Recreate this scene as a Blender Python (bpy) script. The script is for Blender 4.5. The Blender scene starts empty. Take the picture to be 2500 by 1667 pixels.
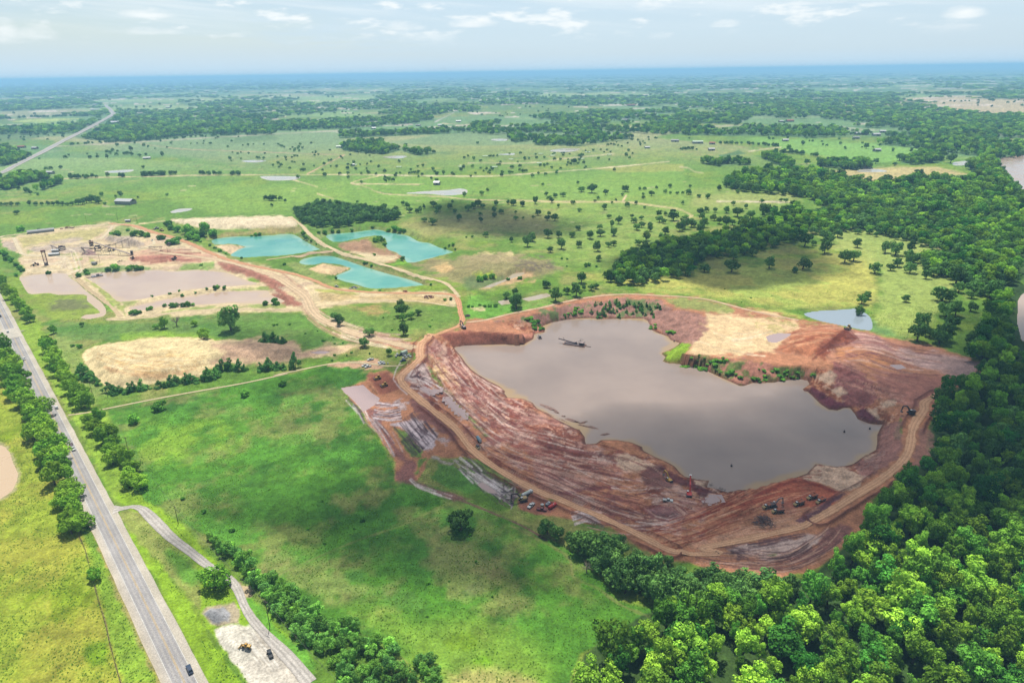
import bpy, bmesh, math, random
import numpy as np
from mathutils import Vector, Matrix

# ------------------------------------------------------------------ camera, world, sun, exposure
SC = bpy.context.scene
rad = math.radians
W, HH, FPX, CAMH = 2500.0, 1667.0, 1667.0, 215.0
HZN = 176.5                                      # survey row of the true horizon
PITCH = math.atan((833.5 - HZN) / FPX)
ROLL = 0.0156
_r0 = np.array([1.0, 0, 0]); _u0 = np.array([0, math.sin(PITCH), math.cos(PITCH)]); FWD = np.array([0, math.cos(PITCH), -math.sin(PITCH)])
RGT = _r0 * math.cos(ROLL) - _u0 * math.sin(ROLL)
UPV = _u0 * math.cos(ROLL) + _r0 * math.sin(ROLL)
cam_d = bpy.data.cameras.new("camera")
cam = bpy.data.objects.new("camera", cam_d)
SC.collection.objects.link(cam)
cam_d.sensor_width = 36.0
cam_d.lens = 36.0 * FPX / W
cam_d.clip_start = 1.0
cam_d.clip_end = 200000.0
m3 = Matrix((RGT, UPV, -FWD)).transposed()
cam.matrix_world = Matrix.Translation((0, 0, CAMH)) @ m3.to_4x4()
SC.camera = cam

SUN_EL, SUN_AZ = rad(67.0), rad(-10.0)          # azimuth measured from +Y towards +X
SUN_DIR = np.array([math.sin(SUN_AZ) * math.cos(SUN_EL), math.cos(SUN_AZ) * math.cos(SUN_EL), math.sin(SUN_EL)])
world = bpy.data.worlds.new("World")
SC.world = world
world.use_nodes = True
wn, wl = world.node_tree.nodes, world.node_tree.links
wn.clear()
sun_d = bpy.data.lights.new("sun", "SUN")
sun_d.energy = 5.0
sun_d.angle = rad(0.53)
sun_d.color = (1.0, 0.96, 0.88)
sun = bpy.data.objects.new("sun", sun_d)
SC.collection.objects.link(sun)
sun.rotation_euler = Vector(SUN_DIR).to_track_quat('Z', 'Y').to_euler()
SC.view_settings.view_transform = 'Standard'
SC.view_settings.look = 'None'
SC.view_settings.exposure = 0.78
SC.view_settings.gamma = 1.0
SC.cycles.max_bounces = 6
SC.cycles.diffuse_bounces = 3
SC.cycles.glossy_bounces = 2
SC.cycles.transmission_bounces = 2
SC.cycles.transparent_max_bounces = 24
SC.cycles.volume_bounces = 0
SC.cycles.use_denoising = True

def build_world():
    out = wn.new("ShaderNodeOutputWorld"); bg = wn.new("ShaderNodeBackground")
    sky = wn.new("ShaderNodeTexSky"); sky.sky_type = 'NISHITA'; sky.sun_disc = False
    sky.sun_elevation = SUN_EL; sky.sun_rotation = SUN_AZ
    sky.altitude = 200; sky.air_density = 1.0; sky.dust_density = 0.8; sky.ozone_density = 1.5
    bg.inputs['Strength'].default_value = 0.05
    tc = wn.new("ShaderNodeTexCoord")
    sep = wn.new("ShaderNodeSeparateXYZ"); wl.new(tc.outputs['Generated'], sep.inputs[0])
    def M(op, a, b=None, c=None, clamp=False):
        n = wn.new("ShaderNodeMath"); n.operation = op; n.use_clamp = clamp
        for i, v in enumerate((a, b, c)):
            if v is None: continue
            if isinstance(v, (int, float)): n.inputs[i].default_value = v
            else: wl.new(v, n.inputs[i])
        return n.outputs[0]
    X, Y, Z = sep.outputs
    zc = M('MAXIMUM', Z, 0.0)
    den = M('ADD', zc, 0.045)
    # clouds live on a layer overhead: direction / height gives the place on that layer
    cx = M('DIVIDE', X, den); cy = M('DIVIDE', Y, den)
    comb = wn.new("ShaderNodeCombineXYZ"); wl.new(cx, comb.inputs[0]); wl.new(M('MULTIPLY', cy, 1.0), comb.inputs[1])
    def noise(scale, detail, rough, off, vec=None):
        mp = wn.new("ShaderNodeMapping"); mp.inputs['Location'].default_value = off
        wl.new(vec or comb.outputs[0], mp.inputs['Vector'])
        n = wn.new("ShaderNodeTexNoise"); n.inputs['Scale'].default_value = scale; n.inputs['Detail'].default_value = detail
        n.inputs['Roughness'].default_value = rough; wl.new(mp.outputs[0], n.inputs['Vector']); return n.outputs['Fac']
    def ramp(v, lo, hi):
        mr = wn.new("ShaderNodeMapRange"); mr.interpolation_type = 'SMOOTHSTEP'
        mr.inputs['From Min'].default_value = lo; mr.inputs['From Max'].default_value = hi; wl.new(v, mr.inputs['Value']); return mr.outputs[0]
    # thin veil, thick over most of the sky with a clearer blue part in the west
    veil = ramp(noise(0.16, 5, 0.55, (3.1, 1.7, 0)), 0.30, 0.62)
    west = ramp(M('ADD', X, M('MULTIPLY', noise(1.2, 4, 0.5, (7, 2, 0)), 0.5)), -0.42, 0.16)
    veil = M('MAXIMUM', M('MULTIPLY', veil, 0.55), M('MULTIPLY', west, 0.80))
    veil = M('MAXIMUM', veil, M('MULTIPLY', M('SUBTRACT', 1.0, ramp(Z, 0.0, 0.085)), 0.95))
    veil = M('MULTIPLY', veil, M('SUBTRACT', 1.0, M('MULTIPLY', ramp(Z, 0.14, 0.55), 0.8)))
    # heaped clouds seen almost from the side: stretched along the horizon
    sv = wn.new("ShaderNodeCombineXYZ")
    az = M('ARCTAN2', X, Y)
    wl.new(az, sv.inputs[0]); wl.new(M('MULTIPLY', Z, 3.4), sv.inputs[1])
    puff = noise(13.0, 7, 0.58, (0.35, 0.2, 0), sv.outputs[0])
    band = M('MULTIPLY', ramp(Z, 0.030, 0.060), M('SUBTRACT', 1.0, ramp(Z, 0.20, 0.45)))
    cum = M('MULTIPLY', M('MULTIPLY', ramp(puff, 0.51, 0.67), band), 0.85)
    sv2 = wn.new("ShaderNodeCombineXYZ"); wl.new(M('MULTIPLY', az, 0.8), sv2.inputs[0]); wl.new(M('ADD', M('MULTIPLY', Z, 14.0), M('MULTIPLY', az, 1.1)), sv2.inputs[1])
    streak = M('MULTIPLY', ramp(noise(3.2, 6, 0.6, (1.7, 4.4, 0), sv2.outputs[0]), 0.42, 0.70), M('MULTIPLY', ramp(Z, 0.03, 0.09), 0.45))
    cum = M('MAXIMUM', cum, streak)
    # the heaped clouds that stand clear of the veil: (azimuth, height, half width, half height)
    for (a, e, hw, hh) in CLOUDS:
        dx = M('DIVIDE', M('SUBTRACT', az, a), hw)
        dy = M('DIVIDE', M('SUBTRACT', Z, e), hh)
        below = M('LESS_THAN', dy, 0.0)
        dy = M('MULTIPLY', dy, M('ADD', 1.0, M('MULTIPLY', below, 1.6)))
        r = M('ADD', M('MULTIPLY', dx, dx), M('MULTIPLY', dy, dy))
        f = M('ADD', M('SUBTRACT', 1.0, r), M('MULTIPLY', M('SUBTRACT', puff2[0] if puff2 else puff, 0.5), 4.5))
        cum = M('MAXIMUM', cum, M('MULTIPLY', ramp(f, -0.1, 1.9), 0.9))
    mixv = wn.new("ShaderNodeMix"); mixv.data_type = 'RGBA'
    sk = wn.new("ShaderNodeVectorMath"); sk.operation = 'SCALE'; wl.new(sky.outputs[0], sk.inputs[0]); wl.new(M('SUBTRACT', 1.35, M('MULTIPLY', ramp(Z, 0.12, 0.30), 0.35)), sk.inputs['Scale'])
    wl.new(veil, mixv.inputs['Factor']); wl.new(sk.outputs[0], mixv.inputs['A']); mixv.inputs['B'].default_value = SKY_VEIL
    mixc = wn.new("ShaderNodeMix"); mixc.data_type = 'RGBA'
    wl.new(cum, mixc.inputs['Factor']); wl.new(mixv.outputs['Result'], mixc.inputs['A']); mixc.inputs['B'].default_value = SKY_CLOUD
    wl.new(mixc.outputs['Result'], bg.inputs['Color'])
    wl.new(bg.outputs[0], out.inputs[0])
puff2 = None
SKY_VEIL = (7.5, 9.4, 10.9, 1)
SKY_CLOUD = (11.8, 12.2, 12.2, 1)
def sky_at(px, py):
    d = RGT * (px - W / 2) - UPV * (py - HH / 2) + FWD * FPX
    d = d / np.linalg.norm(d)
    return math.atan2(d[0], d[1]), d[2]
def cloud_px(px, py, w, h):
    a, e = sky_at(px, py)
    return (a, e, w / FPX * 0.5, h / FPX * 0.5)
CLOUDS = [cloud_px(*c) for c in [(362, 38, 150, 40), (80, 90, 110, 55), (20, 85, 80, 60), (10, 100, 160, 40), (1320, 48, 110, 26), (1580, 22, 120, 44), (1770, 63, 80, 26), (2350, 38, 90, 40),
                                 (1150, 62, 150, 34), (990, 68, 110, 40), (350, 82, 170, 30), (1990, 8, 160, 26), (2210, 10, 200, 24)]]
build_world()

# ------------------------------------------------------------------ layout helpers
TILES = {'F': (0, 0, 1.06293), 'A': (0, 0, .35714), 'B': (830, 0, .35714), 'C': (1660, 0, .35714), 'D': (0, 450, .29787), 'E': (650, 450, .29787), 'f': (1250, 450, .29787),
         'G': (1850, 450, .29789), 'H': (0, 750, .29787), 'I': (0, 1200, .29787), 'J': (650, 1200, .29787), 'K': (1250, 1200, .29787), 'L': (1800, 1200, .29787),
         'M': (800, 820, .2551), 'N': (1200, 1000, .2551), 'O': (1700, 1000, .2551), 'P': (1700, 700, .34014), 'Q': (0, 480, .17029), 'R': (1880, 180, .26361),
         'S': (0, 250, .17219), 'U': (840, 290, .28061), 'Z': (0, 0, 1.0)}
def PP(s):
    """tile letters and x,y[,w] readings -> array of survey points"""
    out, t = [], TILES['Z']
    for k in s.split():
        if k[0].isalpha(): t = TILES[k]; continue
        v = [float(q) for q in k.split(',')]
        out.append([t[0] + v[0] * t[2], t[1] + v[1] * t[2]] + [q * t[2] for q in v[2:]])
    return np.array(out)
def ray(px, py):
    px = np.asarray(px, float); py = np.asarray(py, float)
    return (px[..., None] - W / 2) * RGT - (py[..., None] - HH / 2) * UPV + FPX * FWD
def G(p, z=0.0):
    p = np.asarray(p, float)
    d = ray(p[..., 0], p[..., 1])
    k = (CAMH - z) / np.maximum(-d[..., 2], 1e-6)
    return np.stack([d[..., 0] * k, d[..., 1] * k], -1)
def PX(x, y, z):
    v = np.stack([x, y, z - CAMH], -1)
    dep = np.maximum(v @ FWD, 1.0)
    return W / 2 + FPX * (v @ RGT) / dep, HH / 2 - FPX * (v @ UPV) / dep
def depth(x, y, z=0.0):
    return np.array([x, y, z - CAMH]) @ FWD
def sstep(a, b, x):
    t = np.clip((x - a) / (b - a), 0, 1); return t * t * (3 - 2 * t)
def _hash(ix, iy, seed):
    h = (ix.astype(np.int64) * 374761393 + iy.astype(np.int64) * 668265263 + seed * 974711) & 0xFFFFFFFF
    h = ((h ^ (h >> 13)) * 1274126177) & 0xFFFFFFFF
    h = h ^ (h >> 16)
    return (h & 0xFFFFFF) / float(0xFFFFFF)
def vnoise(x, y, seed=0):
    x = np.asarray(x, float); y = np.asarray(y, float)
    ix, iy = np.floor(x), np.floor(y); fx, fy = x - ix, y - iy
    fx = fx * fx * (3 - 2 * fx); fy = fy * fy * (3 - 2 * fy)
    a = _hash(ix, iy, seed); b = _hash(ix + 1, iy, seed); c = _hash(ix, iy + 1, seed); d = _hash(ix + 1, iy + 1, seed)
    return (a * (1 - fx) + b * fx) * (1 - fy) + (c * (1 - fx) + d * fx) * fy
def fbm(x, y, scale, octv=4, seed=0, gain=0.5):
    x = np.asarray(x, float) / scale; y = np.asarray(y, float) / scale
    s, a, n = 0.0, 1.0, 0.0
    for o in range(octv):
        s = s + a * vnoise(x + 17.3 * o, y - 9.1 * o, seed + o * 31); n += a; a *= gain
        x, y = (x * 1.6 - y * 1.2), (x * 1.2 + y * 1.6)
    return s / n
def sdist(x, y, poly):
    """signed distance, positive inside"""
    best = np.full(x.shape, 1e18); inside = np.zeros(x.shape, bool)
    n = len(poly)
    for i in range(n):
        ax, ay = poly[i]; bx, by = poly[(i + 1) % n]
        dx, dy = bx - ax, by - ay
        L = dx * dx + dy * dy + 1e-12
        t = np.clip(((x - ax) * dx + (y - ay) * dy) / L, 0, 1)
        q = (x - ax - t * dx) ** 2 + (y - ay - t * dy) ** 2
        np.minimum(best, q, out=best)
        if ay != by:
            c = ((ay > y) != (by > y)) & (x < (bx - ax) * (y - ay) / (by - ay) + ax)
            inside ^= c
    d = np.sqrt(best)
    return np.where(inside, d, -d)
def ldist(x, y, line):
    """distance to an open line, and the arc length along it"""
    best = np.full(x.shape, 1e18); arc = np.zeros(x.shape); s = 0.0
    for i in range(len(line) - 1):
        ax, ay = line[i]; bx, by = line[i + 1]; dx, dy = bx - ax, by - ay; L = dx * dx + dy * dy + 1e-12
        t = np.clip(((x - ax) * dx + (y - ay) * dy) / L, 0, 1)
        q = (x - ax - t * dx) ** 2 + (y - ay - t * dy) ** 2
        m = q < best; best[m] = q[m]; arc[m] = s + t[m] * math.sqrt(L); s += math.sqrt(L)
    return np.sqrt(best), arc
def box_sel(x, y, pts, m):
    lo, hi = pts.min(0) - m, pts.max(0) + m
    return np.nonzero((x > lo[0]) & (x < hi[0]) & (y > lo[1]) & (y < hi[1]))[0]
def smooth_line(p, step, closed=False):
    p = np.asarray(p, float); n = len(p); out = []
    rng = range(n if closed else n - 1)
    for i in rng:
        if closed: a, b, c, d = p[(i - 1) % n], p[i], p[(i + 1) % n], p[(i + 2) % n]
        else: a, b, c, d = p[max(i - 1, 0)], p[i], p[i + 1], p[min(i + 2, n - 1)]
        k = max(1, int(np.linalg.norm((c - b)[:2]) / step))
        for j in range(k):
            t = j / k
            out.append(0.5 * (2 * b + (c - a) * t + (2 * a - 5 * b + 4 * c - d) * t * t + (3 * b - a - 3 * c + d) * t ** 3))
    if not closed: out.append(p[-1])
    return np.array(out)
def lin(c):
    c = np.asarray(c, float) / 255.0
    return np.where(c <= 0.04045, c / 12.92, ((c + 0.055) / 1.055) ** 2.4)
GAIN = 2.5
def alb(r, g, b):
    """base colour of a surface that shows as r,g,b in full sun"""
    return np.clip(lin((r, g, b)) / GAIN, 0.004, 0.85)

# ------------------------------------------------------------------ survey of the ground
WATERS = [  # name, level, bank width, outline
 ('quarry_pond', -9.0, 0, "E 1540,1335 1640,1318 1800,1315 2000,1310 2110,1310 2190,1265 2195,1225 2285,1210 f 250,1160 330,1130 440,1110 560,1098 640,1095 760,1105 900,1100 1000,1098 1080,1100 1110,1115 1130,1150 1140,1190 1200,1220 1280,1245 1300,1275 1380,1300 1330,1340 1225,1385 1260,1415 1235,1450 1290,1465 1380,1470 1450,1490 1540,1500 1650,1550 P 0,575 100,615 200,660 310,710 340,712 400,690 480,690 560,685 650,670 740,660 800,672 815,700 765,735 775,748 800,750 840,790 890,840 950,880 1010,887 1060,868 1105,870 1140,915 1160,950 1240,980 1300,988 1340,985 1320,1020 1300,1060 1300,1120 1290,1170 1220,1210 O 1720,400 1600,450 1500,520 1400,545 1250,540 1145,520 1060,610 980,640 870,670 750,710 650,740 560,770 440,775 300,790 200,760 100,740 120,680 0,668 N 2080,675 1960,665 1850,640 1800,600 1750,540 1680,500 1560,450 1450,390 1440,355 1330,310 1200,290 1050,290 1000,325 900,330 890,260 840,190 800,180 700,130 560,60 470,0 M 2350,860 2250,800 2100,750 2000,690 1960,640 1870,600 1720,590 1690,545 1700,530 1640,480 1540,430 1440,370 1370,320 1320,260 1270,190 1220,130 1210,115"),
 ('turquoise_pond', -5.0, 11, "D 1735,470 1760,450 1900,430 2100,425 2350,410 E 100,410 200,408 260,430 340,480 450,540 440,545 300,575 150,595 0,605 D 2200,605 2050,612 1920,600 1890,578 1925,555 1960,530 2020,512 1900,500 1790,505"),
 ('turquoise_pond', -5.0, 11, "E 490,430 520,410 700,395 900,372 1000,395 1150,420 1250,470 1330,480 1420,520 1530,555 1500,575 1400,600 1290,630 1190,655 1150,635 1130,600 1090,575 1060,555 1000,535 980,500 985,465 940,430 880,430 830,440 740,455 600,485 540,465"),
 ('turquoise_pond', -5.0, 11, "E 270,640 310,610 420,590 520,588 580,600 700,640 830,685 1000,735 1150,775 1290,825 1260,840 1130,855 1000,865 900,868 830,850 740,820 640,795 560,760 590,740 690,700 695,685 600,665 460,655 380,675 330,665"),
 ('settling_pond', -2.0, 7, "D 690,745 800,725 1000,715 1300,700 1400,715 1600,700 1720,710 1850,725 1950,760 2030,790 2110,815 1950,835 1700,850 1450,885 1200,935 1000,965 960,955 900,900 850,860 780,810"),
 ('settling_pond', -2.0, 6, "D 1050,1015 1150,985 1400,930 1600,905 1850,880 2050,872 2190,870 2210,905 2250,920 2300,940 2345,965 2320,973 2100,980 1900,975 1700,985 1500,1000 1300,1010 1200,1035 1120,1035"),
 ('settling_pond', -1.2, 6, "D 165,760 300,740 440,730 540,735 570,765 640,810 700,870 780,930 840,980 870,1040 850,1080 740,1105 660,1090 700,1070 820,1055 770,1000 715,950 710,910 640,900 480,905 400,890 260,900 215,870 175,800"),
 ('stock_pond', -1.0, 6, "H -400,1100 -150,1105 0,1130 40,1145 80,1190 100,1260 145,1360 140,1420 100,1500 50,1540 0,1568 -250,1600 -420,1500"),
 ('flooded_hollow', -0.5, 8, "G 375,1060 450,1045 560,1035 700,1028 790,1020 870,1050 920,1090 940,1150 925,1195 850,1190 740,1165 640,1145 540,1125 440,1095"),
 ('river', -4.0, 10, "Z 2900,330 2600,365 2500,376 2445,385 2438,400 2465,428 2485,452 2505,475 2530,520 2540,620 2520,700 2492,722 2485,735 2484,790 2494,830 2530,850 2640,900 2750,900 2680,640 2600,500 2540,430 2560,405 2900,380"),
 ('stock_pond', -0.6, 8, "A 715,1172 800,1165 910,1160 880,1176 760,1182"), ('stock_pond', -0.6, 8, "A 1780,1208 1900,1205 2050,1210 2000,1230 1850,1233"),
 ('stock_pond', -0.6, 6, "A 1165,1450 1220,1430 1310,1425 1290,1440 1200,1455"), ('stock_pond', -0.6, 8, "A 1650,1102 1740,1095 1820,1100 1740,1112"),
 ('stock_pond', -0.6, 8, "B 430,1325 560,1310 740,1300 820,1290 870,1303 850,1325 730,1336 600,1325"), ('stock_pond', -0.5, 8, "B 290,1074 380,1066 460,1069 400,1084"),
 ('stock_pond', -0.5, 8, "B 1085,1057 1190,1049 1180,1060"), ('stock_pond', -0.5, 8, "B 1430,1032 1530,1016 1640,1020 1560,1040"),
 ('stock_pond', -0.5, 9, "B 270,910 400,902 560,897 520,906"), ('stock_pond', -0.5, 9, "B 1035,960 1060,950 1155,953 1120,964"),
 ('stock_pond', -0.5, 8, "C 1215,1166 1310,1155 1412,1168 1380,1176 1240,1177"), ('stock_pond', -0.5, 8, "C 1870,1112 1990,1100 1997,1122 1890,1132"),
 ('creek_pool', -0.7, 4, "E 1895,960 1950,948 2000,950 2000,978 1930,988"), ('creek_pool', -0.7, 4, "E 2095,940 2200,915 2300,893 2335,912 2260,935 2150,956"),
 ('rain_puddle', -0.35, 3, "M 130,500 210,485 340,470 390,520 420,545 500,600 470,640 440,668 340,725 310,680 220,590 160,540"),
 ('rain_puddle', -0.3, 3, "M 870,490 930,500 980,540 1080,510 1050,540 980,560 920,530"), ('rain_puddle', -0.3, 3, "M 1120,590 1160,600 1240,680 1330,770 1310,790 1220,710 1150,640"),
 ('rain_puddle', -0.3, 3, "M 1430,1420 1480,1400 1560,1450 1620,1500 1560,1500 1480,1460"), ('rain_puddle', -0.3, 3, "P 1380,560 1470,560 1510,585 1440,590"),
 ('rain_puddle', -0.3, 4, "P 500,360 580,335 680,335 640,370 570,400 520,395"), ('rain_puddle', -0.3, 3, "E 1640,795 1700,790"), 
 ('rain_puddle', -0.3, 3, "O 110,850 200,830 230,870 150,900 80,880"),
 ('creek_pool', -0.5, 4, "E 1780,850 1850,815 1960,780 2020,735 2110,720 2120,740 2020,770 1940,800 1850,840"), ('rain_puddle', -0.3, 3, "E 360,1380 440,1365 530,1372 480,1388"),
]
WATERS = [w for w in WATERS if len(w[3].split()) > 3]
RIM = "E 1305,1310 1420,1235 1650,1205 1900,1215 2060,1238 2110,1222 2000,1190 1855,1150 1870,1130 2000,1090 2350,1035 f 200,1045 400,1000 480,980 620,960 800,945 930,930 1050,940 1220,960 1290,1000 1420,1020 1590,1060 1640,1120 1620,1180 1530,1240 1480,1290 1430,1330 1390,1390 1440,1402 1600,1412 1750,1402 1950,1450 P 0,490 170,490 300,510 400,530 600,560 740,560 850,575 940,565 1000,545 1080,530 1200,600 1350,690 1480,760 1530,850 1490,900 1440,960 1420,1060 1440,1110 O 1960,330 1890,480 1790,560 1650,660 1480,770 1380,790 1200,720 940,655 700,745 500,850 250,905 0,1010 N 1900,1060 1700,1130 1560,1200 1300,1080 1000,955 700,845 540,770 300,640 0,480 M 1880,1370 1700,1270 1450,1090 1340,960 1220,800 1020,660 840,510 740,430 760,380 910,270 945,120 990,60"
MOUNDS = [  # height, slope width m, outline
 (5.5, 16, "H 680,380 720,340 840,300 1000,290 1150,262 1310,246 1400,255 1600,255 1870,275 2060,265 2200,280 2350,285 E 230,1310 290,1370 200,1420 0,1450 H 2200,440 2000,460 1900,450 1700,490 1660,550 1480,575 1300,610 1150,640 1000,660 870,640 800,580 730,500 690,430"),
 (5.0, 14, "A 1170,1500 1400,1490 1650,1480 1900,1475 2000,1490 2080,1540 2100,1568 1900,1560 1700,1568 1400,1545 1200,1530"),
 (9.0, 20, "Q 1380,600 1500,575 1650,565 1900,585 1990,620 2080,660 2050,700 1900,710 1700,690 1550,660"),
 (8.0, 18, "Q 1800,690 1930,615 2050,680 1990,710"), (6.0, 14, "Q 1060,690 1170,660 1270,690 1200,720"), (5.0, 12, "Q 1080,790 1170,740 1250,790"), (4.0, 10, "Q 1160,830 1260,760 1340,790 1260,845"),
 (3.5, 10, "Q 930,800 1000,770 1060,810"),
 (4.0, 9, "Q 1870,880 2000,860 2150,850 2330,840 2500,860 2600,890 2400,930 2200,920 2000,920 1890,910"),
 (4.5, 12, "D 1770,640 1900,650 2100,710 2250,770 2350,830 E 90,840 200,910 280,960 270,1000 150,990 40,900 D 2300,870 2180,800 2000,730 1850,700"),
 (5.0, 25, "E 1380,680 1500,640 1700,620 1750,580 1900,560 2100,600 2350,650 f 200,590 330,640 370,690 250,740 100,760 E 2100,770 1900,780 1700,790 1500,770"),
 (3.0, 8, "E 590,490 700,465 840,445 900,480 940,520 840,530 700,540 620,525"),
 (4.0, 14, "P 560,460 690,340 900,290 1060,310 1150,370 1060,430 920,520 830,500 700,470"),
 (2.2, 6, "N 1420,620 1500,540 1600,530 1700,600 1760,680 1720,750 1600,770 1480,720"), (1.8, 5, "N 1780,870 1850,830 1950,860 1990,900 1920,915 1820,905"),
 (2.0, 3.5, "O 560,1075 620,1020 680,1040 745,1100 700,1115 620,1095"), (1.6, 4, "O 960,1060 1020,1010 1200,900 1400,790 1440,800 1300,900 1080,1075 1010,1080"),
 (1.3, 3, "N 1740,1290 2000,1180 2352,1020 O 300,960 640,920 620,950 300,1080 0,1230 N 2100,1200 1850,1300"),
 (2.6, 4, "M 340,430 380,415 430,450 510,550 480,570 430,550 380,490"), (1.0, 3, "N 640,800 800,760 1000,735 1200,725 1290,740 1150,770 900,780 720,815"),
 (2.8, 5, "I 1660,1000 1720,950 1830,945 1900,1010 1880,1080 1780,1100 1700,1060"),
 (1.2, 4, "I 1770,1130 1830,1100 1960,1090 2040,1150 2100,1280 2080,1330 1960,1350 1880,1330 1800,1230"),
]
HAUL = "M 950,25 890,80 878,160 885,210 830,270 745,345 695,400 735,480 830,565 960,675 1090,775 1200,865 1270,945 1340,1040 1430,1130 1560,1230 1720,1330 1900,1430 2100,1525 N 600,835 800,925 1000,1005 1200,1095 1400,1190 1560,1275 1700,1345"
HAUL_E = "O 1150,1045 1350,930 1550,800 1750,680 1900,560 2005,450 2050,330 2065,200 2110,100 2180,0 P 1640,830 1740,770"
_pit_w = _pit_r = None
for i, (nm, lv, bw, s) in enumerate(WATERS):
    p = G(PP(s), lv)
    if nm != 'quarry_pond' and nm != 'river': p = smooth_line(p, 6.0, True) if len(p) < 40 else p
    WATERS[i] = (nm, lv, bw, p)
PIT_W = WATERS[0][3]; PIT_R = G(PP(RIM), 0.0)
MOUNDS = [(h, w, G(PP(s), 0.0 if h < 3 else h * 0.3)) for h, w, s in MOUNDS]
HAUL_W = [smooth_line(G(PP(HAUL)), 12.0), smooth_line(G(PP(HAUL_E)), 12.0)]
HWY_PX = PP("H 10,0 77,210 125,330 208,520 467,1012 I 798,0 1110,680 1567,1568")
HWY_NEAR = G(HWY_PX)
def height(x, y):
    x = np.asarray(x, float); y = np.asarray(y, float); shp = x.shape
    x = x.ravel(); y = y.ravel()
    far = sstep(2500, 9000, np.hypot(x, y))
    z = (fbm(x, y, 90, 3, 5) - 0.5) * 0.9 * (1 - sstep(600, 1500, np.hypot(x, y))) + (fbm(x, y, 1500, 2, 8) - 0.5) * 6 * far
    for h, w, p in MOUNDS:
        i = box_sel(x, y, p, 2)
        if len(i) == 0: continue
        d = sdist(x[i], y[i], p) + (fbm(x[i], y[i], 7, 3, 3) - 0.5) * w * 0.5
        z[i] += h * sstep(0, w, d) * (0.85 + 0.3 * fbm(x[i], y[i], 9, 3, 11)) + (d > 0) * (fbm(x[i], y[i], 5, 3, 12) - 0.5) * min(h, 2.0) * 0.5
    i = box_sel(x, y, PIT_R, 5)
    if len(i):
        X, Y = x[i], y[i]
        wob = (fbm(X, Y, 12, 4, 21) - 0.5) * 3.0
        dw = sdist(X, Y, PIT_W); dr = sdist(X, Y, PIT_R) + wob
        dr = np.maximum(dr, 0)
        f = dr / (dr + np.maximum(-dw, 0) + 1e-6)
        st = f * 6 + (fbm(X, Y, 26, 3, 29) - .5) * 2.4
        f = np.clip(np.where((f > .01) & (f < .97), f * .45 + .55 * np.clip((np.floor(st) + sstep(.62, .98, st - np.floor(st)) - (fbm(X, Y, 26, 3, 29) - .5) * 2.4) / 6, 0, 1), f), 0, 1)
        gul = (fbm(X, Y, 6, 4, 23) - 0.5) * 2.6 * sstep(0.05, 0.4, f) * (1 - sstep(0.8, 1.0, f))
        hz = -9.0 * f + gul
        rg = np.abs(fbm(X, Y, 7, 3, 27) - .5) * 2.2 + (fbm(X, Y, 3.2, 3, 28) - .5) * 1.1
        rg = rg * (1 + 1.1 * sstep(70, 150, X))
        hz = hz + (rg - .35) * sstep(.02, .2, f) * (1 - sstep(.85, 1, f))
        hz = np.where(dw > 0, -9.0 - np.minimum(dw * 0.35, 4), np.where(f > .98, np.minimum(hz, -8.6), np.maximum(hz, -8.85)))
        hz = np.where((dw <= 0), np.maximum(hz, -8.9 + 0.25 * np.minimum(-dw, 2)), hz)
        inside = dr > 0
        z[i] = np.where(inside, hz + np.where(dw < 0, np.maximum(z[i], -.2) * (1 - f), 0), z[i])
    for nm, lv, bw, p in WATERS[1:]:
        i = box_sel(x, y, p, bw * 2 + 2)
        if len(i) == 0: continue
        d = sdist(x[i], y[i], p)
        k = sstep(0, bw * (0.8 + 0.5 * fbm(x[i], y[i], 9, 2, 41)), -d)
        land = lv + 0.12 + (z[i] - lv - 0.12) * k
        z[i] = np.where(d > 0, np.minimum(z[i], lv - np.minimum(0.15 + d * 0.3, 2.0)), np.where(-d < bw * 1.5, land, z[i]))
    for p in HAUL_W:
        i = box_sel(x, y, p, 14)
        if len(i):
            d, s_ = ldist(x[i], y[i], p); d = d + (fbm(x[i], y[i], 6, 2, 51) - .5) * 1.2
            z[i] += 1.15 * np.exp(-((d - 5.6) / 1.1) ** 2) * sstep(.3, .5, vnoise(s_ / 25, s_ * 0, 52))
    # level bed under the paved highway
    i = box_sel(x, y, HWY_NEAR, 15)
    if len(i):
        d, _ = ldist(x[i], y[i], HWY_NEAR)
        z[i] *= sstep(9, 16, d)
    return z.reshape(shp)
def hz1(x, y):
    return float(height(np.array([x]), np.array([y]))[0])
def at(px, py, up=0.0):
    """the place on the ground seen at px,py (UP metres above it)"""
    z = 0.0
    for _ in range(7):
        p = G((px, py), z + up); z = 0.5 * z + 0.5 * hz1(p[0], p[1])
    return float(p[0]), float(p[1]), hz1(p[0], p[1])
def at_many(pts, up=0.0):
    pts = np.asarray(pts, float)[:, :2]; z = np.zeros(len(pts)); u = np.broadcast_to(up, z.shape)
    for _ in range(7):
        d = ray(pts[:, 0], pts[:, 1]); k = (CAMH - z - u) / -d[:, 2]
        x, y = d[:, 0] * k, d[:, 1] * k; z = 0.5 * z + 0.5 * height(x, y)
    return x, y, height(x, y)
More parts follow.
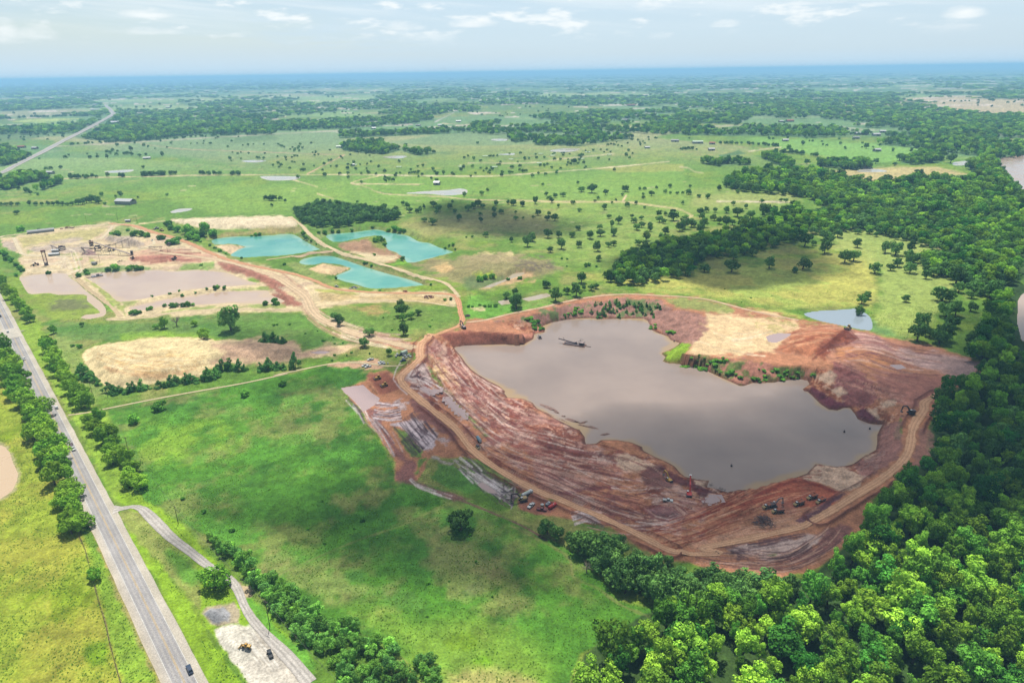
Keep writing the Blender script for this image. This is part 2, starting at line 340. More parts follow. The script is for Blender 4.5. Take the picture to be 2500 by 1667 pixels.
# ------------------------------------------------------------------ materials
def new_mat(name):
    m = bpy.data.materials.new(name); m.use_nodes = True
    nt = m.node_tree; b = nt.nodes.get("Principled BSDF")
    return m, nt, b
def nd(nt, typ, **kw):
    n = nt.nodes.new(typ)
    for k, v in kw.items():
        if k in n.inputs: 
            if hasattr(v, 'is_output') or isinstance(v, bpy.types.NodeSocket): nt.links.new(v, n.inputs[k])
            else: n.inputs[k].default_value = v
        else: setattr(n, k, v)
    return n
def mixc(nt, f, a, b, mode='MIX'):
    n = nt.nodes.new("ShaderNodeMix"); n.data_type = 'RGBA'; n.blend_type = mode
    for s, v in (('Factor', f), ('A', a), ('B', b)):
        if isinstance(v, bpy.types.NodeSocket): nt.links.new(v, n.inputs[s])
        else: n.inputs[s].default_value = v if s == 'Factor' or len(v) == 4 else (*v, 1)
    return n.outputs['Result']
def mapr(nt, v, a, b, c, d):
    n = nt.nodes.new("ShaderNodeMapRange"); nt.links.new(v, n.inputs['Value'])
    for k, q in zip(('From Min', 'From Max', 'To Min', 'To Max'), (a, b, c, d)): n.inputs[k].default_value = q
    return n.outputs[0]
def ground_mat(name, bump=0.5, var=0.22, scales=(0.9, 4.0, 0.22)):
    m, nt, b = new_mat(name)
    at_ = nd(nt, "ShaderNodeAttribute", attribute_name="col")
    gr = nd(nt, "ShaderNodeAttribute", attribute_name="grass")
    geo = nd(nt, "ShaderNodeNewGeometry")
    n1 = nd(nt, "ShaderNodeTexNoise", Vector=geo.outputs['Position'], Scale=scales[0], Detail=4.0, Roughness=0.65)
    n2 = nd(nt, "ShaderNodeTexNoise", Vector=geo.outputs['Position'], Scale=scales[1], Detail=2.0, Roughness=0.6)
    n3 = nd(nt, "ShaderNodeTexNoise", Vector=geo.outputs['Position'], Scale=scales[2], Detail=3.0, Roughness=0.6)
    v1 = mapr(nt, n1.outputs['Fac'], 0.3, 0.7, 1 - var * 1.6, 1 + var * 1.6)
    v3 = mapr(nt, n3.outputs['Fac'], 0.3, 0.7, 1 - var * .8, 1 + var * .8)
    k = nt.nodes.new("ShaderNodeMath"); k.operation = 'MULTIPLY'; nt.links.new(v1, k.inputs[0]); nt.links.new(v3, k.inputs[1])
    sc = nt.nodes.new("ShaderNodeVectorMath"); sc.operation = 'SCALE'
    nt.links.new(at_.outputs['Color'], sc.inputs[0]); nt.links.new(k.outputs[0], sc.inputs['Scale'])
    # dry and lush blades among the grass
    dry = mixc(nt, 1.0, sc.outputs[0], (1.35, 1.02, 1.0), 'MULTIPLY')
    f = nt.nodes.new("ShaderNodeMath"); f.operation = 'MULTIPLY'
    nt.links.new(mapr(nt, n2.outputs['Fac'], 0.45, 0.62, 0, 0.75), f.inputs[0]); nt.links.new(gr.outputs['Fac'], f.inputs[1])
    col = mixc(nt, f.outputs[0], sc.outputs[0], dry)
    nt.links.new(col, b.inputs['Base Color'])
    b.inputs['Roughness'].default_value = 0.95; b.inputs['Specular IOR Level'].default_value = 0.12
    bp = nd(nt, "ShaderNodeBump", Strength=bump, Distance=0.5, Height=n1.outputs['Fac']); nt.links.new(bp.outputs[0], b.inputs['Normal'])
    return m
def flat_mat(name, rgb, rough=0.6, spec=0.4, metal=0.0, noise=0.12, nscale=1.5, dirt=None):
    m, nt, b = new_mat(name)
    c = tuple(alb(*rgb))
    geo = nd(nt, "ShaderNodeTexCoord")
    n = nd(nt, "ShaderNodeTexNoise", Vector=geo.outputs['Object'], Scale=nscale, Detail=4.0, Roughness=0.6)
    f = mapr(nt, n.outputs['Fac'], 0.35, 0.65, 1 - noise, 1 + noise)
    sc = nt.nodes.new("ShaderNodeVectorMath"); sc.operation = 'SCALE'; sc.inputs[0].default_value = c; nt.links.new(f, sc.inputs['Scale'])
    o = sc.outputs[0]
    if dirt:
        n2 = nd(nt, "ShaderNodeTexNoise", Vector=geo.outputs['Object'], Scale=nscale * 0.7, Detail=5.0)
        o = mixc(nt, mapr(nt, n2.outputs['Fac'], 0.5, 0.7, 0, 0.7), o, tuple(alb(*dirt)))
    nt.links.new(o, b.inputs['Base Color'])
    b.inputs['Roughness'].default_value = rough; b.inputs['Specular IOR Level'].default_value = spec; b.inputs['Metallic'].default_value = metal
    return m
def water_mat(name, rgb, rough=0.06, bump=0.04, scale=0.7, tone=None, spec=0.5, ior=1.33):
    m, nt, b = new_mat(name)
    geo = nd(nt, "ShaderNodeNewGeometry")
    n = nd(nt, "ShaderNodeTexNoise", Vector=geo.outputs['Position'], Scale=0.016, Detail=4.0, Roughness=0.55)
    at_ = nd(nt, "ShaderNodeAttribute", attribute_name="shore")
    c = mixc(nt, mapr(nt, n.outputs['Fac'], 0.35, 0.65, 0, 1), tuple(alb(*rgb)), tuple(alb(*(tone or rgb))))
    nt.links.new(mixc(nt, at_.outputs['Fac'], c, SHORE.get(name, tuple(alb(*rgb)))), b.inputs['Base Color'])
    wp = nd(nt, "ShaderNodeTexNoise", Vector=geo.outputs['Position'], Scale=0.03, Detail=5.0, Roughness=0.65)
    nt.links.new(mapr(nt, wp.outputs['Fac'], 0.42, 0.62, rough, rough + 0.16), b.inputs['Roughness']); b.inputs['IOR'].default_value = ior; b.inputs['Specular IOR Level'].default_value = spec
    w = nd(nt, "ShaderNodeTexNoise", Vector=geo.outputs['Position'], Scale=scale, Detail=3.0, Roughness=0.6)
    bp = nd(nt, "ShaderNodeBump", Strength=bump, Distance=0.3, Height=w.outputs['Fac']); nt.links.new(bp.outputs[0], b.inputs['Normal'])
    return m
SHORE = {'muddy_water': tuple(alb(214, 176, 110)), 'turquoise_water': tuple(alb(170, 215, 190)), 'settling_water': tuple(alb(236, 205, 165))}

def put(o, label=None, cat=None, group=None, kind=None, parent=None):
    if o.name not in SC.collection.objects: SC.collection.objects.link(o)
    if label: o['label'] = label
    if cat: o['category'] = cat
    if group: o['group'] = group
    if kind: o['kind'] = kind
    if parent: o.parent = parent
    return o
def raw_mesh(name, verts, quads=None, tris=None, mats=(), attrs=None, smooth=True):
    me = bpy.data.meshes.new(name)
    verts = np.asarray(verts, np.float32)
    me.vertices.add(len(verts)); me.vertices.foreach_set('co', verts.ravel())
    idx, tot = [], []
    if quads is not None and len(quads): idx.append(np.asarray(quads, np.int32).ravel()); tot.append(np.full(len(quads), 4, np.int32))
    if tris is not None and len(tris): idx.append(np.asarray(tris, np.int32).ravel()); tot.append(np.full(len(tris), 3, np.int32))
    idx = np.concatenate(idx); tot = np.concatenate(tot)
    me.loops.add(len(idx)); me.loops.foreach_set('vertex_index', idx)
    me.polygons.add(len(tot)); me.polygons.foreach_set('loop_start', np.concatenate([[0], np.cumsum(tot)[:-1]]).astype(np.int32)); me.polygons.foreach_set('loop_total', tot)
    me.update(calc_edges=True)
    me.polygons.foreach_set('use_smooth', np.full(len(tot), smooth))
    for k, v in (attrs or {}).items():
        if v.ndim == 2:
            a = me.attributes.new(k, 'FLOAT_COLOR', 'POINT'); v4 = np.ones((len(v), 4), np.float32); v4[:, :3] = v; a.data.foreach_set('color', v4.ravel())
        else:
            a = me.attributes.new(k, 'FLOAT', 'POINT'); a.data.foreach_set('value', v.astype(np.float32))
    for m in mats: me.materials.append(m)
    return me

# ------------------------------------------------------------------ the ground: one sheet to the horizon
def ground_grid():
    off = [6.0, 7.0]
    while off[-1] < 1760: off.append(off[-1] + min(2.05, max(0.7, off[-1] * 0.04)) * (1 if off[-1] < 1520 else 8))
    off = np.array(off[::-1])
    Y = []
    for o in off:                       # distance of each row of survey points
        t = math.tan(PITCH) - 0.0
        a = math.atan(o / FPX) if False else None
        v = (HZN + o - HH / 2) / FPX
        dn = math.sin(PITCH) + math.cos(PITCH) * v; fw = math.cos(PITCH) - math.sin(PITCH) * v
        Y.append((CAMH / dn * fw, CAMH / dn))
    Y = np.array(Y)
    u = np.concatenate([np.arange(-2600, -60, 60), np.arange(-60, 2560, 2.05), np.arange(2560, 5200, 60)])
    X = (u[None, :] - W / 2) / FPX * Y[:, 1][:, None]
    YY = np.repeat(Y[:, 0][:, None], len(u), 1)
    return X, YY
GX, GY = ground_grid()
NR, NC = GX.shape
gx, gy = GX.ravel(), GY.ravel()
gz = height(gx, gy)
px, py = PX(gx, gy, gz)
dist = np.hypot(gx, gy)
N = len(gx)
n60, n20, n5 = fbm(gx, gy, 70, 4, 101), fbm(gx, gy, 22, 3, 102), fbm(gx, gy, 6, 3, 103)
n300 = fbm(gx, gy, 420, 4, 104)
col = np.zeros((N, 3)); grass = np.ones(N)
def mixin(i, c, a):
    a = a[:, None]
    col[i] = col[i] * (1 - a) + np.asarray(c) * a
def L(s, rgb, feather=4, namp=5, nsc=8, alpha=1.0, patch=None, g=None, seed=0, raw=False):
    p = PP(s)[:, :2] if isinstance(s, str) else s
    i = box_sel(px, py, p, feather + namp + 1)
    if not len(i): return i, None
    d = sdist(px[i], py[i], p)
    if namp: d = d + (fbm(gx[i], gy[i], nsc, 4, 200 + seed) - 0.5) * 4 * namp
    a = sstep(-feather, feather, d) * alpha
    if patch:
        sc, lo, hi, sd = patch
        a = a * sstep(lo, hi, fbm(gx[i], gy[i], sc, 5, 300 + sd, .62))
    if raw: return i, a
    mixin(i, alb(*rgb), a)
    if g is not None: grass[i] = grass[i] * (1 - a) + g * a
    return i, a
# --- grassland
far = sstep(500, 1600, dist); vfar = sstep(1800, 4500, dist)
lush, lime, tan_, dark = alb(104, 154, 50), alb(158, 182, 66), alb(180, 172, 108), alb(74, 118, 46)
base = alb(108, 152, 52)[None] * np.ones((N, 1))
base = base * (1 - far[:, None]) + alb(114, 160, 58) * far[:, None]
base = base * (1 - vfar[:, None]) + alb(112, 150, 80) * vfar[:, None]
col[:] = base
mixin(slice(None), lime, sstep(0.50, 0.68, n60) * 0.45)
mixin(slice(None), dark, sstep(0.55, 0.70, 1 - n60) * 0.4 * (1 - far))
mixin(slice(None), tan_, sstep(0.55, 0.72, n20 * .5 + n300 * .5) * 0.55)
# fields west of the highway
L("F -300,600 0,790 60,900 180,1220 240,1300 470,1568 520,1800 -400,1800", (160, 184, 58), 8, 4, 10, .9)
L("F -300,600 0,790 60,900 180,1220 240,1300 470,1568 520,1800 -400,1800", (188, 184, 78), 8, 4, 10, .5, (45, .48, .62, 1))
L("F -300,600 0,790 60,900 180,1220 240,1300 470,1568 520,1800 -400,1800", (124, 158, 26), 8, 4, 10, .7, (30, .58, .68, 2))
L("I 700,1250 760,1240 850,1250 900,1300 880,1420 760,1440 660,1330", (118, 170, 20), 14, 8, 8, .8)
L("I 720,400 860,600 900,700 1150,1150 1300,1568 1000,1568 900,1200 840,900", (136, 182, 58), 10, 6, 8, .85)
L("I 880,640 960,690 1080,920 1130,1060 1220,1300 1380,1568 1280,1568 1150,1250 1040,1000 930,800", (176, 164, 110), 8, 8, 5, .75)
L("I 740,230 800,330 880,560 940,690 900,680 830,500 760,330", (190, 165, 105), 6, 5, 5, .8)
# verges east of the highway
L("H 100,110 300,100 760,800 900,900 1200,1500 1330,1568 920,1568 700,1110 590,900 330,480", (156, 198, 64), 6, 6, 8, .8)
L("I 940,0 1300,60 1450,230 1750,560 1960,800 2060,860 2350,1180 2350,1568 2040,1568 1760,1230 1640,1010 1630,800 1400,500 1250,330 1150,160 1010,170 1060,420 1260,700 1560,1250 1680,1568 1740,1700 2060,1700", (150, 196, 48), 5, 5, 8, .85)
L("I 1000,170 1150,190 1320,330 1560,560 1640,700 1640,960 1460,760 1280,560 1120,380 1050,330", (156, 170, 90), 6, 6, 7, .85)
L("I 1380,480 1600,560 1640,760 1560,800 1440,680", (96, 165, 50), 14, 8, 8, .8)
L("I 1990,870 2060,860 2200,1030 2350,1180 2600,1400 2560,1568 2300,1300 2120,1080", (118, 190, 66), 8, 5, 5, .9)
L("I 1980,870 2060,1010 2200,1180 2400,1400 2500,1568 2420,1568 2250,1300 2100,1100", (190, 180, 110), 6, 6, 4, .7)
# the big meadow in front of the pit
MEADOW = "F 250,940 500,890 800,830 870,860 790,890 830,960 900,1060 910,1100 1000,1120 1100,1160 1220,1215 1320,1270 1420,1380 1500,1400 1330,1500 1300,1600 1000,1600 900,1480 760,1430 600,1330 480,1230 330,1150 270,1020"
L(MEADOW, (88, 150, 44), 5, 4, 10, .95)
L(MEADOW, (62, 116, 40), 5, 4, 10, .8, (34, .44, .64, 5))
L(MEADOW, (172, 166, 104), 5, 4, 10, .42, (26, .47, .68, 6))
L(MEADOW, (98, 166, 56), 5, 4, 10, .6, (19, .52, .68, 7))
L("H 960,950 1400,960 1800,960 2000,1100 1800,1250 1400,1300 1200,1250 1000,1100", (150, 194, 62), 25, 18, 16, .7, (20, .35, .6, 8))  # sunlit part of the meadow, painted in as brighter grass
L("J 1080,430 1300,420 1320,560 1450,680 1420,720 1300,680 1100,600", (84, 148, 52), 9, 9, 8, .8)
L("J 950,800 1100,790 1300,880 1250,980 1080,980 960,870", (94, 146, 56), 9, 9, 8, .8)
L("J 620,660 760,640 830,720 800,760 680,740", (84, 140, 58), 9, 9, 8, .8)
L("J 1620,760 1760,740 1790,790 1700,840 1620,820", (78, 130, 60), 9, 9, 8, .8)
L("J 1300,350 1500,330 1700,480 1900,560 1950,640 1800,800 1500,800 1400,760 1480,650 1350,560", (176, 170, 112), 18, 22, 9, .42)
L("J 0,500 150,520 300,620 500,700 900,760 1100,720 1000,800 700,850 500,820 300,760 200,700 0,680", (176, 166, 112), 18, 20, 9, .35)
L("J 700,1000 1200,1040 1800,1100 2352,1350 2352,1700 1500,1700 1100,1300", (150, 190, 70), 40, 20, 20, .6)
L("J 1420,1220 1560,1160 1720,1190 1700,1260 1520,1290", (118, 160, 20), 10, 8, 8, .6); L("J 1690,1400 1780,1360 1840,1400 1800,1450 1700,1450", (130, 190, 40), 8, 6, 8, .8)
L("J 1490,1480 1700,1460 1900,1500 2200,1568 1500,1700", (214, 205, 130), 20, 14, 12, .7)
# mid grass, shaded rough ground north of the lane, pastures
L("H 450,240 700,300 680,400 740,520 870,640 870,710 760,740 600,560 500,400", (150, 178, 92), 10, 8, 10, .8)
L("E 450,1010 1000,1000 1500,1000 1560,1120 1400,1200 1000,1235 700,1200 500,1110", (120, 160, 70), 8, 6, 9, .85)
L("E 660,1000 900,1010 1000,1050 800,1060", (196, 160, 110), 8, 8, 8, .7)
L("D 400,1150 1100,1120 2350,1040 E 300,1050 600,1250 850,1300 500,1380 280,1340 D 2350,1280 1900,1270 1300,1240 900,1290 500,1250", (96, 150, 66), 8, 6, 10, .7)
L("D 1000,1240 1300,1210 1700,1240 1800,1270 1300,1260 1000,1300", (150, 195, 60), 8, 6, 10, .8)
L("f 620,760 1100,740 1500,690 1700,720 2350,620 G 950,560 1000,900 930,1000 700,1010 480,1030 0,1010 f 2350,1080 1900,980 1500,890 1100,850", (200, 202, 104), 16, 10, 18, .85)
L("f 620,760 1100,740 1500,690 1700,720 2350,620 G 950,560 1000,900 930,1000 700,1010 480,1030 0,1010 f 2350,1080 1900,980 1500,890 1100,850", (168, 196, 92), 16, 10, 18, .8, (40, .5, .62, 11))
L("G 500,420 700,360 960,380 1500,520 1650,760 1500,1050 1250,1300 950,1200 980,1000 1000,700", (178, 200, 106), 14, 10, 18, .75)
L("f 0,0 1800,0 2350,120 2350,200 1500,260 1000,560 760,680 300,660 400,560 100,500 0,420", (152, 186, 88), 18, 10, 25, .6)
L("f 1500,80 2350,60 2350,150 1650,190 1450,180", (178, 190, 112), 14, 6, 25, .7)
L("G 420,1090 930,1080 1000,1150 1250,1280 1700,1420 1400,1350 1000,1230", (110, 160, 90), 10, 6, 12, .85)
L("E 1100,300 1700,220 2350,230 2350,420 1800,400 1500,420 1300,440 1100,360", (178, 176, 112), 20, 10, 20, .75)
L("E 1650,900 1950,1000 2350,950 2350,1000 1800,1110 1640,1100", (120, 185, 70), 10, 6, 8, .8)
# far country: fields of different greens
for sd, c, lo in ((21, (150, 190, 110), .55), (22, (186, 188, 140), .60), (23, (120, 165, 110), .56), (24, (164, 196, 120), .60)):
    f = sstep(lo, lo + .03, fbm(gx * (1 if sd % 2 else .6), gy, 900, 2, sd)) * sstep(1500, 2600, dist)
    mixin(slice(None), alb(*c), f * .7)
L("C 740,765 1000,720 1280,695 1490,675 1700,665 2000,658 2400,660 2400,812 1900,795 1650,790 1500,805 1250,795 1000,780", (206, 192, 150), 1.5, 1, 60, .95)
L("C 1020,1170 1400,1145 1750,1140 1960,1190 1700,1220 1300,1240 1220,1220", (214, 200, 140), 3, 2, 30, .9)
L("C 200,745 430,720 700,725 640,750 500,790 250,795", (176, 190, 128), 2, 1, 60, .8)
L("C 450,945 1000,960 1680,1010 1620,1080 1300,1120 900,1060 600,1000", (140, 196, 90), 4, 2, 40, .8)
L("C 1880,1330 2000,1310 2200,1330 2260,1370 2000,1400", (158, 205, 96), 3, 2, 20, .9)
L("A 40,835 200,818 420,810 560,812 300,836", (190, 214, 118), 1, 0.5, 60, .9); L("A 0,740 250,735 560,750 700,770 300,800 0,805", (176, 168, 132), 2, 1, 90, .6)
L("B 0,1210 280,1205 1000,1215 1600,1190 2350,1120 2350,1330 1500,1370 900,1350 420,1450 0,1370", (138, 184, 78), 6, 3, 30, .7); L("A 1000,1290 2352,1240 2352,1420 1600,1470 1300,1420", (146, 188, 80), 10, 4, 30, .7)
L("B 1700,1140 2350,1120 2350,1170 1900,1180", (176, 184, 96), 3, 2, 30, .7)
# --- woods: ground under the trees
WOODS = {  # crowns per hectare factor, outline
 'near': "F 1298,1640 1340,1500 1420,1440 1500,1405 1520,1390 1640,1345 1850,1330 1890,1295 1990,1225 1985,1175 2045,1130 2065,1080 2135,1030 2140,905 2225,855 2258,835 2230,800 2270,700 2310,660 2400,640 2700,640 2900,1800 1298,1800",
 'river': "F 2352,640 2290,690 2235,650 2150,620 2100,590 2170,570 2030,530 1960,520 1870,530 1850,500 1890,480 2000,452 2180,430 2290,475 2330,460 2300,440 2360,440 2440,600 2420,720 2352,720",
 'river2': "C 2180,1100 2090,1080 1960,1130 2060,1180 1930,1230 1700,1210 1500,1240 1240,1250 900,1350 930,1400 2352,1500 2352,1310",
 'belt': "F 1395,630 1420,590 1480,560 1560,545 1640,535 1720,515 1830,470 1870,500 1850,535 1780,560 1700,575 1610,590 1590,620 1480,640 1430,645",
 'grove': "F 672,480 730,462 800,465 850,475 915,480 912,500 850,500 790,512 730,515 690,500",
 'midwood': "C 300,1230 430,1180 560,1160 900,1160 1060,1190 1220,1240 1240,1290 900,1340 700,1310 500,1290 350,1280", }
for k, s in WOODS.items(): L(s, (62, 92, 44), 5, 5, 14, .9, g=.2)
FARW = ["B 60,990 250,970 480,980 700,985 830,1030 760,1060 560,1075 420,1030 300,1060 200,1050 30,1035 0,1010", "B 0,905 270,900 620,890 1050,880 1240,865 1260,870 1000,900 500,925 0,950",
 "B 1150,950 1240,870 1500,870 1700,875 1900,920 2050,930 1950,960 1650,1000 1330,995 1330,960 1200,980", "B 0,820 300,810 620,800 660,830 400,860 100,875 0,880", "B 1280,800 1500,770 2352,760 2352,830 1900,830 1700,800 1400,825",
 "B 2020,880 2200,850 2400,840 2400,930 2200,890", "B 1160,680 1600,660 2352,660 2352,730 1600,725 1200,705", "B 230,660 700,665 1100,630 1400,640 1300,670 900,690 500,690 240,690",
 "A 500,940 700,890 1200,860 1800,830 2400,820 2400,880 1900,895 1300,930 900,975 650,960", "A 0,700 350,690 700,700 700,735 300,740 0,765", "A 1200,695 1900,690 1900,720 1500,740 1300,730", "A 0,560 2400,540 2400,600 1600,620 700,650 0,680",
 "A 0,1020 150,1010 300,1030 200,1080 60,1130 0,1140", "A 0,1200 40,1180 200,1150 290,1170 240,1200 340,1230 200,1250 60,1300 0,1300", "A 210,1090 300,1080 400,1075 390,1095 240,1110", "A 240,1320 420,1240 420,1255 300,1300", "A 770,830 1000,840 900,870 700,880",
 "C 0,860 400,870 900,880 1300,860 1800,880 2200,920 2352,800 2352,1060 2150,1080 2000,1070 1800,1040 1500,1000 1340,990 1500,950 1200,940 900,945 560,930 100,930 0,920", "C 0,690 500,720 760,690 1000,720 740,770 560,770 400,850 0,850", "C 0,640 700,650 1300,640 2352,640 2352,660 1700,655 1280,695 900,725 0,700",
 "C 1500,800 1700,792 2352,800 2352,840 1900,845 1560,835", "C 540,1070 640,1070 810,1140 700,1150", "C 640,1030 850,1050 1000,1060 1290,1110 1300,1150 1200,1165 950,1140 900,1080", "C 1510,1110 1680,1040 1820,1050 1780,1110 1600,1130", "C 120,1110 400,1110 680,1160 640,1180 450,1170 200,1130", "C 260,1060 400,1030 460,1050 280,1080",
 "C 0,470 2352,430 2352,640 700,650 0,640", "B 0,530 2352,490 2352,640 1500,640 700,610 0,600"]
fw_n = fbm(gx, gy * .55, 520, 4, 61)
for j, s in enumerate(FARW):
    patch = (260, .36, .50, 60 + j) if j not in (11, 25, 26) else (420, .44, .54, 60 + j)
    L(s, (100, 138, 82), 1.2, 1.2, 120, .95, patch, g=0, seed=j)
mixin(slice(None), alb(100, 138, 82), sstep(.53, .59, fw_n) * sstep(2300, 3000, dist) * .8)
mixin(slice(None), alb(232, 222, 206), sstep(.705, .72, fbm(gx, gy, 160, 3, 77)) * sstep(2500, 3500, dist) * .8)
# --- bare earth of the sand plant and ponds
SAND, PALE, MUD, RED, DRED, LILAC, ROAD, PURP = (240, 216, 172), (250, 232, 196), (206, 142, 108), (188, 106, 76), (134, 66, 52), (228, 206, 200), (226, 166, 124), (164, 104, 98)
L("D 0,440 130,420 500,360 900,320 1100,330 1300,410 1550,480 1780,570 1950,630 2300,700 E 250,740 500,840 700,870 1000,885 1500,885 1570,930 1560,1000 1300,970 900,955 560,990 420,1010 430,1080 330,1060 280,1035 0,1035 D 1300,1080 1100,1105 900,1120 870,1105 950,1090 940,1000 820,930 700,860 640,800 540,740 165,765 205,700 150,620 180,580 20,490", SAND, 4, 4, 12, .95, g=0)
L("D 0,440 130,420 500,360 900,320 1100,330 1300,410 1550,480 1780,570 1950,630 2350,720 E 250,740 500,840 D 2350,1000 1800,700 1000,690 640,720 205,700 150,620 180,580 20,490", (228, 196, 166), 4, 4, 12, .7, (30, .5, .6, 12), g=0)
for s, c in (("Q 250,590 600,545 1000,500 1480,440 1560,430 1500,500 1400,570 1200,640 1000,620 700,650 340,730 300,660", (196, 192, 124)), ("Q 1690,420 1850,410 1960,480 2100,560 1880,570 1540,570 1570,500", (138, 168, 84)),
             ("Q 380,770 480,760 530,800 400,815", (140, 170, 80)), ("Q 840,830 1000,800 1160,830 1100,850 860,850", (150, 168, 96)), ("Q 1280,880 1340,900 1380,980 1500,960 1480,990 1330,1010 1290,950", (176, 186, 100)), ("Q 1040,905 1140,890 1180,905 1100,925", (150, 190, 70)), ("Q 1040,1040 1150,990 1180,1030", (150, 190, 70)),
             ("D 620,720 700,690 1000,660 1200,670 1250,700 1000,715 700,740 650,750", (110, 158, 80)), ("D 1500,660 1750,630 1770,690 1600,710 1450,710", (130, 176, 76)), ("D 1000,960 1150,950 1100,985 1010,1000", (150, 170, 90)), ("D 690,770 780,810 860,870 930,930 1010,990 1030,1080 1000,1040 920,990 800,860", (156, 176, 84)), ("D 870,960 930,1000 940,1040 880,1040", (140, 190, 70)),
             ("D 1330,1050 1600,1010 2100,985 2350,980 2350,1015 1900,1015 1500,1030", (150, 176, 90)), ("D 1880,860 2200,830 2250,860 1950,870", (150, 180, 84)), ("D 2020,770 2180,780 2200,810 2050,800", (130, 190, 50)), ("D 1690,460 1700,440 1850,400 2350,345 2350,405 2000,425 1750,450", (180, 170, 110)),
             ("E 0,350 280,340 300,400 200,405 0,412", (180, 170, 112)), ("E 280,380 400,480 530,545 460,545 350,480 270,430", (140, 160, 90)), ("E 400,480 420,380 900,345 1200,380 1300,440 1200,430 1000,385 800,365 500,410", (150, 168, 96)), ("E 150,650 270,640 500,760 600,840 450,810 300,745", (150, 170, 92)),
             ("E 830,560 1000,545 1050,580 900,600", (150, 190, 80)), ("E 1000,660 1150,620 1180,655 1040,665", (140, 200, 60)), ("E 600,590 830,650 1040,720 1300,800 1440,830 1300,830 1000,735 750,660", (160, 160, 104)), ("E 1100,860 1300,830 1320,850 1200,870", (150, 196, 60)), ("E 400,860 600,870 760,900 640,915 440,880", (178, 190, 84)), ("E 430,880 800,920 1100,900 1500,920 1500,990 1200,950 800,940 450,960", (206, 186, 130))):
    L(s, c, 3, 3, 8, .85, g=.8)
L("E 590,490 700,465 840,445 900,480 1000,540 1110,590 1050,640 950,640 850,590 660,555 600,520", (196, 150, 122), 4, 4, 8, .9, g=0); L("E 690,550 850,560 960,590 1080,580 1060,620 950,645 840,620", (242, 222, 176), 4, 3, 6, .9, g=0); L("E 830,440 940,430 980,470 970,540 900,520", (132, 160, 70), 4, 4, 6, .85, g=.8)
L("E 350,690 460,655 600,668 685,685 640,715 560,745 480,740 400,720", (240, 208, 160), 2, 2, 6, 1, g=0); L("D 1760,505 1900,498 2025,510 1960,532 1910,572 1890,580 1840,545", (244, 214, 172), 2, 2, 6, 1, g=0)
L("D 1780,640 1900,650 2100,710 2250,770 2350,830 E 90,840 200,910 300,990 230,1000 150,990 40,900 D 2300,900 2150,800 2000,740 1850,710", (188, 124, 104), 4, 3, 6, .95, g=0)
L("Q 1870,880 2000,860 2150,850 2330,835 2500,855 2650,890 2400,930 2200,925 2000,920 1890,910", (182, 112, 92), 3, 3, 6, .95, g=0); L("D 1100,560 1700,560 1800,610 1500,640 1200,660 1050,610", (220, 164, 138), 5, 5, 8, .6, g=0)
for s in ("Q 720,640 1000,610 1180,590 1150,650 900,680 740,670", "Q 380,730 700,690 900,720 1300,700 1250,760 900,790 500,800", "Q 1480,570 1900,575 2060,680 2000,720 1700,690 1550,650", "Q 30,660 200,650 240,780 180,780 60,710"): L(s, (206, 186, 168), 4, 4, 8, .9, g=0)
for s in ("Q 1160,830 1260,760 1350,780 1380,830 1250,850",): L(s, (150, 118, 118), 3, 3, 5, .95, g=0)
for s in ("Q 1060,690 1170,660 1270,690 1200,720", "Q 1800,690 1930,615 2060,690 1990,715", "Q 920,800 1000,770 1080,740 1170,735 1240,790"): L(s, (200, 182, 162), 3, 3, 6, .9, g=0)
L("E 1600,620 1750,560 2000,560 2100,600 2000,640 1800,640", (238, 214, 160), 4, 5, 8, .8, (10, .4, .55, 3), g=0); L("E 1200,660 1500,600 1800,560 2100,580 2350,640 f 250,600 390,690 200,750 0,780 E 2000,800 1700,860 1500,800 1350,720", (170, 156, 112), 8, 8, 12, .8, g=.3)
L("E 2000,600 2350,640 f 200,590 330,640 350,680 250,720 120,700 E 2250,720 2050,680", (128, 112, 96), 6, 6, 8, .8, (8, .35, .55, 4), g=0); L("E 1360,690 1480,650 1550,690 1440,730", (232, 196, 136), 4, 4, 6, .9, g=0); L("E 1600,790 1800,720 1950,780 1850,850 1650,870", (110, 140, 84), 8, 6, 8, .8)
L("E 1700,730 1850,720 1900,770 1750,770", (178, 205, 60), 5, 5, 6, .8); L("E 1750,862 1950,790 2060,730 2130,715 2230,740 f 200,740 0,830 E 2200,790 1900,830", (226, 186, 140), 4, 4, 8, .8, g=0); L("E 1680,1020 1780,1000 1790,1030 1700,1030", SAND, 3, 3, 5, .9, g=0)
L("A 1170,1500 1400,1490 1650,1480 1900,1475 2000,1490 2090,1560 E 250,310 260,340 0,350 D 2350,345 1850,375 1600,350 1400,300", (248, 228, 190), 3, 2, 10, 1, g=0)
# sand heap
L("H 672,380 720,340 840,295 1000,288 1150,260 1310,244 1400,253 1600,253 1870,273 2060,262 2200,278 2350,283 E 240,1310 300,1370 500,1330 800,1310 560,1400 0,1460 H 2200,450 2000,470 1900,460 1700,500 1660,560 1480,580 1300,615 1150,645 1000,668 870,648 800,585 730,505 685,440", (250, 226, 172), 3, 3, 7, 1, g=0)
L("H 1750,300 2060,262 2350,283 E 240,1310 300,1370 500,1330 800,1310 560,1400 0,1460 H 2200,450 2000,470 1900,450 1750,450 1850,380", (214, 176, 146), 12, 8, 8, .95, g=0); L("H 930,400 1300,350 1700,400 1600,500 1300,560 950,510", (226, 190, 128), 8, 8, 5, .7, (5, .45, .6, 9), g=0)
L("H 850,480 960,500 1000,520 1400,540 1600,500 1500,560 1250,590 1000,550 880,530", (222, 178, 128), 4, 4, 5, .8, g=0)
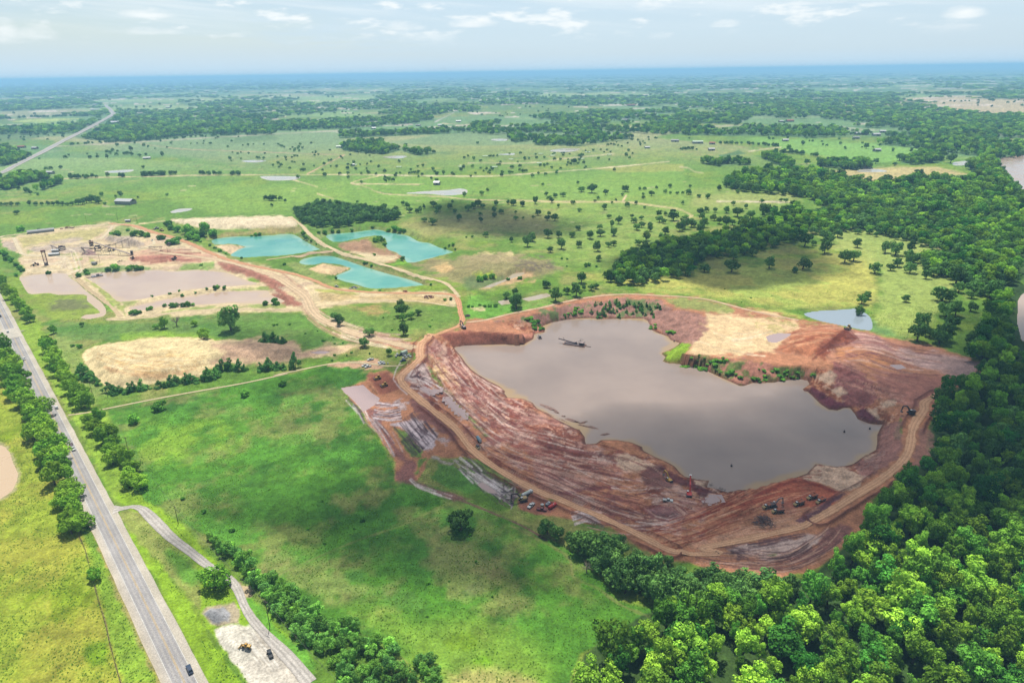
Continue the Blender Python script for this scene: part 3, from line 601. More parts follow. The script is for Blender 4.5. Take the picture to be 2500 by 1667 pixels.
# --- the quarry
L("E 640,1210 900,1240 1240,1300 1350,1240 1500,1200 1600,1170 1650,1110 1800,1110 2350,985 f 600,925 800,900 1100,900 1500,925 1800,985 2350,1105 G 0,1015 300,1090 540,1130 760,1180 1100,1250 1500,1340 1830,1450 1820,1568 P 2040,540 1980,670 1880,740 1720,900 1660,1050 1660,1280 O 2250,480 2000,560 1850,720 1640,900 1580,1150 1500,1250 1300,1400 1100,1540 900,1568 K 2230,700 1900,680 1700,640 1450,580 1200,560 1000,420 800,300 600,260 440,230 200,180 M 2150,1568 1850,1500 1650,1250 1300,1150 1000,1150 850,1380 640,1390 660,1230 440,900 330,720 130,500 350,430 400,360 560,320 640,380 840,230 840,170 560,100 420,60", MUD, 4, 4, 8, .97, g=0)
L("M 1030,60 1200,130 1400,380 1680,560 1980,700 2352,860 N 560,80 880,280 1100,420 1400,540 1200,660 700,600 200,330 0,220 M 1700,960 1400,620 1150,430 950,250 940,120", (200, 156, 146), 8, 8, 8, .8, g=0)
for seed, c, lo in ((31, DRED, .56), (32, (222, 186, 172), .58), (33, PURP, .58), (34, (206, 140, 112), .56)):
    L("M 940,60 1200,130 1400,380 1980,700 2352,880 N 900,330 1400,380 1800,620 2080,680 2352,780 O 0,790 300,800 300,950 0,1100 N 2100,1300 1560,1260 1000,1000 400,740 0,540 M 1500,1150 1250,900 830,530 740,420 900,260", c, 6, 6, 6, .75, (13, lo, lo + .08, seed), g=0)
L("M 960,200 1100,300 1250,470 1160,440 1000,330", (250, 214, 158), 10, 8, 6, .8, g=0)
L("M 740,400 830,290 930,260 1000,400 1010,460 900,470 800,450", LILAC, 5, 6, 6, .85, g=0)
for s in ("M 470,680 700,600 770,640 760,720 600,770 480,760", "M 880,790 1000,860 1160,1000 1120,1050 1000,950 900,850", "M 1000,1150 1300,1200 1500,1320 1750,1480 1650,1540 1400,1420 1200,1280", "N 0,640 130,720 240,810 180,850 60,840 0,760", "N 790,1010 900,1000 1050,1060 1100,1120 950,1110 820,1080"): L(s, (214, 196, 196), 4, 5, 5, .75, (7, .42, .55, 14), g=0)
L("M 600,850 720,820 770,815 850,775 880,800 900,850 1000,930 1040,960 1020,1030 1010,1090 920,1100 850,1040 780,960 720,880", (228, 210, 214), 3, 3, 4, .95, g=0)
for s in ("M 360,690 470,680 480,760 520,860 700,1110 840,1230 830,1370 700,1400 640,1360 720,1230 600,1060 450,830", "M 780,600 860,580 1000,700 1250,950 1200,1010 1000,850 820,740", "M 850,1380 1000,1430 1250,1530 1400,1568 1200,1568 900,1450 760,1400"): L(s, (146, 98, 96), 5, 5, 6, .85, g=0)
for s in ("M 630,880 760,920 900,1090 900,1160 800,1150 700,1000", "M 850,1200 940,1170 900,1260 850,1320", "M 1060,1230 1200,1230 1350,1330 1480,1450 1350,1510 1100,1420 990,1360", "M 950,280 1010,340 1100,450 1060,470 980,380", "M 1010,400 1080,450 1260,650 1420,840 1590,980 1500,960 1300,740", "O 1890,230 1960,70 1980,170 1950,290 1900,270", "N 820,1090 1000,1100 1060,1110 960,1140"): L(s, (92, 150, 60), 4, 4, 5, .85, g=.9)
L("M 380,380 560,340 700,480 680,530 500,560 440,470", (160, 96, 78), 4, 4, 5, .9, g=0)
# soil bands, dark and pale, painted in place of shading on the pit's benches
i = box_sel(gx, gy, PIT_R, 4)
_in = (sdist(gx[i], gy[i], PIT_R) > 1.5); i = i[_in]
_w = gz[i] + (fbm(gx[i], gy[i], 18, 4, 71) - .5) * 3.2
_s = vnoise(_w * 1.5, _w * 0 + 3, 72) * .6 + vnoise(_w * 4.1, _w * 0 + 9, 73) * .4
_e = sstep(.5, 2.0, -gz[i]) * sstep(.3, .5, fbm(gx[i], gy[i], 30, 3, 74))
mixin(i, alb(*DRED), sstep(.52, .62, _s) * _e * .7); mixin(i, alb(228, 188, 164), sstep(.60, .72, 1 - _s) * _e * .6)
# pit bluff, back bank, the sand flat and the spoil slope
L("E 1410,1230 1650,1200 1900,1212 2110,1222 2190,1230 2195,1262 2110,1312 1800,1318 1540,1335 1480,1290", (166, 100, 84), 3, 3, 5, .85, g=0); L("E 1960,1230 2285,1205 2200,1220 2190,1262 2110,1300 2000,1260", (222, 150, 124), 3, 3, 5, .9, g=0)
L("E 1870,1130 2350,1035 f 200,1045 400,1000 620,960 930,930 1220,950 1300,1020 1620,1080 1640,1180 1400,1380 1280,1245 1130,1150 1080,1100 640,1095 250,1160 0,1110", (182, 136, 122), 3, 4, 6, .9, g=0)
L("E 1870,1130 2350,1035 f 200,1045 400,1000 620,960 930,930 1220,950 1300,1020 1080,1100 640,1095 250,1160 0,1110", (104, 140, 76), 3, 4, 6, .85, (7, .5, .6, 15), g=.8); L("f 1230,930 1500,930 1750,980 1840,1030 1780,1075 1600,1040 1350,1000", (150, 170, 92), 4, 4, 6, .9, g=.9)
L("f 1600,1060 1850,1070 2350,1130 G 0,1040 300,1110 360,1190 250,1290 130,1370 f 2150,1380 1900,1390 1500,1400 1440,1370 1520,1280 1600,1200", (250, 218, 168), 5, 5, 8, .95, g=0); L("f 1900,1000 2350,1120 G 300,1100 500,1140 350,1200 100,1220 f 2000,1160", (196, 190, 120), 4, 5, 6, .7, (7, .52, .6, 16), g=.6)
L("f 1230,1390 1380,1300 1480,1290 1470,1330 1390,1400 1440,1420 1400,1470 1240,1460", (142, 186, 48), 3, 4, 5, .95, g=.9); L("f 1390,1460 1440,1402 1600,1412 1950,1450 P 170,490 400,530 600,560 740,590 870,612 860,640 650,675 480,692 400,695 340,712 310,710 200,660 0,578", (190, 132, 112), 3, 4, 6, .95, g=0)
L("f 1390,1460 1440,1402 1600,1412 1950,1450 P 170,490 400,530 600,560 740,590 870,612 860,640 650,675 480,692 400,695 340,712 310,710 200,660 0,578", (92, 130, 60), 3, 4, 6, .85, (7, .47, .56, 17), g=.8)
L("P 540,460 700,330 950,275 1180,320 1500,400 1900,490 2040,540 1960,680 1700,640 1300,560 1000,540 850,500 700,480", (206, 146, 116), 5, 5, 8, .9, g=0); L("P 570,455 690,345 900,300 1060,320 900,420 820,500 700,475", (200, 128, 92), 4, 5, 6, .9, g=0)
L("P 840,480 900,400 1000,330 1080,310 1140,370 1060,410 980,450 920,520", (158, 86, 62), 4, 4, 5, .9, g=0); L("P 1080,320 1300,350 1400,420 1540,520 1450,560 1200,460 1100,400", (172, 128, 124), 5, 5, 8, .85, g=0); L("P 1000,430 1180,420 1480,520 1530,550 1300,580 1000,500", (226, 156, 100), 5, 5, 8, .7, g=0)
L("P 1400,440 1800,480 2030,540 1980,660 1700,600 1500,540", (220, 184, 176), 6, 6, 8, .85, g=0); L("P 1000,560 1110,540 1250,660 1300,800 1200,860 1100,860 1000,760 950,640", (156, 96, 96), 6, 8, 6, .85, g=0)
L("P 1250,600 1700,640 1950,690 1750,760 1600,860 1500,860 1350,780", (190, 128, 114), 6, 8, 8, .85, g=0); L("P 765,745 830,720 900,760 1000,810 1110,860 1060,868 1010,888 950,880 840,790", (118, 60, 74), 3, 3, 4, .95, g=0); L("P 1130,900 1200,870 1290,920 1345,985 1240,978 1160,945", (112, 60, 76), 3, 3, 4, .95, g=0)
for s in ("P 860,640 960,610 1010,640 960,690 880,670", "P 975,740 1040,720 1080,760 1020,790", "P 1225,880 1290,880 1330,960 1280,950", "P 1300,840 1420,800 1440,850 1340,870", "O 1060,610 1145,525 1250,545 1400,550 1640,640 1560,720 1420,790 1300,760 1200,700 1000,650", "O 1600,450 1760,410 1790,430 1700,490 1620,500", "O 1660,560 1740,530 1720,590", "N 1160,440 1300,430 1480,500 1600,540 1400,600 1270,590 1210,540", "N 1950,680 2080,680 2050,740 1960,740"): L(s, (234, 200, 172), 3, 4, 5, .9, g=0)
L("O 1740,240 1960,80 1990,240 1960,420 1800,570 1600,640 1500,540 1620,460 1730,400", (166, 118, 112), 5, 6, 6, .8, g=0); L("O 940,655 1200,720 1380,790 1300,900 1000,950 600,900 300,950 100,1050 250,905 500,850 700,745", (196, 106, 78), 4, 4, 6, .9, g=0)
L("O 0,1010 250,905 500,850 700,745 940,650 1200,720 1370,785 1330,800 1190,745 940,690 720,790 520,880 250,960 0,1060", (150, 66, 50), 3, 3, 4, .9, g=0); L("O 650,920 800,880 1000,900 950,1000 1000,1020 800,1000", (176, 116, 98), 5, 5, 6, .7, g=0)
L("O 0,1240 350,1130 900,1000 1000,1080 1400,900 1300,1000 1000,1140 500,1240 0,1340 N 1600,1240 1900,1160 2100,1250", (220, 164, 130), 5, 6, 8, .85, g=0)
L("O 560,1075 620,1015 680,1035 750,1105 700,1115 620,1095", (104, 62, 66), 3, 3, 4, .95, g=0); L("O 960,1060 1020,1010 1200,900 1400,790 1460,800 1300,900 1090,1080 1010,1085", (128, 88, 98), 3, 3, 5, .9, g=0); L("O 0,1200 300,1060 640,910 660,930 400,1060 0,1250 N 1740,1290 2000,1170 2352,1010 2352,1050 2050,1200 1850,1300", (150, 86, 66), 3, 3, 5, .85, g=0)
L("O 300,1340 500,1290 1000,1210 1250,1180 1150,1300 950,1420 700,1440 400,1400", (226, 200, 190), 5, 6, 6, .85, g=0); L("O 270,1320 420,1320 520,1400 400,1420", (116, 88, 100), 5, 6, 5, .8, g=0); L("O 680,1390 760,1360 820,1360 740,1420", (150, 178, 100), 4, 4, 5, .7)
L("O 1200,1200 1380,1070 1490,1140 1350,1300 1100,1440 800,1500 950,1420 1150,1300", (150, 102, 98), 5, 6, 6, .85, g=0); L("O 2100,380 2150,200 2260,150 2230,500 1990,570 2060,470", (176, 128, 116), 5, 8, 5, .8, g=0)
L("N 1420,630 1500,540 1600,530 1700,600 1760,690 1720,750 1600,775 1480,730", (146, 98, 92), 3, 3, 5, .9, g=0); L("N 1780,870 1850,830 1950,860 1990,905 1920,918 1820,908", (176, 128, 122), 3, 3, 5, .9, g=0); L("N 1620,560 1740,600 1900,690 2100,780 2040,840 1900,760 1760,690 1680,620", (116, 64, 70), 3, 4, 5, .9, g=0)
L("N 640,800 800,755 1000,730 1200,720 1290,740 1150,765 900,775 720,810", (136, 74, 78), 3, 3, 5, .85, g=0); L("N 160,330 600,400 960,480 940,500 600,470 330,420", (170, 96, 84), 4, 4, 6, .8, g=0); L("N 400,480 700,600 1000,690 1000,720 700,760 560,760 400,680 380,560", (214, 166, 150), 6, 6, 8, .8, g=0)
L("N 240,840 420,790 620,890 620,960 420,990 300,980 240,900", (176, 110, 96), 5, 6, 6, .9, g=0); L("N 1500,940 1750,900 1850,1000 1800,1080 1650,1060 1520,1010", (172, 124, 124), 8, 6, 6, .8, g=0)
L("f 1380,590 1700,640 2000,600 2000,560", (120, 170, 80), 5, 5, 5, 0)
L("M 260,240 480,220 560,310 480,330 350,310 0,290 0,270", (222, 178, 146), 3, 3, 5, .95, g=0); L("M 640,180 760,170 830,220 780,260 720,230", (176, 160, 120), 4, 4, 5, .7, g=.3)
# lay-by of crushed limestone
L("I 1765,1130 1830,1100 1960,1090 2060,1100 2350,1390 2560,1640 2500,1750 2100,1700 2040,1568 1960,1450 1900,1390 1840,1290 1790,1220", (244, 236, 218), 4, 3, 3, 1, g=0); L("I 2100,1100 2200,1200 2350,1390 2520,1600 2400,1600 2200,1400 2080,1200", (212, 200, 184), 5, 5, 5, .8, g=0)
L("I 2000,1400 2200,1340 2350,1450 2450,1600 2200,1600 2040,1480", (224, 214, 198), 6, 8, 5, .8, (6, .4, .55, 18), g=0); L("I 1640,1000 1700,940 1830,925 1920,900 1960,1000 1960,1080 1800,1110 1740,1080", (204, 184, 160), 4, 4, 5, .9, g=0); L("I 1680,1000 1730,950 1830,950 1890,1010 1870,1060 1780,1085 1700,1050", (178, 178, 182), 4, 4, 4, .95, g=0)
L("I 1950,750 2060,790 2060,850 2000,860 1940,800", (222, 196, 160), 5, 5, 4, .9, g=0)
L("H -300,1050 -150,1090 10,1115 60,1140 100,1190 125,1260 165,1360 155,1440 110,1520 60,1568 -300,1660", (206, 196, 150), 5, 4, 5, .8, g=0)
L("D 260,905 400,870 480,900 640,900 710,910 740,960 820,1055 700,1075 640,1110 450,1110 380,1060", (150, 176, 70), 5, 5, 7, .95, g=.9); L("D 400,980 560,940 720,960 740,1010 600,1040 420,1050", (126, 128, 92), 8, 8, 8, .8, g=.5); L("D 280,800 420,740 500,790 470,860 300,870", (206, 188, 140), 6, 8, 8, .5, (8, .5, .6, 19)); L("D 165,760 300,740 360,760 250,780", (250, 226, 184), 4, 3, 6, .9, g=0)
# --- paths worn by wheels and cattle
def stroke(p, wpx, rgb, alpha=.8, wob=1.0, seed=0):
    p = smooth_line(p, 18.0)
    i = box_sel(px, py, p, wpx * 2 + 3)
    if not len(i): return
    d, arc = ldist(px[i], py[i], p)
    d = d + (fbm(gx[i], gy[i], 4, 3, 400 + seed) - .5) * wpx * wob
    a = (1 - sstep(wpx * .45, wpx * .9 + .7, d)) * alpha * (0.55 + 0.45 * sstep(.3, .6, vnoise(arc / 30, arc * 0, 500 + seed)))
    mixin(i, alb(*rgb), a); grass[i] *= 1 - a
rs = random.Random(4)
def tracks(s, n, spread, rgbs, w=(.9, 2.0), alpha=(.4, .9), frac=(.15, .6), wig=5):
    p = smooth_line(PP(s)[:, :2], 20.0); m = len(p); n = int(n * 1.7)
    tan = np.gradient(p, axis=0); tan /= np.linalg.norm(tan, axis=1)[:, None] + 1e-9
    nor = np.stack([-tan[:, 1], tan[:, 0]], -1)
    for k in range(n):
        l = max(3, int(m * rs.uniform(*frac))); a = rs.randrange(0, max(1, m - l))
        o = rs.uniform(-spread, spread); ph = rs.uniform(0, 6); sl = rs.uniform(-.35, .35) * spread
        q = np.array([p[j] + nor[j] * (o + sl * (j - a) / l + wig * math.sin(j * .35 + ph)) for j in range(a, min(a + l, m))])
        if len(q) < 2: continue
        stroke(q, rs.uniform(*w), rs.choice(rgbs), rs.uniform(*alpha), seed=rs.randrange(999))
MUDS = [DRED, (150, 92, 86), (232, 204, 192), (120, 72, 74), (222, 180, 160)]
tracks("M 960,100 1100,350 1300,600 1550,850 1750,980 N 500,380 900,520", 46, 70, MUDS)
tracks("M 1100,200 1300,450 1600,650 1900,800 N 700,250", 30, 50, MUDS)
tracks("N 0,400 500,600 1000,780 1400,900 1700,1000", 40, 60, MUDS); tracks("N 200,330 700,430 1300,560 1700,760", 26, 40, MUDS)
tracks("N 900,900 1300,960 1700,950 2100,1050", 34, 55, MUDS); tracks("N 1450,960 1560,1040 1700,1070 1850,1000 1750,920 1560,910 1480,980", 14, 12, MUDS)
tracks("N 1500,1240 1900,1150 2352,960 O 500,900 900,740 1250,740", 44, 34, [(150, 66, 46), (226, 160, 122), (170, 86, 64)]); tracks("O 100,1180 500,1060 900,980 1300,860", 24, 40, [(160, 96, 76), (230, 180, 150)])
tracks("M 740,790 830,900 960,1040 1010,1100", 26, 44, [(70, 56, 66), (96, 74, 82), (120, 92, 96)], (1.1, 2.0), (.7, .95)); tracks("M 800,300 750,400 900,470 1000,540 1200,700", 18, 26, [(90, 66, 74), (140, 100, 100), (240, 226, 224)], (1.1, 2.0), (.6, .9))
tracks("M 1250,1180 1450,1330 1700,1500 1800,1568 N 100,760 230,830", 30, 26, [(80, 60, 72), (236, 226, 226), (120, 88, 92)], (1.1, 1.8), (.6, .9)); tracks("M 450,700 600,720 760,690", 16, 22, [(110, 80, 88), (236, 220, 222)], (1.1, 1.8), (.6, .9))
tracks("M 200,590 330,720 420,900", 8, 8, [(90, 70, 76), (240, 230, 230)], (1.1, 1.8), (.7, .9)); tracks("M 400,780 560,960 700,1200", 14, 14, [(96, 66, 72), (206, 190, 190)], (1.1, 1.8), (.5, .9)); tracks("M 790,1370 850,1430 1000,1490 1250,1568", 5, 4, [(236, 220, 214)], (1.5, 2.2), (.7, .95), (.5, .95), 2)
tracks("N 780,1050 900,1010 1020,1040 1080,1110", 14, 12, [(96, 66, 70), (240, 220, 216)], (1.1, 1.6), (.7, .9)); tracks("O 0,1400 500,1450 900,1440 1250,1260 1420,1090", 44, 26, [(110, 70, 72), (226, 180, 156), (140, 92, 88)]); tracks("O 280,1330 600,1290 1100,1200", 14, 12, [(110, 76, 80)], (1.2, 2.2)); tracks("O 330,1350 600,1440 900,1420 1150,1240", 12, 10, [(96, 62, 64)], (1.2, 2.2))
tracks("P 600,400 900,330 1100,330", 26, 22, [(160, 84, 60), (226, 170, 130)]); tracks("P 900,480 1200,440 1500,520 1800,560", 32, 34, [(170, 110, 90), (232, 190, 170), (140, 90, 90)]); tracks("P 1000,540 1300,680 1600,760", 26, 40, [(140, 84, 80), (216, 160, 140)]); tracks("P 830,520 960,420 1080,330 1130,370 1000,420", 12, 8, [(126, 62, 46)], (1.4, 2.4), (.6, .9))
tracks("E 100,740 300,900 340,1000 450,1110 700,1220 1000,1290 1220,1350", 40, 16, [(214, 176, 140), (252, 232, 200), (196, 150, 124)], (1, 1.8), (.4, .8)); tracks("E 700,1230 1000,1260 1250,1270", 14, 12, [(170, 120, 110), (226, 190, 176)]); tracks("D 200,690 600,700 560,600 300,590", 24, 30, [(250, 232, 200), (210, 180, 150)], (1, 1.8), (.4, .8))
tracks("D 1100,620 1400,600 1700,590", 26, 14, [(160, 90, 76), (214, 150, 128)]); tracks("f 1500,1240 1800,1330 2200,1300", 14, 40, [(255, 240, 205), (232, 196, 146)], (1, 2), (.3, .6)); tracks("H 800,380 1100,450 1500,470 1800,420", 40, 22, [(214, 174, 116), (255, 238, 196)], (.9, 1.6), (.3, .7)); tracks("I 2000,1120 2150,1300 2300,1500", 26, 26, [(200, 190, 174), (250, 244, 232)], (1.5, 3), (.4, .7))
for s, w, c in (("A 430,1222 900,1209 1600,1196 2352,1195", 1.1, SAND), ("B 0,1195 280,1197 600,1203 1000,1205 1200,1195 1600,1165 1900,1140 2250,1105", 1.5, (240, 226, 186)), ("B 280,1198 75,1252 260,1258 540,1262", 1.4, SAND), ("B 75,1255 200,1285 300,1325 700,1345 900,1365 1300,1372 1900,1382 2100,1400 2352,1440", 1.3, (226, 206, 160)),
                ("f 0,128 300,145 900,145 1050,160 1200,180 1380,205 1480,258 1330,310", 2.6, (222, 206, 150)), ("f 1680,140 2000,143 2290,148", 2.6, (236, 220, 190)), ("f 910,135 935,92", 3, (240, 214, 170)), ("U 1080,385 1600,385 1900,350 2352,305", 1.4, (214, 206, 160)), ("C 0,1140 60,1150 100,1175 160,1185", 1.6, (230, 216, 172)), ("C 470,1036 640,1012 690,1008", 1.4, (240, 226, 190)),
                ("A 380,1002 900,975 1450,942 2352,890", 1.2, (206, 196, 170)), ("A 960,985 1250,1020 1500,1030 2350,1060", 1, (200, 180, 140)), ("A 2352,1060 2100,1190", 1.6, (232, 190, 156)), ("A 1740,1215 1800,1232 M 0,0" if 0 else "A 2000,1228 2170,1278", 1.5, SAND), ("A 2170,1325 2280,1360", 1.5, SAND), ("A 700,1410 850,1412", 1.2, (220, 206, 170)),
                 ("J 1400,0 1700,110 2100,280 2300,400", 3, (140, 96, 92)), ("I 640,350 700,480 730,580 M 0,0" if 0 else "I 650,370 700,480 725,580", 2.6, (140, 122, 84)), ("I 775,770 820,930 870,1090 900,1250 990,1568", 2.4, (150, 126, 92)),
                ("B 650,835 780,770", 1.6, (214, 206, 200)), ("B 700,845 850,855 1000,860", 1.2, (220, 206, 170)), ("f 2352,330 1500,1568" if 0 else "G 1240,450 1400,500 1500,530", 2.5, (214, 204, 150)), ("E 830,1085 900,1100" if 0 else "D 1140,325 1350,300", 2, SAND)):
    stroke(PP(s)[:, :2], w, c, .9, .6)
stroke(PP('J 100,680 500,500 800,380 1150,260 1400,130')[:, :2], 3, (150, 150, 92), .45, 1.2, 5); stroke(PP('K 0,280 350,460 480,560 500,700 700,790 900,930 1120,1020')[:, :2], 5, (160, 156, 96), .5, 1.2, 6)
stroke(PP('S 0,1010 180,920 420,800 640,690 900,550 1200,400 1500,240 1600,180 1612,165 1560,110 1495,42')[:, :2], 1.5, (232, 224, 212), .9, .3)
# scattered pale scrapes in the far pastures
for k in range(60):
    x0, y0 = rs.uniform(120, 2200), rs.uniform(395, 560)
    stroke(np.array([[x0, y0], [x0 + rs.uniform(6, 22), y0 + rs.uniform(-2, 2)]]), rs.uniform(.5, 1.1), (226, 214, 170), .7, 1, k)
n3_ = fbm(gx, gy, 3.4, 3, 105, .6); n9_ = fbm(gx, gy, 10, 4, 106, .6)
for _p in HAUL_W:
    i = box_sel(gx, gy, _p, 12); d, _s = ldist(gx[i], gy[i], _p); d = d + (fbm(gx[i], gy[i], 6, 2, 51) - .5) * 1.2
    mixin(i, alb(116, 62, 54), np.exp(-((d - 5.9) / 1.0) ** 2) * .8 * sstep(.25, .5, vnoise(_s / 25, _s * 0, 52)))
i = box_sel(gx, gy, PIT_W, 6); d = -sdist(gx[i], gy[i], PIT_W) + (fbm(gx[i], gy[i], 5, 3, 53) - .5) * 2
mixin(i, alb(112, 74, 60), (1 - sstep(.6, 2.6, d)) * .75)
col *= (1 + (n3_ - .5) * np.where(grass > .5, .75, .55) + (n9_ - .5) * .6)[:, None]
col = np.clip(col, .004, .85)
quads = (np.arange(NR - 1)[:, None] * NC + np.arange(NC - 1)[None, :]).ravel()
quads = np.stack([quads, quads + 1, quads + NC + 1, quads + NC], -1)
M_GROUND = ground_mat("earth_and_grass")
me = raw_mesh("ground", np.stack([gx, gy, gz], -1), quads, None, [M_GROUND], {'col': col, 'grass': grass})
put(bpy.data.objects.new("ground", me), kind='structure')

# ------------------------------------------------------------------ water
M_WATER = {'quarry_pond': water_mat("muddy_water", (188, 168, 156), .08, .12, .5, (170, 152, 142)), 'turquoise_pond': water_mat("turquoise_water", (134, 206, 182), .1, .05, .8, (84, 180, 166)),
           'settling_pond': water_mat("settling_water", (232, 204, 178), .05, .05, .8, (220, 190, 168)), 'stock_pond': water_mat("stock_water", (226, 216, 196), .15, .04, 1, (206, 204, 190)), 'flooded_hollow': water_mat("flood_water", (176, 190, 200), .03, .02, 1),
           'river': water_mat("river_water", (214, 186, 166), .12, .05, .4), 'creek_pool': water_mat("creek_water", (206, 190, 164), .08, .03, 1), 'rain_puddle': water_mat("puddle_water", (206, 180, 176), .05, .02, 1)}
PINK = water_mat("pond_water_tan", (236, 206, 170), .2, .04, 1)
def fill_poly(p, z):
    bm = bmesh.new()
    vs = [bm.verts.new((a, b, z)) for a, b in p]
    f = bm.faces.new(vs)
    bmesh.ops.triangulate(bm, faces=[f], ngon_method='EAR_CLIP')
    return bm
for nm, lv, bw, p in WATERS:
    c = p.mean(0)
    step = {'quarry_pond': 2.2, 'turquoise_pond': 3.0, 'settling_pond': 2.5, 'river': 12}.get(nm, 2.5)
    lo, hi = p.min(0) - 14, p.max(0) + 14
    if nm == 'river': lo, hi = np.maximum(lo, (100, 300)), np.minimum(hi, (3500, 2600))
    step = max(step, math.sqrt((hi[0] - lo[0]) * (hi[1] - lo[1]) / 60000))
    xs, ys = np.arange(lo[0], hi[0] + step, step), np.arange(lo[1], hi[1] + step, step)
    XX, YY = np.meshgrid(xs, ys); x, y = XX.ravel(), YY.ravel()
    d = sdist(x, y, p)
    keep = (d > -max(3.0, step * 1.5)).reshape(XX.shape)
    q = keep[:-1, :-1] & keep[1:, :-1] & keep[:-1, 1:] & keep[1:, 1:]
    r, s = np.nonzero(q); nc = len(xs); a = r * nc + s
    if len(a) < 4: continue
    Q = np.stack([a, a + 1, a + nc + 1, a + nc], -1)
    used, inv = np.unique(Q, return_inverse=True); Q = inv.reshape(Q.shape)
    shore = (.55 if nm == 'quarry_pond' else .8) * (1 - sstep(0, 8 if nm != 'quarry_pond' else 5, d[used] + (fbm(x[used], y[used], 24, 3, 91) - .5) * 20))
    v = np.stack([x[used], y[used], np.full(len(used), lv)], -1)
    put(bpy.data.objects.new(nm, raw_mesh(nm, v, Q, None, [PINK if (nm == 'stock_pond' and c[0] < -200 and c[1] < 500) else M_WATER[nm]], {'shore': shore})), kind='structure')

# ------------------------------------------------------------------ roads laid over the ground
def strip(name, line, halfw, cols, mat, lift=0.10, step=4.0, edge=0.5, seed=0, kind='structure'):
    """line: world xy; halfw: number or per-point; cols: list of (offset fraction, colour)"""
    hw = np.broadcast_to(np.asarray(halfw, float), (len(line),))
    l3 = smooth_line(np.concatenate([line, hw[:, None]], 1), step)
    xy, hw = l3[:, :2], l3[:, 2]
    t = np.gradient(xy, axis=0); t /= np.linalg.norm(t, axis=1)[:, None] + 1e-9
    n = np.stack([t[:, 1], -t[:, 0]], -1)
    offs = np.array([c[0] for c in cols]); k = len(offs)
    ed = 1 + np.where(np.abs(offs)[None, :] > .9, (fbm(xy[:, 0], xy[:, 1], 5, 3, 600 + seed)[:, None] - .5) * edge * 2, 0)
    P = xy[:, None, :] + n[:, None, :] * (offs[None, :] * hw[:, None] * ed)[:, :, None]
    x, y = P[..., 0].ravel(), P[..., 1].ravel()
    d = np.hypot(x, y)
    z = height(x, y) + lift + d * 0.0001 + np.maximum(d - 1200, 0) * .0006
    cc = np.tile(np.array([alb(*c[1]) for c in cols])[None], (len(xy), 1, 1)).reshape(-1, 3)
    cc = cc * (0.86 + .28 * fbm(x, y, 5, 3, 610 + seed))[:, None]
    a = (np.arange(len(xy) - 1)[:, None] * k + np.arange(k - 1)[None]).ravel()
    me = raw_mesh(name, np.stack([x, y, z], -1), np.stack([a, a + 1, a + k + 1, a + k], -1), None, [mat], {'col': cc, 'grass': np.zeros(len(cc))})
    return put(bpy.data.objects.new(name, me), kind=kind)
M_PAVE = ground_mat("asphalt", .15, .16, (1.5, 6, .06)); M_DIRT = ground_mat("packed_dirt", .4, .16, (1.2, 5, .25)); M_PAINT = flat_mat("road_paint", (238, 236, 228), .7, .2, noise=.2, nscale=.3); M_YEL = flat_mat("yellow_road_paint", (226, 190, 120), .7, .2, noise=.2, nscale=.3)
def with_dir(line):
    a = line[0] + (line[0] - line[1]) * 3; b = line[-1] + (line[-1] - line[-2]) * 1.2
    return np.vstack([a, line, b])
near = HWY_NEAR
d0 = near[0] - near[-1]; d0 /= np.linalg.norm(d0)
_c = near.mean(0); tt = (near - _c) @ d0                     # the near stretch is dead straight
hw_line = np.array([_c + d0 * s for s in np.linspace(tt.min() - 160, tt.max() + 60, 12)])
far_px = PP("S 0,1010 180,920 420,800 640,690 900,550 1200,400 1500,240 1600,180 1610,165 1560,110 1500,45")
hw_far = G(far_px)
bend = np.vstack([hw_line, hw_line[-1] + d0 * 120, (hw_line[-1] + d0 * 420) * .55 + hw_far[0] * .45 + np.array([-80, -60]), hw_far])
SH, LN, WT = (218, 208, 190), (198, 193, 188), (180, 176, 176)
HC = [(-1.0, (226, 212, 184)), (-.9, (218, 206, 186)), (-.56, (216, 207, 196)), (-.53, LN), (-.42, WT), (-.30, LN), (-.18, WT), (-.03, LN), (.03, LN), (.18, WT), (.30, LN), (.42, WT), (.53, LN), (.57, SH), (.92, SH), (1.0, (206, 198, 180))]
strip('highway', bend, [7.0] * len(hw_line) + [7, 8] + [9] * 3 + [11] * 4 + [14] * 4, HC, M_PAVE, .10, 8, .06)
def side(line, o):
    t = np.gradient(line, axis=0); t /= np.linalg.norm(t, axis=1)[:, None]
    return line + np.stack([t[:, 1], -t[:, 0]], -1) * o
for nm, o, m in (('edge_line_marking', -3.72, M_PAINT), ('edge_line_marking', 3.72, M_PAINT), ('centre_line_marking', -.2, M_YEL), ('centre_line_marking', .2, M_YEL)):
    s_ = strip(nm, side(hw_line, o), .10 if 'edge' in nm else .075, [(-1, (240, 240, 240)), (1, (240, 240, 240))], m, .16, 8, 0)
strip('bridge_deck', G(PP("D -10,1170 80,1245" if 0 else "D 62,1190 100,1265")), 7.3, [(-1, (224, 214, 196)), (0, (218, 210, 196)), (1, (224, 214, 196))], M_PAVE, .30, 4, 0)
def road(name, s, w, c, seed=0, lift=.12, edge=.45):
    p = PP(s); x, y, z = at_many(p)
    dp = np.array([depth(a, b, q) for a, b, q in zip(x, y, z)]) / FPX
    hw = (p[:, 2] if p.shape[1] > 2 else np.full(len(p), w)) * .5 * dp
    c2 = [min(255, v + 12) for v in c]; c3 = [v * .9 for v in c]
    strip(name, np.stack([x, y], -1), hw, [(-1, c3), (-.7, c), (-.42, c3), (-.2, c2), (.05, c), (.3, c3), (.55, c2), (.75, c), (1, c3)], M_DIRT, lift, 3, edge, seed)
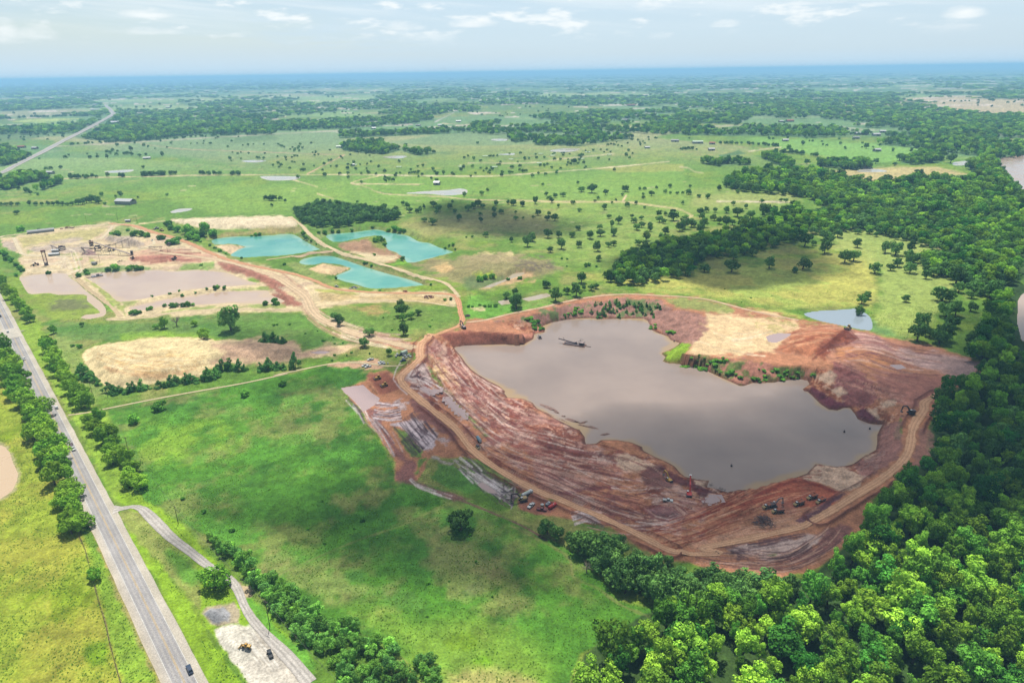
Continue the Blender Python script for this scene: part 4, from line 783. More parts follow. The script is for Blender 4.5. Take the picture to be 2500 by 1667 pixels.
road('haul_road', "M 990,-20 950,25 890,80 878,160 885,210 830,270 745,345 695,400 735,480 830,565 960,675 1090,775 1200,865 1270,945 1340,1040 1430,1130 1560,1230 1720,1330 1900,1430 2100,1525 N 600,835 800,925 1000,1005 1200,1095 1400,1190 1560,1275 1700,1345 1900,1380 2200,1370 O 50,1330 400,1255 700,1190 1000,1120 1150,1045 1350,930 1550,800 1750,680 1900,560 2005,450 2050,330 2065,200 2110,100 2180,0 P 1640,830 1740,770 1860,725", 20, (242, 188, 146), 1)
road('access_road', "D 900,322 1100,342 1250,392 1400,432 1550,482 1700,552 1850,612 2000,652 2200,695 2350,725 E 250,742 400,792 500,837 600,862 750,877 900,887 1100,892 1300,892 1450,897 1540,912 1575,960 1592,1050 1608,1110 1578,1160 1480,1200 1350,1250 1262,1310", 13, (230, 172, 128), 2)
road('haul_road', "E 0,725 100,765 200,832 300,900 345,960 375,1030 450,1100 600,1170 750,1230 880,1262 1000,1290 1220,1345", 24, (238, 208, 168), 3); road('plant_road', "D 1300,560 1600,592 1900,645 2150,722 2350,785", 14, (240, 210, 170), 4)
road('causeway_road', "E 190,265 290,342 360,412 450,482 550,532 640,572 800,612 950,657 1100,702 1250,752 1380,782 1470,812 1530,862 1580,925", 10, (240, 216, 172), 5); road('causeway_road', "E 0,620 200,592 380,560 550,548", 7, (236, 206, 166), 6)
road('rim_road', "E 1640,1132 1800,1112 2000,1062 2200,1022 2350,992 f 200,1022 400,972 600,932 800,907 1000,902 1200,912 1400,922 1600,945 1800,995 2000,1045 2350,1115", 8, (236, 200, 164), 7); road('pond_track', "D 870,1107 1000,1112 1200,1092 1300,1072 1500,1042 1800,1027 2350,1027 E 280,1027", 7, (238, 214, 172), 8)
road('pond_track', "E 340,1012 500,992 800,962 1100,952 1300,967 1500,997", 7, (240, 216, 170), 9); road('dike_track', "D 600,725 660,802 740,872 820,932 900,992 990,1085", 9, (226, 200, 156), 10); road('plant_road', "Q 0,590 60,565 250,545 600,490 1000,440 1550,400 1800,395", 8, (246, 224, 184), 11); road('plant_road', "Q 200,590 240,680 280,760 340,830 600,850 1000,855 1400,850 1700,800 2000,750 2200,680 2180,620", 8, (248, 228, 190), 12); road('plant_road', "Q 1620,420 1560,500 1480,580 1380,620 1240,640", 8, (246, 226, 188), 13)
road('lane', "H 560,885 700,866 850,836 1200,766 1600,692 2000,622 2350,545 E 60,1568 250,1527 500,1477 700,1460 850,1470 1000,1490 1160,1475", 7, (226, 208, 166), 14, .12, .25)
road('gravel_drive', "I 930,152,140 990,140,62 1080,124,46 1160,140,70 1250,222,95 1400,372,80 1560,492,75 1700,602,72 1860,700,70 1930,772,68 1965,840,66 2000,930,66 2065,1040,72 2180,1172,80 2300,1292,100 2420,1420,110 2540,1568,120", 20, (216, 208, 198), 15, .12, .12)
road('farm_lane', "H 120,190 150,196 200,192", 5, (220, 206, 186), 16)
# ------------------------------------------------------------------ trees
LEAF_K = 2.3
def leaf_mat(name, rgb, alt, trans=0.25, rnd=0.35):
    m, nt, b = new_mat(name)
    oi = nd(nt, "ShaderNodeObjectInfo")
    tint = nd(nt, "ShaderNodeAttribute", attribute_name="tint")
    c = mixc(nt, oi.outputs['Random'], tuple(alb(*rgb) * LEAF_K), tuple(alb(*alt) * LEAF_K))
    hs = nt.nodes.new("ShaderNodeMath"); hs.operation = 'MULTIPLY'
    r2 = nt.nodes.new("ShaderNodeMath"); r2.operation = 'FRACT'
    r3 = nt.nodes.new("ShaderNodeMath"); r3.operation = 'MULTIPLY'; nt.links.new(oi.outputs['Random'], r3.inputs[0]); r3.inputs[1].default_value = 37.7; nt.links.new(r3.outputs[0], r2.inputs[0])
    nt.links.new(mapr(nt, r2.outputs[0], 0, 1, 1 - rnd, 1 + rnd), hs.inputs[0]); nt.links.new(tint.outputs['Fac'], hs.inputs[1])
    sc = nt.nodes.new("ShaderNodeVectorMath"); sc.operation = 'SCALE'; nt.links.new(c, sc.inputs[0]); nt.links.new(hs.outputs[0], sc.inputs['Scale'])
    df = nd(nt, "ShaderNodeBsdfDiffuse", Color=sc.outputs[0]); tr = nd(nt, "ShaderNodeBsdfTranslucent", Color=sc.outputs[0])
    mx = nt.nodes.new("ShaderNodeMixShader"); mx.inputs[0].default_value = trans
    nt.links.new(df.outputs[0], mx.inputs[1]); nt.links.new(tr.outputs[0], mx.inputs[2])
    nt.links.new(mx.outputs[0], nt.nodes['Material Output'].inputs[0]); nt.nodes.remove(b)
    return m
LEAF = {'forest': leaf_mat("woodland_leaves", (146, 184, 58), (64, 124, 46), .2, .5), 'road': leaf_mat("roadside_leaves", (136, 172, 54), (96, 144, 46), .22, .3), 'pasture': leaf_mat("oak_leaves", (100, 138, 66), (74, 112, 56), .2),
        'hedge': leaf_mat("hedgerow_leaves", (130, 184, 70), (90, 138, 66), .22, .4), 'shrub': leaf_mat("shrub_leaves", (116, 168, 62), (84, 136, 58), .3), 'cedar': leaf_mat("cedar_needles", (92, 140, 64), (74, 120, 58), .1)}
M_BARK = flat_mat("bark", (120, 104, 86), .9, .1, noise=.3, nscale=3); M_DEAD = flat_mat("dead_wood", (206, 192, 172), .9, .1, noise=.3, nscale=3)
def crown(name, seed, mat, nl=18, per=110, leaf=.16, zc=1.15, sz=.8, conic=0, lob=(.27, .42), tall=0):
    r = np.random.default_rng(seed)
    cs, rsz = [], []
    for k in range(nl):
        while True:
            v = r.normal(size=3); v /= np.linalg.norm(v)
            if v[2] > -.72: break
        q = r.uniform(.38, .84)
        c = v * q * np.array([1, 1, sz]); rr = r.uniform(*lob)
        if conic:
            h = r.uniform(-1, 1); a = r.uniform(0, 6.28); w = (1 - h) * .42
            c = np.array([math.cos(a) * w, math.sin(a) * w, h * sz]); rr = .2 + .18 * (1 - h)
        if tall and k % 3 == 0: c[2] += r.uniform(.1, .5) * tall
        cs.append(c); rsz.append(rr)
    cs.append(np.zeros(3)); rsz.append(.5 if not conic else .3)
    V, T = [], []
    for i, (c, rr) in enumerate(zip(cs, rsz)):
        n = int(per * (rr / .35) ** 2)
        v = r.normal(size=(n, 3)); v /= np.linalg.norm(v, axis=1)[:, None]
        p = c + v * rr * r.uniform(.78, 1.12, (n, 1)) * np.array([1, 1, .9])
        ok = np.ones(n, bool)
        for j, (c2, r2) in enumerate(zip(cs, rsz)):
            if j != i: ok &= np.linalg.norm(p - c2, axis=1) > r2 * .72
        p, v = p[ok], v[ok]; n = len(p)
        if not n: continue
        nm = v * 1.0 + r.normal(size=(n, 3)) * .32 + np.array([0, 0, .1]); nm /= np.linalg.norm(nm, axis=1)[:, None]
        a = np.cross(nm, r.normal(size=(n, 3))); a /= np.linalg.norm(a, axis=1)[:, None]; b = np.cross(nm, a)
        s = leaf * r.uniform(.55, 1.25, (n, 1)) * .5
        q = np.stack([p - a * s - b * s * .7, p + a * s * 1.1 - b * s * .5, p + a * s * .9 + b * s * .8, p - a * s * .8 + b * s * .7], 1)
        V.append(q.reshape(-1, 3)); T.append(np.repeat(r.uniform(.68, 1.32) * r.uniform(.8, 1.2, n), 4))
    V = np.concatenate(V); V[:, 2] += zc; T = np.concatenate(T)
    me = raw_mesh(name, V, np.arange(len(V)).reshape(-1, 4), None, [mat], {'tint': T}, smooth=False)
    return me
def limb_mesh(name, segs, mat, sides=6):
    V, Q = [], []
    for p0, p1, r0, r1 in segs:
        p0, p1 = np.array(p0, float), np.array(p1, float); d = p1 - p0; d /= np.linalg.norm(d) + 1e-9
        a = np.cross(d, [0.3, 0.9, 0.1]); a /= np.linalg.norm(a); b = np.cross(d, a); o = len(V) and sum(len(v) for v in V)
        an = np.arange(sides) * 2 * math.pi / sides
        ring = np.cos(an)[:, None] * a + np.sin(an)[:, None] * b
        V.append(np.concatenate([p0 + ring * r0, p1 + ring * r1]))
        for k in range(sides): Q.append([o + k, o + (k + 1) % sides, o + sides + (k + 1) % sides, o + sides + k])
    return raw_mesh(name, np.concatenate(V), Q, None, [mat])
def trunk(name, seed, h=.9, r=.07):
    rr = random.Random(seed); lean = (rr.uniform(-.08, .08), rr.uniform(-.08, .08))
    top = (lean[0], lean[1], h * .6)
    segs = [((0, 0, -.12), (lean[0] * .5, lean[1] * .5, h * .3), r * 1.35, r), ((lean[0] * .5, lean[1] * .5, h * .3), top, r, r * .8)]
    for k in range(4):
        a = k * 1.57 + rr.uniform(-.5, .5); segs.append((top, (top[0] + math.cos(a) * .45, top[1] + math.sin(a) * .45, h * rr.uniform(.95, 1.3)), r * .6, r * .2))
    return limb_mesh(name, segs, M_BARK)
KINDS = {
 'forest': dict(c=[crown('crown', 10 + k, LEAF['forest'], 29 + k % 5, 150, .115, 1.35, 1.0, 0, (.15, .34), .9) for k in range(7)], t=[trunk('trunk', k, 1.2) for k in range(3)], h=1.25),
 'road': dict(c=[crown('crown', 30 + k, LEAF['road'], 28, 130, .125, .92, .95, 0, (.2, .38)) for k in range(5)], t=[trunk('trunk', 5, .8)], h=1.0),
 'pasture': dict(c=[crown('crown', 50 + k, LEAF['pasture'], 23, 110, .14, .96, .82, 0, (.2, .38)) for k in range(6)], t=[trunk('trunk', 8, .9, .08), trunk('trunk', 9, .9, .08)], h=1.0),
 'hedge': dict(c=[crown('crown', 70 + k, LEAF['hedge'], 28, 120, .125, .85, .9, 0, (.16, .34), .6) for k in range(5)], t=[trunk('trunk', 11, .8)], h=.9),
 'shrub': dict(c=[crown('crown', 90 + k, LEAF['shrub'], 13, 80, .2, .62, .8, 0, (.28, .42)) for k in range(4)], t=[trunk('stem', 12, .5, .05)], h=.75),
 'cedar': dict(c=[crown('crown', 110 + k, LEAF['cedar'], 16, 80, .17, 1.15, 1.1, 1) for k in range(3)], t=[trunk('stem', 13, .7, .05)], h=1.1),
}
rt = random.Random(7)
def plant_many(kind, name, pts, label, cat, group, sq=1.0, cap=None, minw=0):
    """pts: px,py of the middle of each crown and its width in px"""
    K = KINDS[kind]
    p = np.asarray(pts, float)
    dep = np.full(len(p), 500.0); up = np.full(len(p), 5.0)
    for _ in range(3):
        x, y, z = at_many(p, up)
        dep = np.stack([x, y, z + up - CAMH], -1) @ FWD
        R = np.maximum(p[:, 2] * dep / FPX * .5, .4); up = R * K['h'] * sq
    for a, b, c, r in zip(x, y, z, R):
        e = bpy.data.objects.new(name, None); e.empty_display_size = .5
        e.location = (a, b, c - .05); e.rotation_euler = (0, 0, rt.uniform(0, 6.28))
        s = r * 1.06; e.scale = (s * rt.uniform(.8, 1.2), s * rt.uniform(.8, 1.2), s * sq * rt.uniform(.8, 1.25))
        put(e, label, cat, group)
        cm = rt.choice(K['c']); tm = rt.choice(K['t'])
        put(bpy.data.objects.new('crown', cm), parent=e); put(bpy.data.objects.new(tm.name.split('.')[0], tm), parent=e)
def withw(s, w):
    p = PP(s) if False else None
    out, t = [], TILES['Z']
    for k in s.split():
        if k[0].isalpha(): t = TILES[k]; continue
        v = [float(q) for q in k.split(',')]
        out.append([t[0] + v[0] * t[2], t[1] + v[1] * t[2], (v[2] if len(v) > 2 else w) * t[2]])
    return out
plant_many('road', 'roadside_tree', withw("I 560,60 490,50 600,140 570,225,190 670,225 570,275 H 10,305 30,395 0,430 110,455 40,485 75,545 190,545,120 110,600 215,640,120 110,665 180,725 215,760 220,850,110 270,830 330,820 290,900 345,940 265,1010 400,985,160 385,1075 345,1150 460,1115 385,1225 480,1180 440,1260 500,1270 430,1380,170 540,1350,160 540,1460 610,1500", 165), "bushy green tree in the row along the west side of the highway", "tree", "trees lining the highway's west side")
plant_many('road', 'roadside_tree', withw("D 0,775 20,800 40,835 80,890,95 120,930 150,985 190,1010 215,1050 235,1085,95", 90), "round green tree in the short row between the highway and the marshy pond", "tree", "short tree row beside the marshy pond")
plant_many('road', 'roadside_tree', withw("H 375,265,90 395,310 430,355 420,410 465,450 460,500 515,515 520,570 570,590 560,650 625,665 610,710 675,715 650,770 715,765,130 690,690", 122), "dense green tree in the row between the highway and the sand heap", "tree", "tree row beside the sand heap")
plant_many('road', 'roadside_tree', withw("H 740,910,120 765,975 810,895,120 845,1000 835,1060 900,1030 920,1090 885,1150 950,1180 915,1230 1035,1225 1075,1290 1045,1350 1095,1390 1040,1430,110 1140,1430", 135), "round green tree in the row between the farm lane and the gravel drive", "tree", "tree row between lane and gravel drive")
plant_many('hedge', 'hedgerow_tree', withw("I 1720,370,70 1760,410,80 1800,450,90 1850,470 1900,450,80 1940,500 1960,555 2010,530 2060,600 2020,640 2090,690 2150,720 2070,740 2180,790 2240,730 2300,760 2200,840 2280,880 2330,830 2260,950 2330,970 J 40,720 90,800 190,790 60,900 150,890 230,870 130,980 300,910 240,960 200,1030 330,990 290,1060 410,970 380,1040 450,1050 330,1120 240,1130 420,1130 500,1080 480,1180 370,1200 300,1200 560,1130 640,1070 700,1100 640,1160 520,1250 430,1270 600,1240 720,1190 760,1260 820,1240 640,1340 560,1370 700,1360 860,1290 620,1450 900,1220 1000,1240 960,1330 1040,1290 680,1470 880,1420 1000,1420 800,1470 920,1500 1080,1430 1140,1480 1060,1530 1250,1390 1340,1370 1290,1450 1390,1490 1360,1550,150 1200,1530 980,1560 850,1560 730,1550 640,1560", 118), "leafy tree in the thick hedgerow beside the gravel drive and power line", "tree", "hedgerow along the gravel drive")
plant_many('pasture', 'edge_tree', withw("K 290,290,130 360,335,160 260,320,90 590,380,180 560,440 740,390,150 690,470 800,440 880,390,120 870,480 780,600 900,670,210 1040,540 830,700 1000,620 1110,640 1200,620,170 1190,710 1190,830,260 1050,760 1380,680,180 1330,760 1450,730 1560,700 1640,665 1440,840 1560,800 1680,730 1760,700 1860,710 1640,860 1750,810 1860,780 2080,730,270 1960,760 2290,750 2200,780 1320,900,190 1280,560,120 630,440,170 760,520,170 720,560 850,560,180 950,600,180 1000,700,180 930,760 1080,700,180 1120,780,190 1260,680,180 1280,760,180 1420,790,180 1500,770,180 1620,740 1720,770 1820,760 1920,700 2000,800,180 2130,790 2240,820 1540,860,180 1680,900 1840,850 1960,860 480,390,120", 178), "dark green tree in the belt between the meadow and the pit's haul road", "tree", "tree belt south of the pit")
for s, lab, kd in (("I 775,670,115", "solitary rounded tree on the fence line west of the highway", 'road'), ("I 1755,690,235", "big spreading tree beside the gravel pile and the drive", 'road'), ("J 1590,235,185", "single dark tree alone in the meadow south of the muddy ditch", 'pasture'), ("D 1880,1105,190", "largest leafy tree on the rough ground north of the sand heap", 'pasture'),
                   ("D 1342,1140,82", "round bush-like tree next to the bleached dead tree", 'road'), ("D 1272,1160,58", "slim pale green tree west of the bleached dead tree", 'hedge'), ("D 1590,1135,56", "small round tree east of the bleached dead tree", 'road'), ("D 670,1145,42", "small dark tree below the marshy pond's corner", 'pasture'), ("D 430,1190,68", "dark tree at the head of the row beside the sand heap", 'road'),
                   ("D 1665,1225,90", "spreading bush on the north rim of the sand heap", 'road'), ("E 1108,1020,120", "tallest tree in the grassy triangle between the haul roads", 'pasture'), ("E 2050,965,125", "stout tree beside the creek pool north of the rim road", 'pasture'), ("f 358,905,115", "leaning dark tree south of the creek pool", 'pasture'), ("f 528,865,112", "full dark tree north of the rim road beside a smaller companion", 'pasture'),
                   ("G 835,1045,82", "lone tree standing in the flooded hollow", 'pasture'), ("Q 690,1085,75", "round bright bush at the head of the marshy pond", 'shrub'), ("E 800,1285,95", "dark bush beside the pale haul road's fork", 'pasture'), ("E 1005,1375,58", "dark bush near the parked white pickups", 'pasture')):
    plant_many(kd, 'tree', withw(s, 100), lab, "tree", None)
PAST = withw("f 125,470,80 170,430,75 295,405,70 385,405,70 490,405,58 640,410,75 725,390,70 720,345,50 830,385,75 405,490,80 315,530,58 550,490,55 705,510,75 790,490,50 835,475,60 715,600,60 875,295,60 820,325,48 795,260,40 545,350,55 555,205,42 760,185,50 280,80,35 305,110,40 355,90,38 325,130,38 420,75,55 380,175,32 215,230,50 175,262,30 30,270,45 30,225,30 95,260,25 85,160,40 10,150,50 190,130,60 300,235,40 290,275,45 350,270,60 500,140,45 680,130,30 705,105,32 768,65,45 570,35,55 655,30,80 930,30,65 905,80,30 850,115,25 820,135,25 945,165,45 1015,150,32 1085,175,28 1060,270,45 1000,290,55 985,260,35 1025,345,60 1065,330,50 1130,360,50 1130,325,55 1100,420,80 1220,420,70 1260,370,85 1035,470,60 1090,490,55 1205,240,50 1210,280,60 1245,300,45 1260,235,40 1325,255,85 1320,220,50 1380,340,90 1420,320,90 1470,310,80 1540,365,75 1580,310,85 1560,260,60 1595,205,50 1545,225,60 1660,265,65 1665,210,40 1760,200,70 1760,300,100 1700,295,60 1810,305,60 1900,305,90 1850,220,90 1960,235,95 1920,180,40 2060,200,90 2090,220,95 2155,195,55 2030,300,75 2110,280,60 2050,135,40 1815,155,38 2205,125,35 2245,128,40 2310,150,60 2268,175,28 2320,240,60 1400,150,32 1535,90,32 1608,95,42 1850,58,32 1700,30,38 1450,65,40 1400,58,28 1355,68,32 1300,60,28 1262,55,36 1145,70,50 1078,105,32 1075,70,28 1088,30,32 1048,28,30 1182,20,30 1295,12,36 1460,15,32 1270,465,60 1440,730,55 1380,700,70 1580,680,80 1805,665,115 1820,575,90 1905,545,70 1975,550,80 2318,700,50 650,840,60 570,765,90 280,815,65 450,870,60 30,950,110 590,850,40 690,830,50 810,770,60 900,750,70 840,740,70 960,720,60 760,740,50"
             " G 825,380,58 920,380,58 970,405,48 555,400,110 580,440,90 555,515,105 660,390,90 820,485,70 390,455,110 455,475,55 720,595,100 790,580,100 1050,515,95 1140,525,115 1265,515,95 1240,580,95 1250,615,95 1150,635,85 1255,670,115 1095,672,70 965,685,90 1385,740,70 100,640,100 375,640,115 300,700,50 860,940,85 895,905,70 1220,930,75 1530,880,160 1580,930,80 1655,845,85 1760,895,80 1755,990,105 1560,1010,170 1630,1020,120 1340,1115,140 1320,1215,150 1420,1200,110 1540,1200,170 1500,1240,140 1600,1120,110 1785,1245,145 1850,1370,130 1985,1200,140 1960,990,100 1900,1100,70 1410,590,90 1450,700,110 1520,690,110 1600,700,100 1640,750,140 1400,690,90 1690,690,100 1780,830,120 1910,870,140 1840,760,100 2080,890,90"
             " E 560,1070,90 600,1110,90 1100,985,70 1185,1070,65 1115,1085,65 1245,1040,65 1120,1185,100 845,1200,90 1800,405,55 2010,455,40 330,440,40 1120,610,45 2300,820,60 1970,900,70 2040,880,60 40,160,30 155,125,30 435,175,40 745,130,25 860,185,55 905,200,40 965,185,50 1120,155,34 1150,170,50 1175,205,55 1230,215,45 1265,205,50 1290,185,35 1370,160,55 1410,195,60 1395,220,40 1505,180,45 1525,130,28 1545,220,45 1580,270,50 1295,285,50 1365,300,65 1655,185,65 1735,150,70 1700,170,60 1775,170,55 1760,290,45 1755,240,38 1865,210,45 1870,250,40 1925,215,50 1885,150,45 1985,145,40 2025,150,50 2100,160,45 1765,70,40 1810,40,32 1625,80,38"
             " S 10,1440,60 80,1435,70 160,1445,62 245,1430,62 415,1430,68 505,1430,72 590,1435,62 670,1425,68 750,1430,64 815,1430,64 880,1435,68 950,1435,68 1020,1430,62 1100,1405,90 1160,1400,100 1220,1380,100 1290,1370,110 1350,1365,110 1390,1390,90 1480,1420,50 1630,1315,38 1950,1325,34 230,1545,90 1660,605,50 1600,680,50 1560,700,60 1520,700,50 1650,735,50 1760,720,55 1800,720,50 1865,735,55 1845,660,60 1975,745,55 2065,735,40 2045,610,50 2300,735,60 1275,775,50 1375,770,45 1515,765,60 2025,910,45 925,775,50 860,915,55 720,930,50 650,935,50 430,1280,60 540,1290,40"
             " U 1130,345,34 1730,562,30 2035,545,30 805,530,42 805,470,28 865,470,32 640,465,26 1440,465,32 1525,437,28 1557,457,34 2000,370,50 1160,210,30 C 870,1105,36 1340,1100,40 1505,1070,55 1470,1120,30 1630,1185,60 840,975,35 1275,998,36 1855,1085,60 2005,1315,60 320,1250,60 270,1285,32 395,1305,28 190,1340,34 130,1335,30 60,1310,34", 40)
PAST.sort(key=lambda q: -q[2] * (1 if q[1] > 0 else 0))
plant_many('pasture', 'pasture_tree', PAST[:285], "round dark green oak scattered over the open pastures beyond the pit", "tree", "oaks scattered over the pastures")
EXTRA = PAST[285:]
SHR = withw("H 880,655,90 930,680,70 980,670,60 1050,660,85 1090,650,75 1160,640,75 1210,650,45 1300,630,65 1350,635,50 1400,600,85 1440,590,85 1520,580,95 1560,575,80 1600,590,60 1680,560,90 1720,560,80 1760,540,80 1780,490,80 1820,480,90 1880,470,90 1690,510,60 1960,480,90 2000,490,60 2130,490,70 2190,475,90 2270,480,60 2320,480,60 770,590,60 800,620,50 680,520,120 720,570,80 650,530,80 E 15,1470,80 90,1480,70 235,1455,110 H 2170,250,80 2230,255,70 2280,265,60 2320,270,50 E 0,1260,80 60,1255,70 130,1275,60", 60)
plant_many('cedar', 'young_tree', SHR, "bushy young tree at the foot of the sand heap", "tree", "young trees round the sand heap", .85)
CED = withw("f 685,980,30 730,970,28 800,970,42 770,1000,42 860,960,38 880,990,38 935,975,36 960,965,28 1000,980,36 1040,985,42 1060,1000,42 1105,980,28 1130,1000,32 1195,985,38 1070,1030,42 1020,1030,28 990,1050,24 940,1040,26 740,1045,38 800,1030,42 830,1035,32 700,1050,32 650,1045,26 715,1075,36 760,1060,32 880,1080,30 860,1030,26 910,1000,24 1150,1050,28 1095,1060,26 1215,1010,26 1160,1080,26", 30)
plant_many('cedar', 'sapling', CED, "small dark sapling on the pit's eroded far bank", "sapling", "saplings on the pit's far bank")
BUSH = withw("f 500,1050,50 560,1030,70 540,1010,50 450,1075,36 180,1130,80 210,1165,70 240,1180,50 130,1100,60 1160,1160,60 1300,1210,60 1430,1430,80 1500,1430,70 1550,1420,60 1650,1440,60 1720,1450,50 P 60,540,70 120,560,60 200,520,50 240,610,60 300,640,50 430,670,60 500,660,50 560,600,60 640,600,50 700,640,50 840,630,50 30,570,50 160,600,40 470,600,40 610,650,50", 50)
BUSH = [(b[0] + rt.uniform(-9, 9), b[1] + rt.uniform(-5, 5), b[2] * rt.uniform(.3, .75)) for b in BUSH for _ in range(4)]
plant_many('shrub', 'bank_bush', BUSH, "green bush clinging to the pit's bank above the muddy water", "bush", "bushes on the pit's banks", .62)
BUSH2 = withw("D 1380,320,60 1400,350,60 1450,370,60 1550,370,90 1600,400,100 1670,350,90 1600,430,80 1650,400,80 1740,390,70 1560,420,80 1320,430,60 1390,460,80 1440,460,80 950,400,60 920,405,50 1050,370,36 1100,400,60 1150,400,70 1200,410,60 880,690,50 940,680,60 1060,680,60 1110,680,60 1150,680,50 720,730,40 700,710,50 640,740,50 1650,655,30 1470,870,26 1245,915,24 1390,890,30 1695,855,24 1760,845,40 1780,840,36 1840,845,30 1495,910,34 1600,885,20 1400,990,50 1440,985,50 1350,990,40 1500,985,50 1540,980,50 1580,980,40 1210,1020,36 1240,1015,36 1100,1045,60 1140,1040,50 1070,1050,40 2180,970,50 2250,960,60 2270,970,50 60,600,60 90,620,50 130,650,50 160,680,50 40,570,50 10,550,50 180,700,40 130,740,34 1640,465,24 1720,495,30 1760,515,30 1800,540,34 1850,560,28 2100,410,40 2130,410,30 2060,420,22 1980,600,24 2330,650,30 165,360,60 315,365,20 E 860,665,26 805,645,28 825,640,24 885,575,24 150,650,26 1350,820,28 570,765,28 930,865,24 1980,775,32 2080,765,38 1660,1000,24 1690,1000,24 1750,985,26 1790,995,26 1830,990,40 1880,990,40 1465,940,34 1515,940,30 1000,370,40 1050,355,50 1090,365,50 1130,375,40 540,380,40 590,375,36 480,390,40 430,390,36 700,370,30 870,340,26 320,430,40 300,400,40 370,460,24 410,490,20 900,450,60 930,440,60 960,450,40 970,490,40 1750,770,60 1800,760,50 1850,750,50 1640,430,20 1690,425,26 1530,490,30 1500,500,24 1465,520,28 1550,530,22 1600,560? 60,1150,24" .replace('1600,560? ', ''), 40)
plant_many('shrub', 'pond_bush', BUSH2, "low green bush on the banks and dikes of the ponds and sand plant", "bush", "bushes round the ponds and plant")
MB_ = withw("H 1305,805,110 1100,910,110 2000,705,70 2320,620,60 655,320,40 590,310,36 635,312,30 I 1900,300,60 1670,160,36 1495,55,36 J 790,220,50 340,300,28 1330,740,40 1320,1020,20 1720,570,25 1670,350,25 480,415,30 460,75,20 570,155,18 720,300,20 1250,325,16 910,375,16 1640,570,16 1850,855,22 1370,990,16 1500,730,18 2130,935,16 E 90,1145,24 190,1145,20 470,1275,30 560,1300,20 550,1250,18 630,1295,20 320,1220,16 420,1200,14 700,1375,24 760,1440? 540,1440,24 560,1395,24 660,1400,18 850,1385,22 960,1090,16 1050,1100,16 1340,1160,24 1030,1190,20 1360,1110,14 1200,1120? f 1745,855,14 1960,930,16 2130,910,12 1880,965,12 450,670,16 870,830,14 600,660,40 630,655,36 690,670,24 410,605,24 450,610,20".replace('760,1440? ', '').replace('1200,1120? ', ''), 30)
plant_many('shrub', 'meadow_bush', MB_, "small green bush dotted over the meadows and rough ground", "bush", "bushes dotted over the meadows")
# --- woodland along the river: the largest-looking trees one by one, the rest as one mass
rw = np.random.default_rng(11)
def scatter(poly_px, step, jit=.45, up=7.0):
    p = G(PP(poly_px)[:, :2], up)
    lo, hi = p.min(0), p.max(0)
    xs, ys = np.meshgrid(np.arange(lo[0], hi[0], step), np.arange(lo[1], hi[1], step * .87))
    xs = xs + (np.arange(xs.shape[0])[:, None] % 2) * step * .5
    x = xs.ravel() + rw.uniform(-jit, jit, xs.size) * step; y = ys.ravel() + rw.uniform(-jit, jit, xs.size) * step
    k = sdist(x, y, p) > 0
    return x[k], y[k]
cx_, cy_ = [], []
KEEP_OUT = [WATERS[0][3], [w for w in WATERS if w[0] == 'river'][0][3]]
x, y = scatter(WOODS['near'].replace("2400,640 2700,640 2900,1800 1298,1800", "2400,640 2560,640 2560,1750 1298,1750"), 8.2, .48, 11.0)
GAP = G(PP('Z 2462,700 2600,690 2600,900 2480,880 2462,800'), 5.0); k = (sdist(x, y, PIT_R) < -16) & (sdist(x, y, GAP) < 0); x, y = x[k], y[k]
z = height(x, y); pX, pY = PX(x, y, z + 8)
dd = np.stack([x, y, z + 8 - CAMH], -1) @ FWD
inview = (pX > -30) & (pX < 2530) & (pY < 1720)
order = np.argsort(np.where(inview, dd, 1e9))
ones, rest = order[:285], order[285:]
rest = rest[dd[rest] > 0]
K = KINDS['forest']
for i in ones:
    e = bpy.data.objects.new('woodland_tree', None); e.location = (x[i], y[i], z[i]); e.rotation_euler = (0, 0, rt.uniform(0, 6.28))
    s = rt.choice((2.6, 3.4, 4.2, 5.0, 5.6, 6.4, 7.6)) * rt.uniform(.9, 1.1); e.scale = (s * rt.uniform(.85, 1.15), s * rt.uniform(.85, 1.15), (s * .6 + 2.2) * rt.uniform(.8, 1.35))
    put(e, "tall leafy tree packed into the riverside woodland south-east of the pit", "tree", "trees of the riverside woodland")
    put(bpy.data.objects.new('crown', rt.choice(K['c'])), parent=e); put(bpy.data.objects.new('trunk', rt.choice(K['t'])), parent=e)
pts = [np.stack([x[rest], y[rest], rw.uniform(3.0, 7.0, len(rest)), rw.uniform(.9, 1.25, len(rest)), rw.integers(0, 4, len(rest))], -1)]
def add_mass(x, y, r, hsc, var): pts.append(np.stack([x, y, r, hsc, var], -1))
for k, st in (('river', 10.5), ('river2', 15), ('belt', 10), ('grove', 10), ('midwood', 14)):
    x, y = scatter(WOODS[k], st)
    if k in ('river', 'river2'):
        ok = (sdist(x, y, KEEP_OUT[1]) < -16) & (sdist(x, y, GAP) < 0); x, y = x[ok], y[ok]
    n = len(x); add_mass(x, y, rw.uniform(.46, .72, n) * st, rw.uniform(.75, 1.15, n), rw.integers(0, 4, n) if k != 'grove' else rw.integers(2, 4, n))
e = np.array(EXTRA); x, y, z = at_many(e, 5.0); add_mass(x, y, e[:, 2] * np.hypot(x, y) / FPX * .5, np.full(len(x), 1.0), rw.integers(2, 4, len(x)))
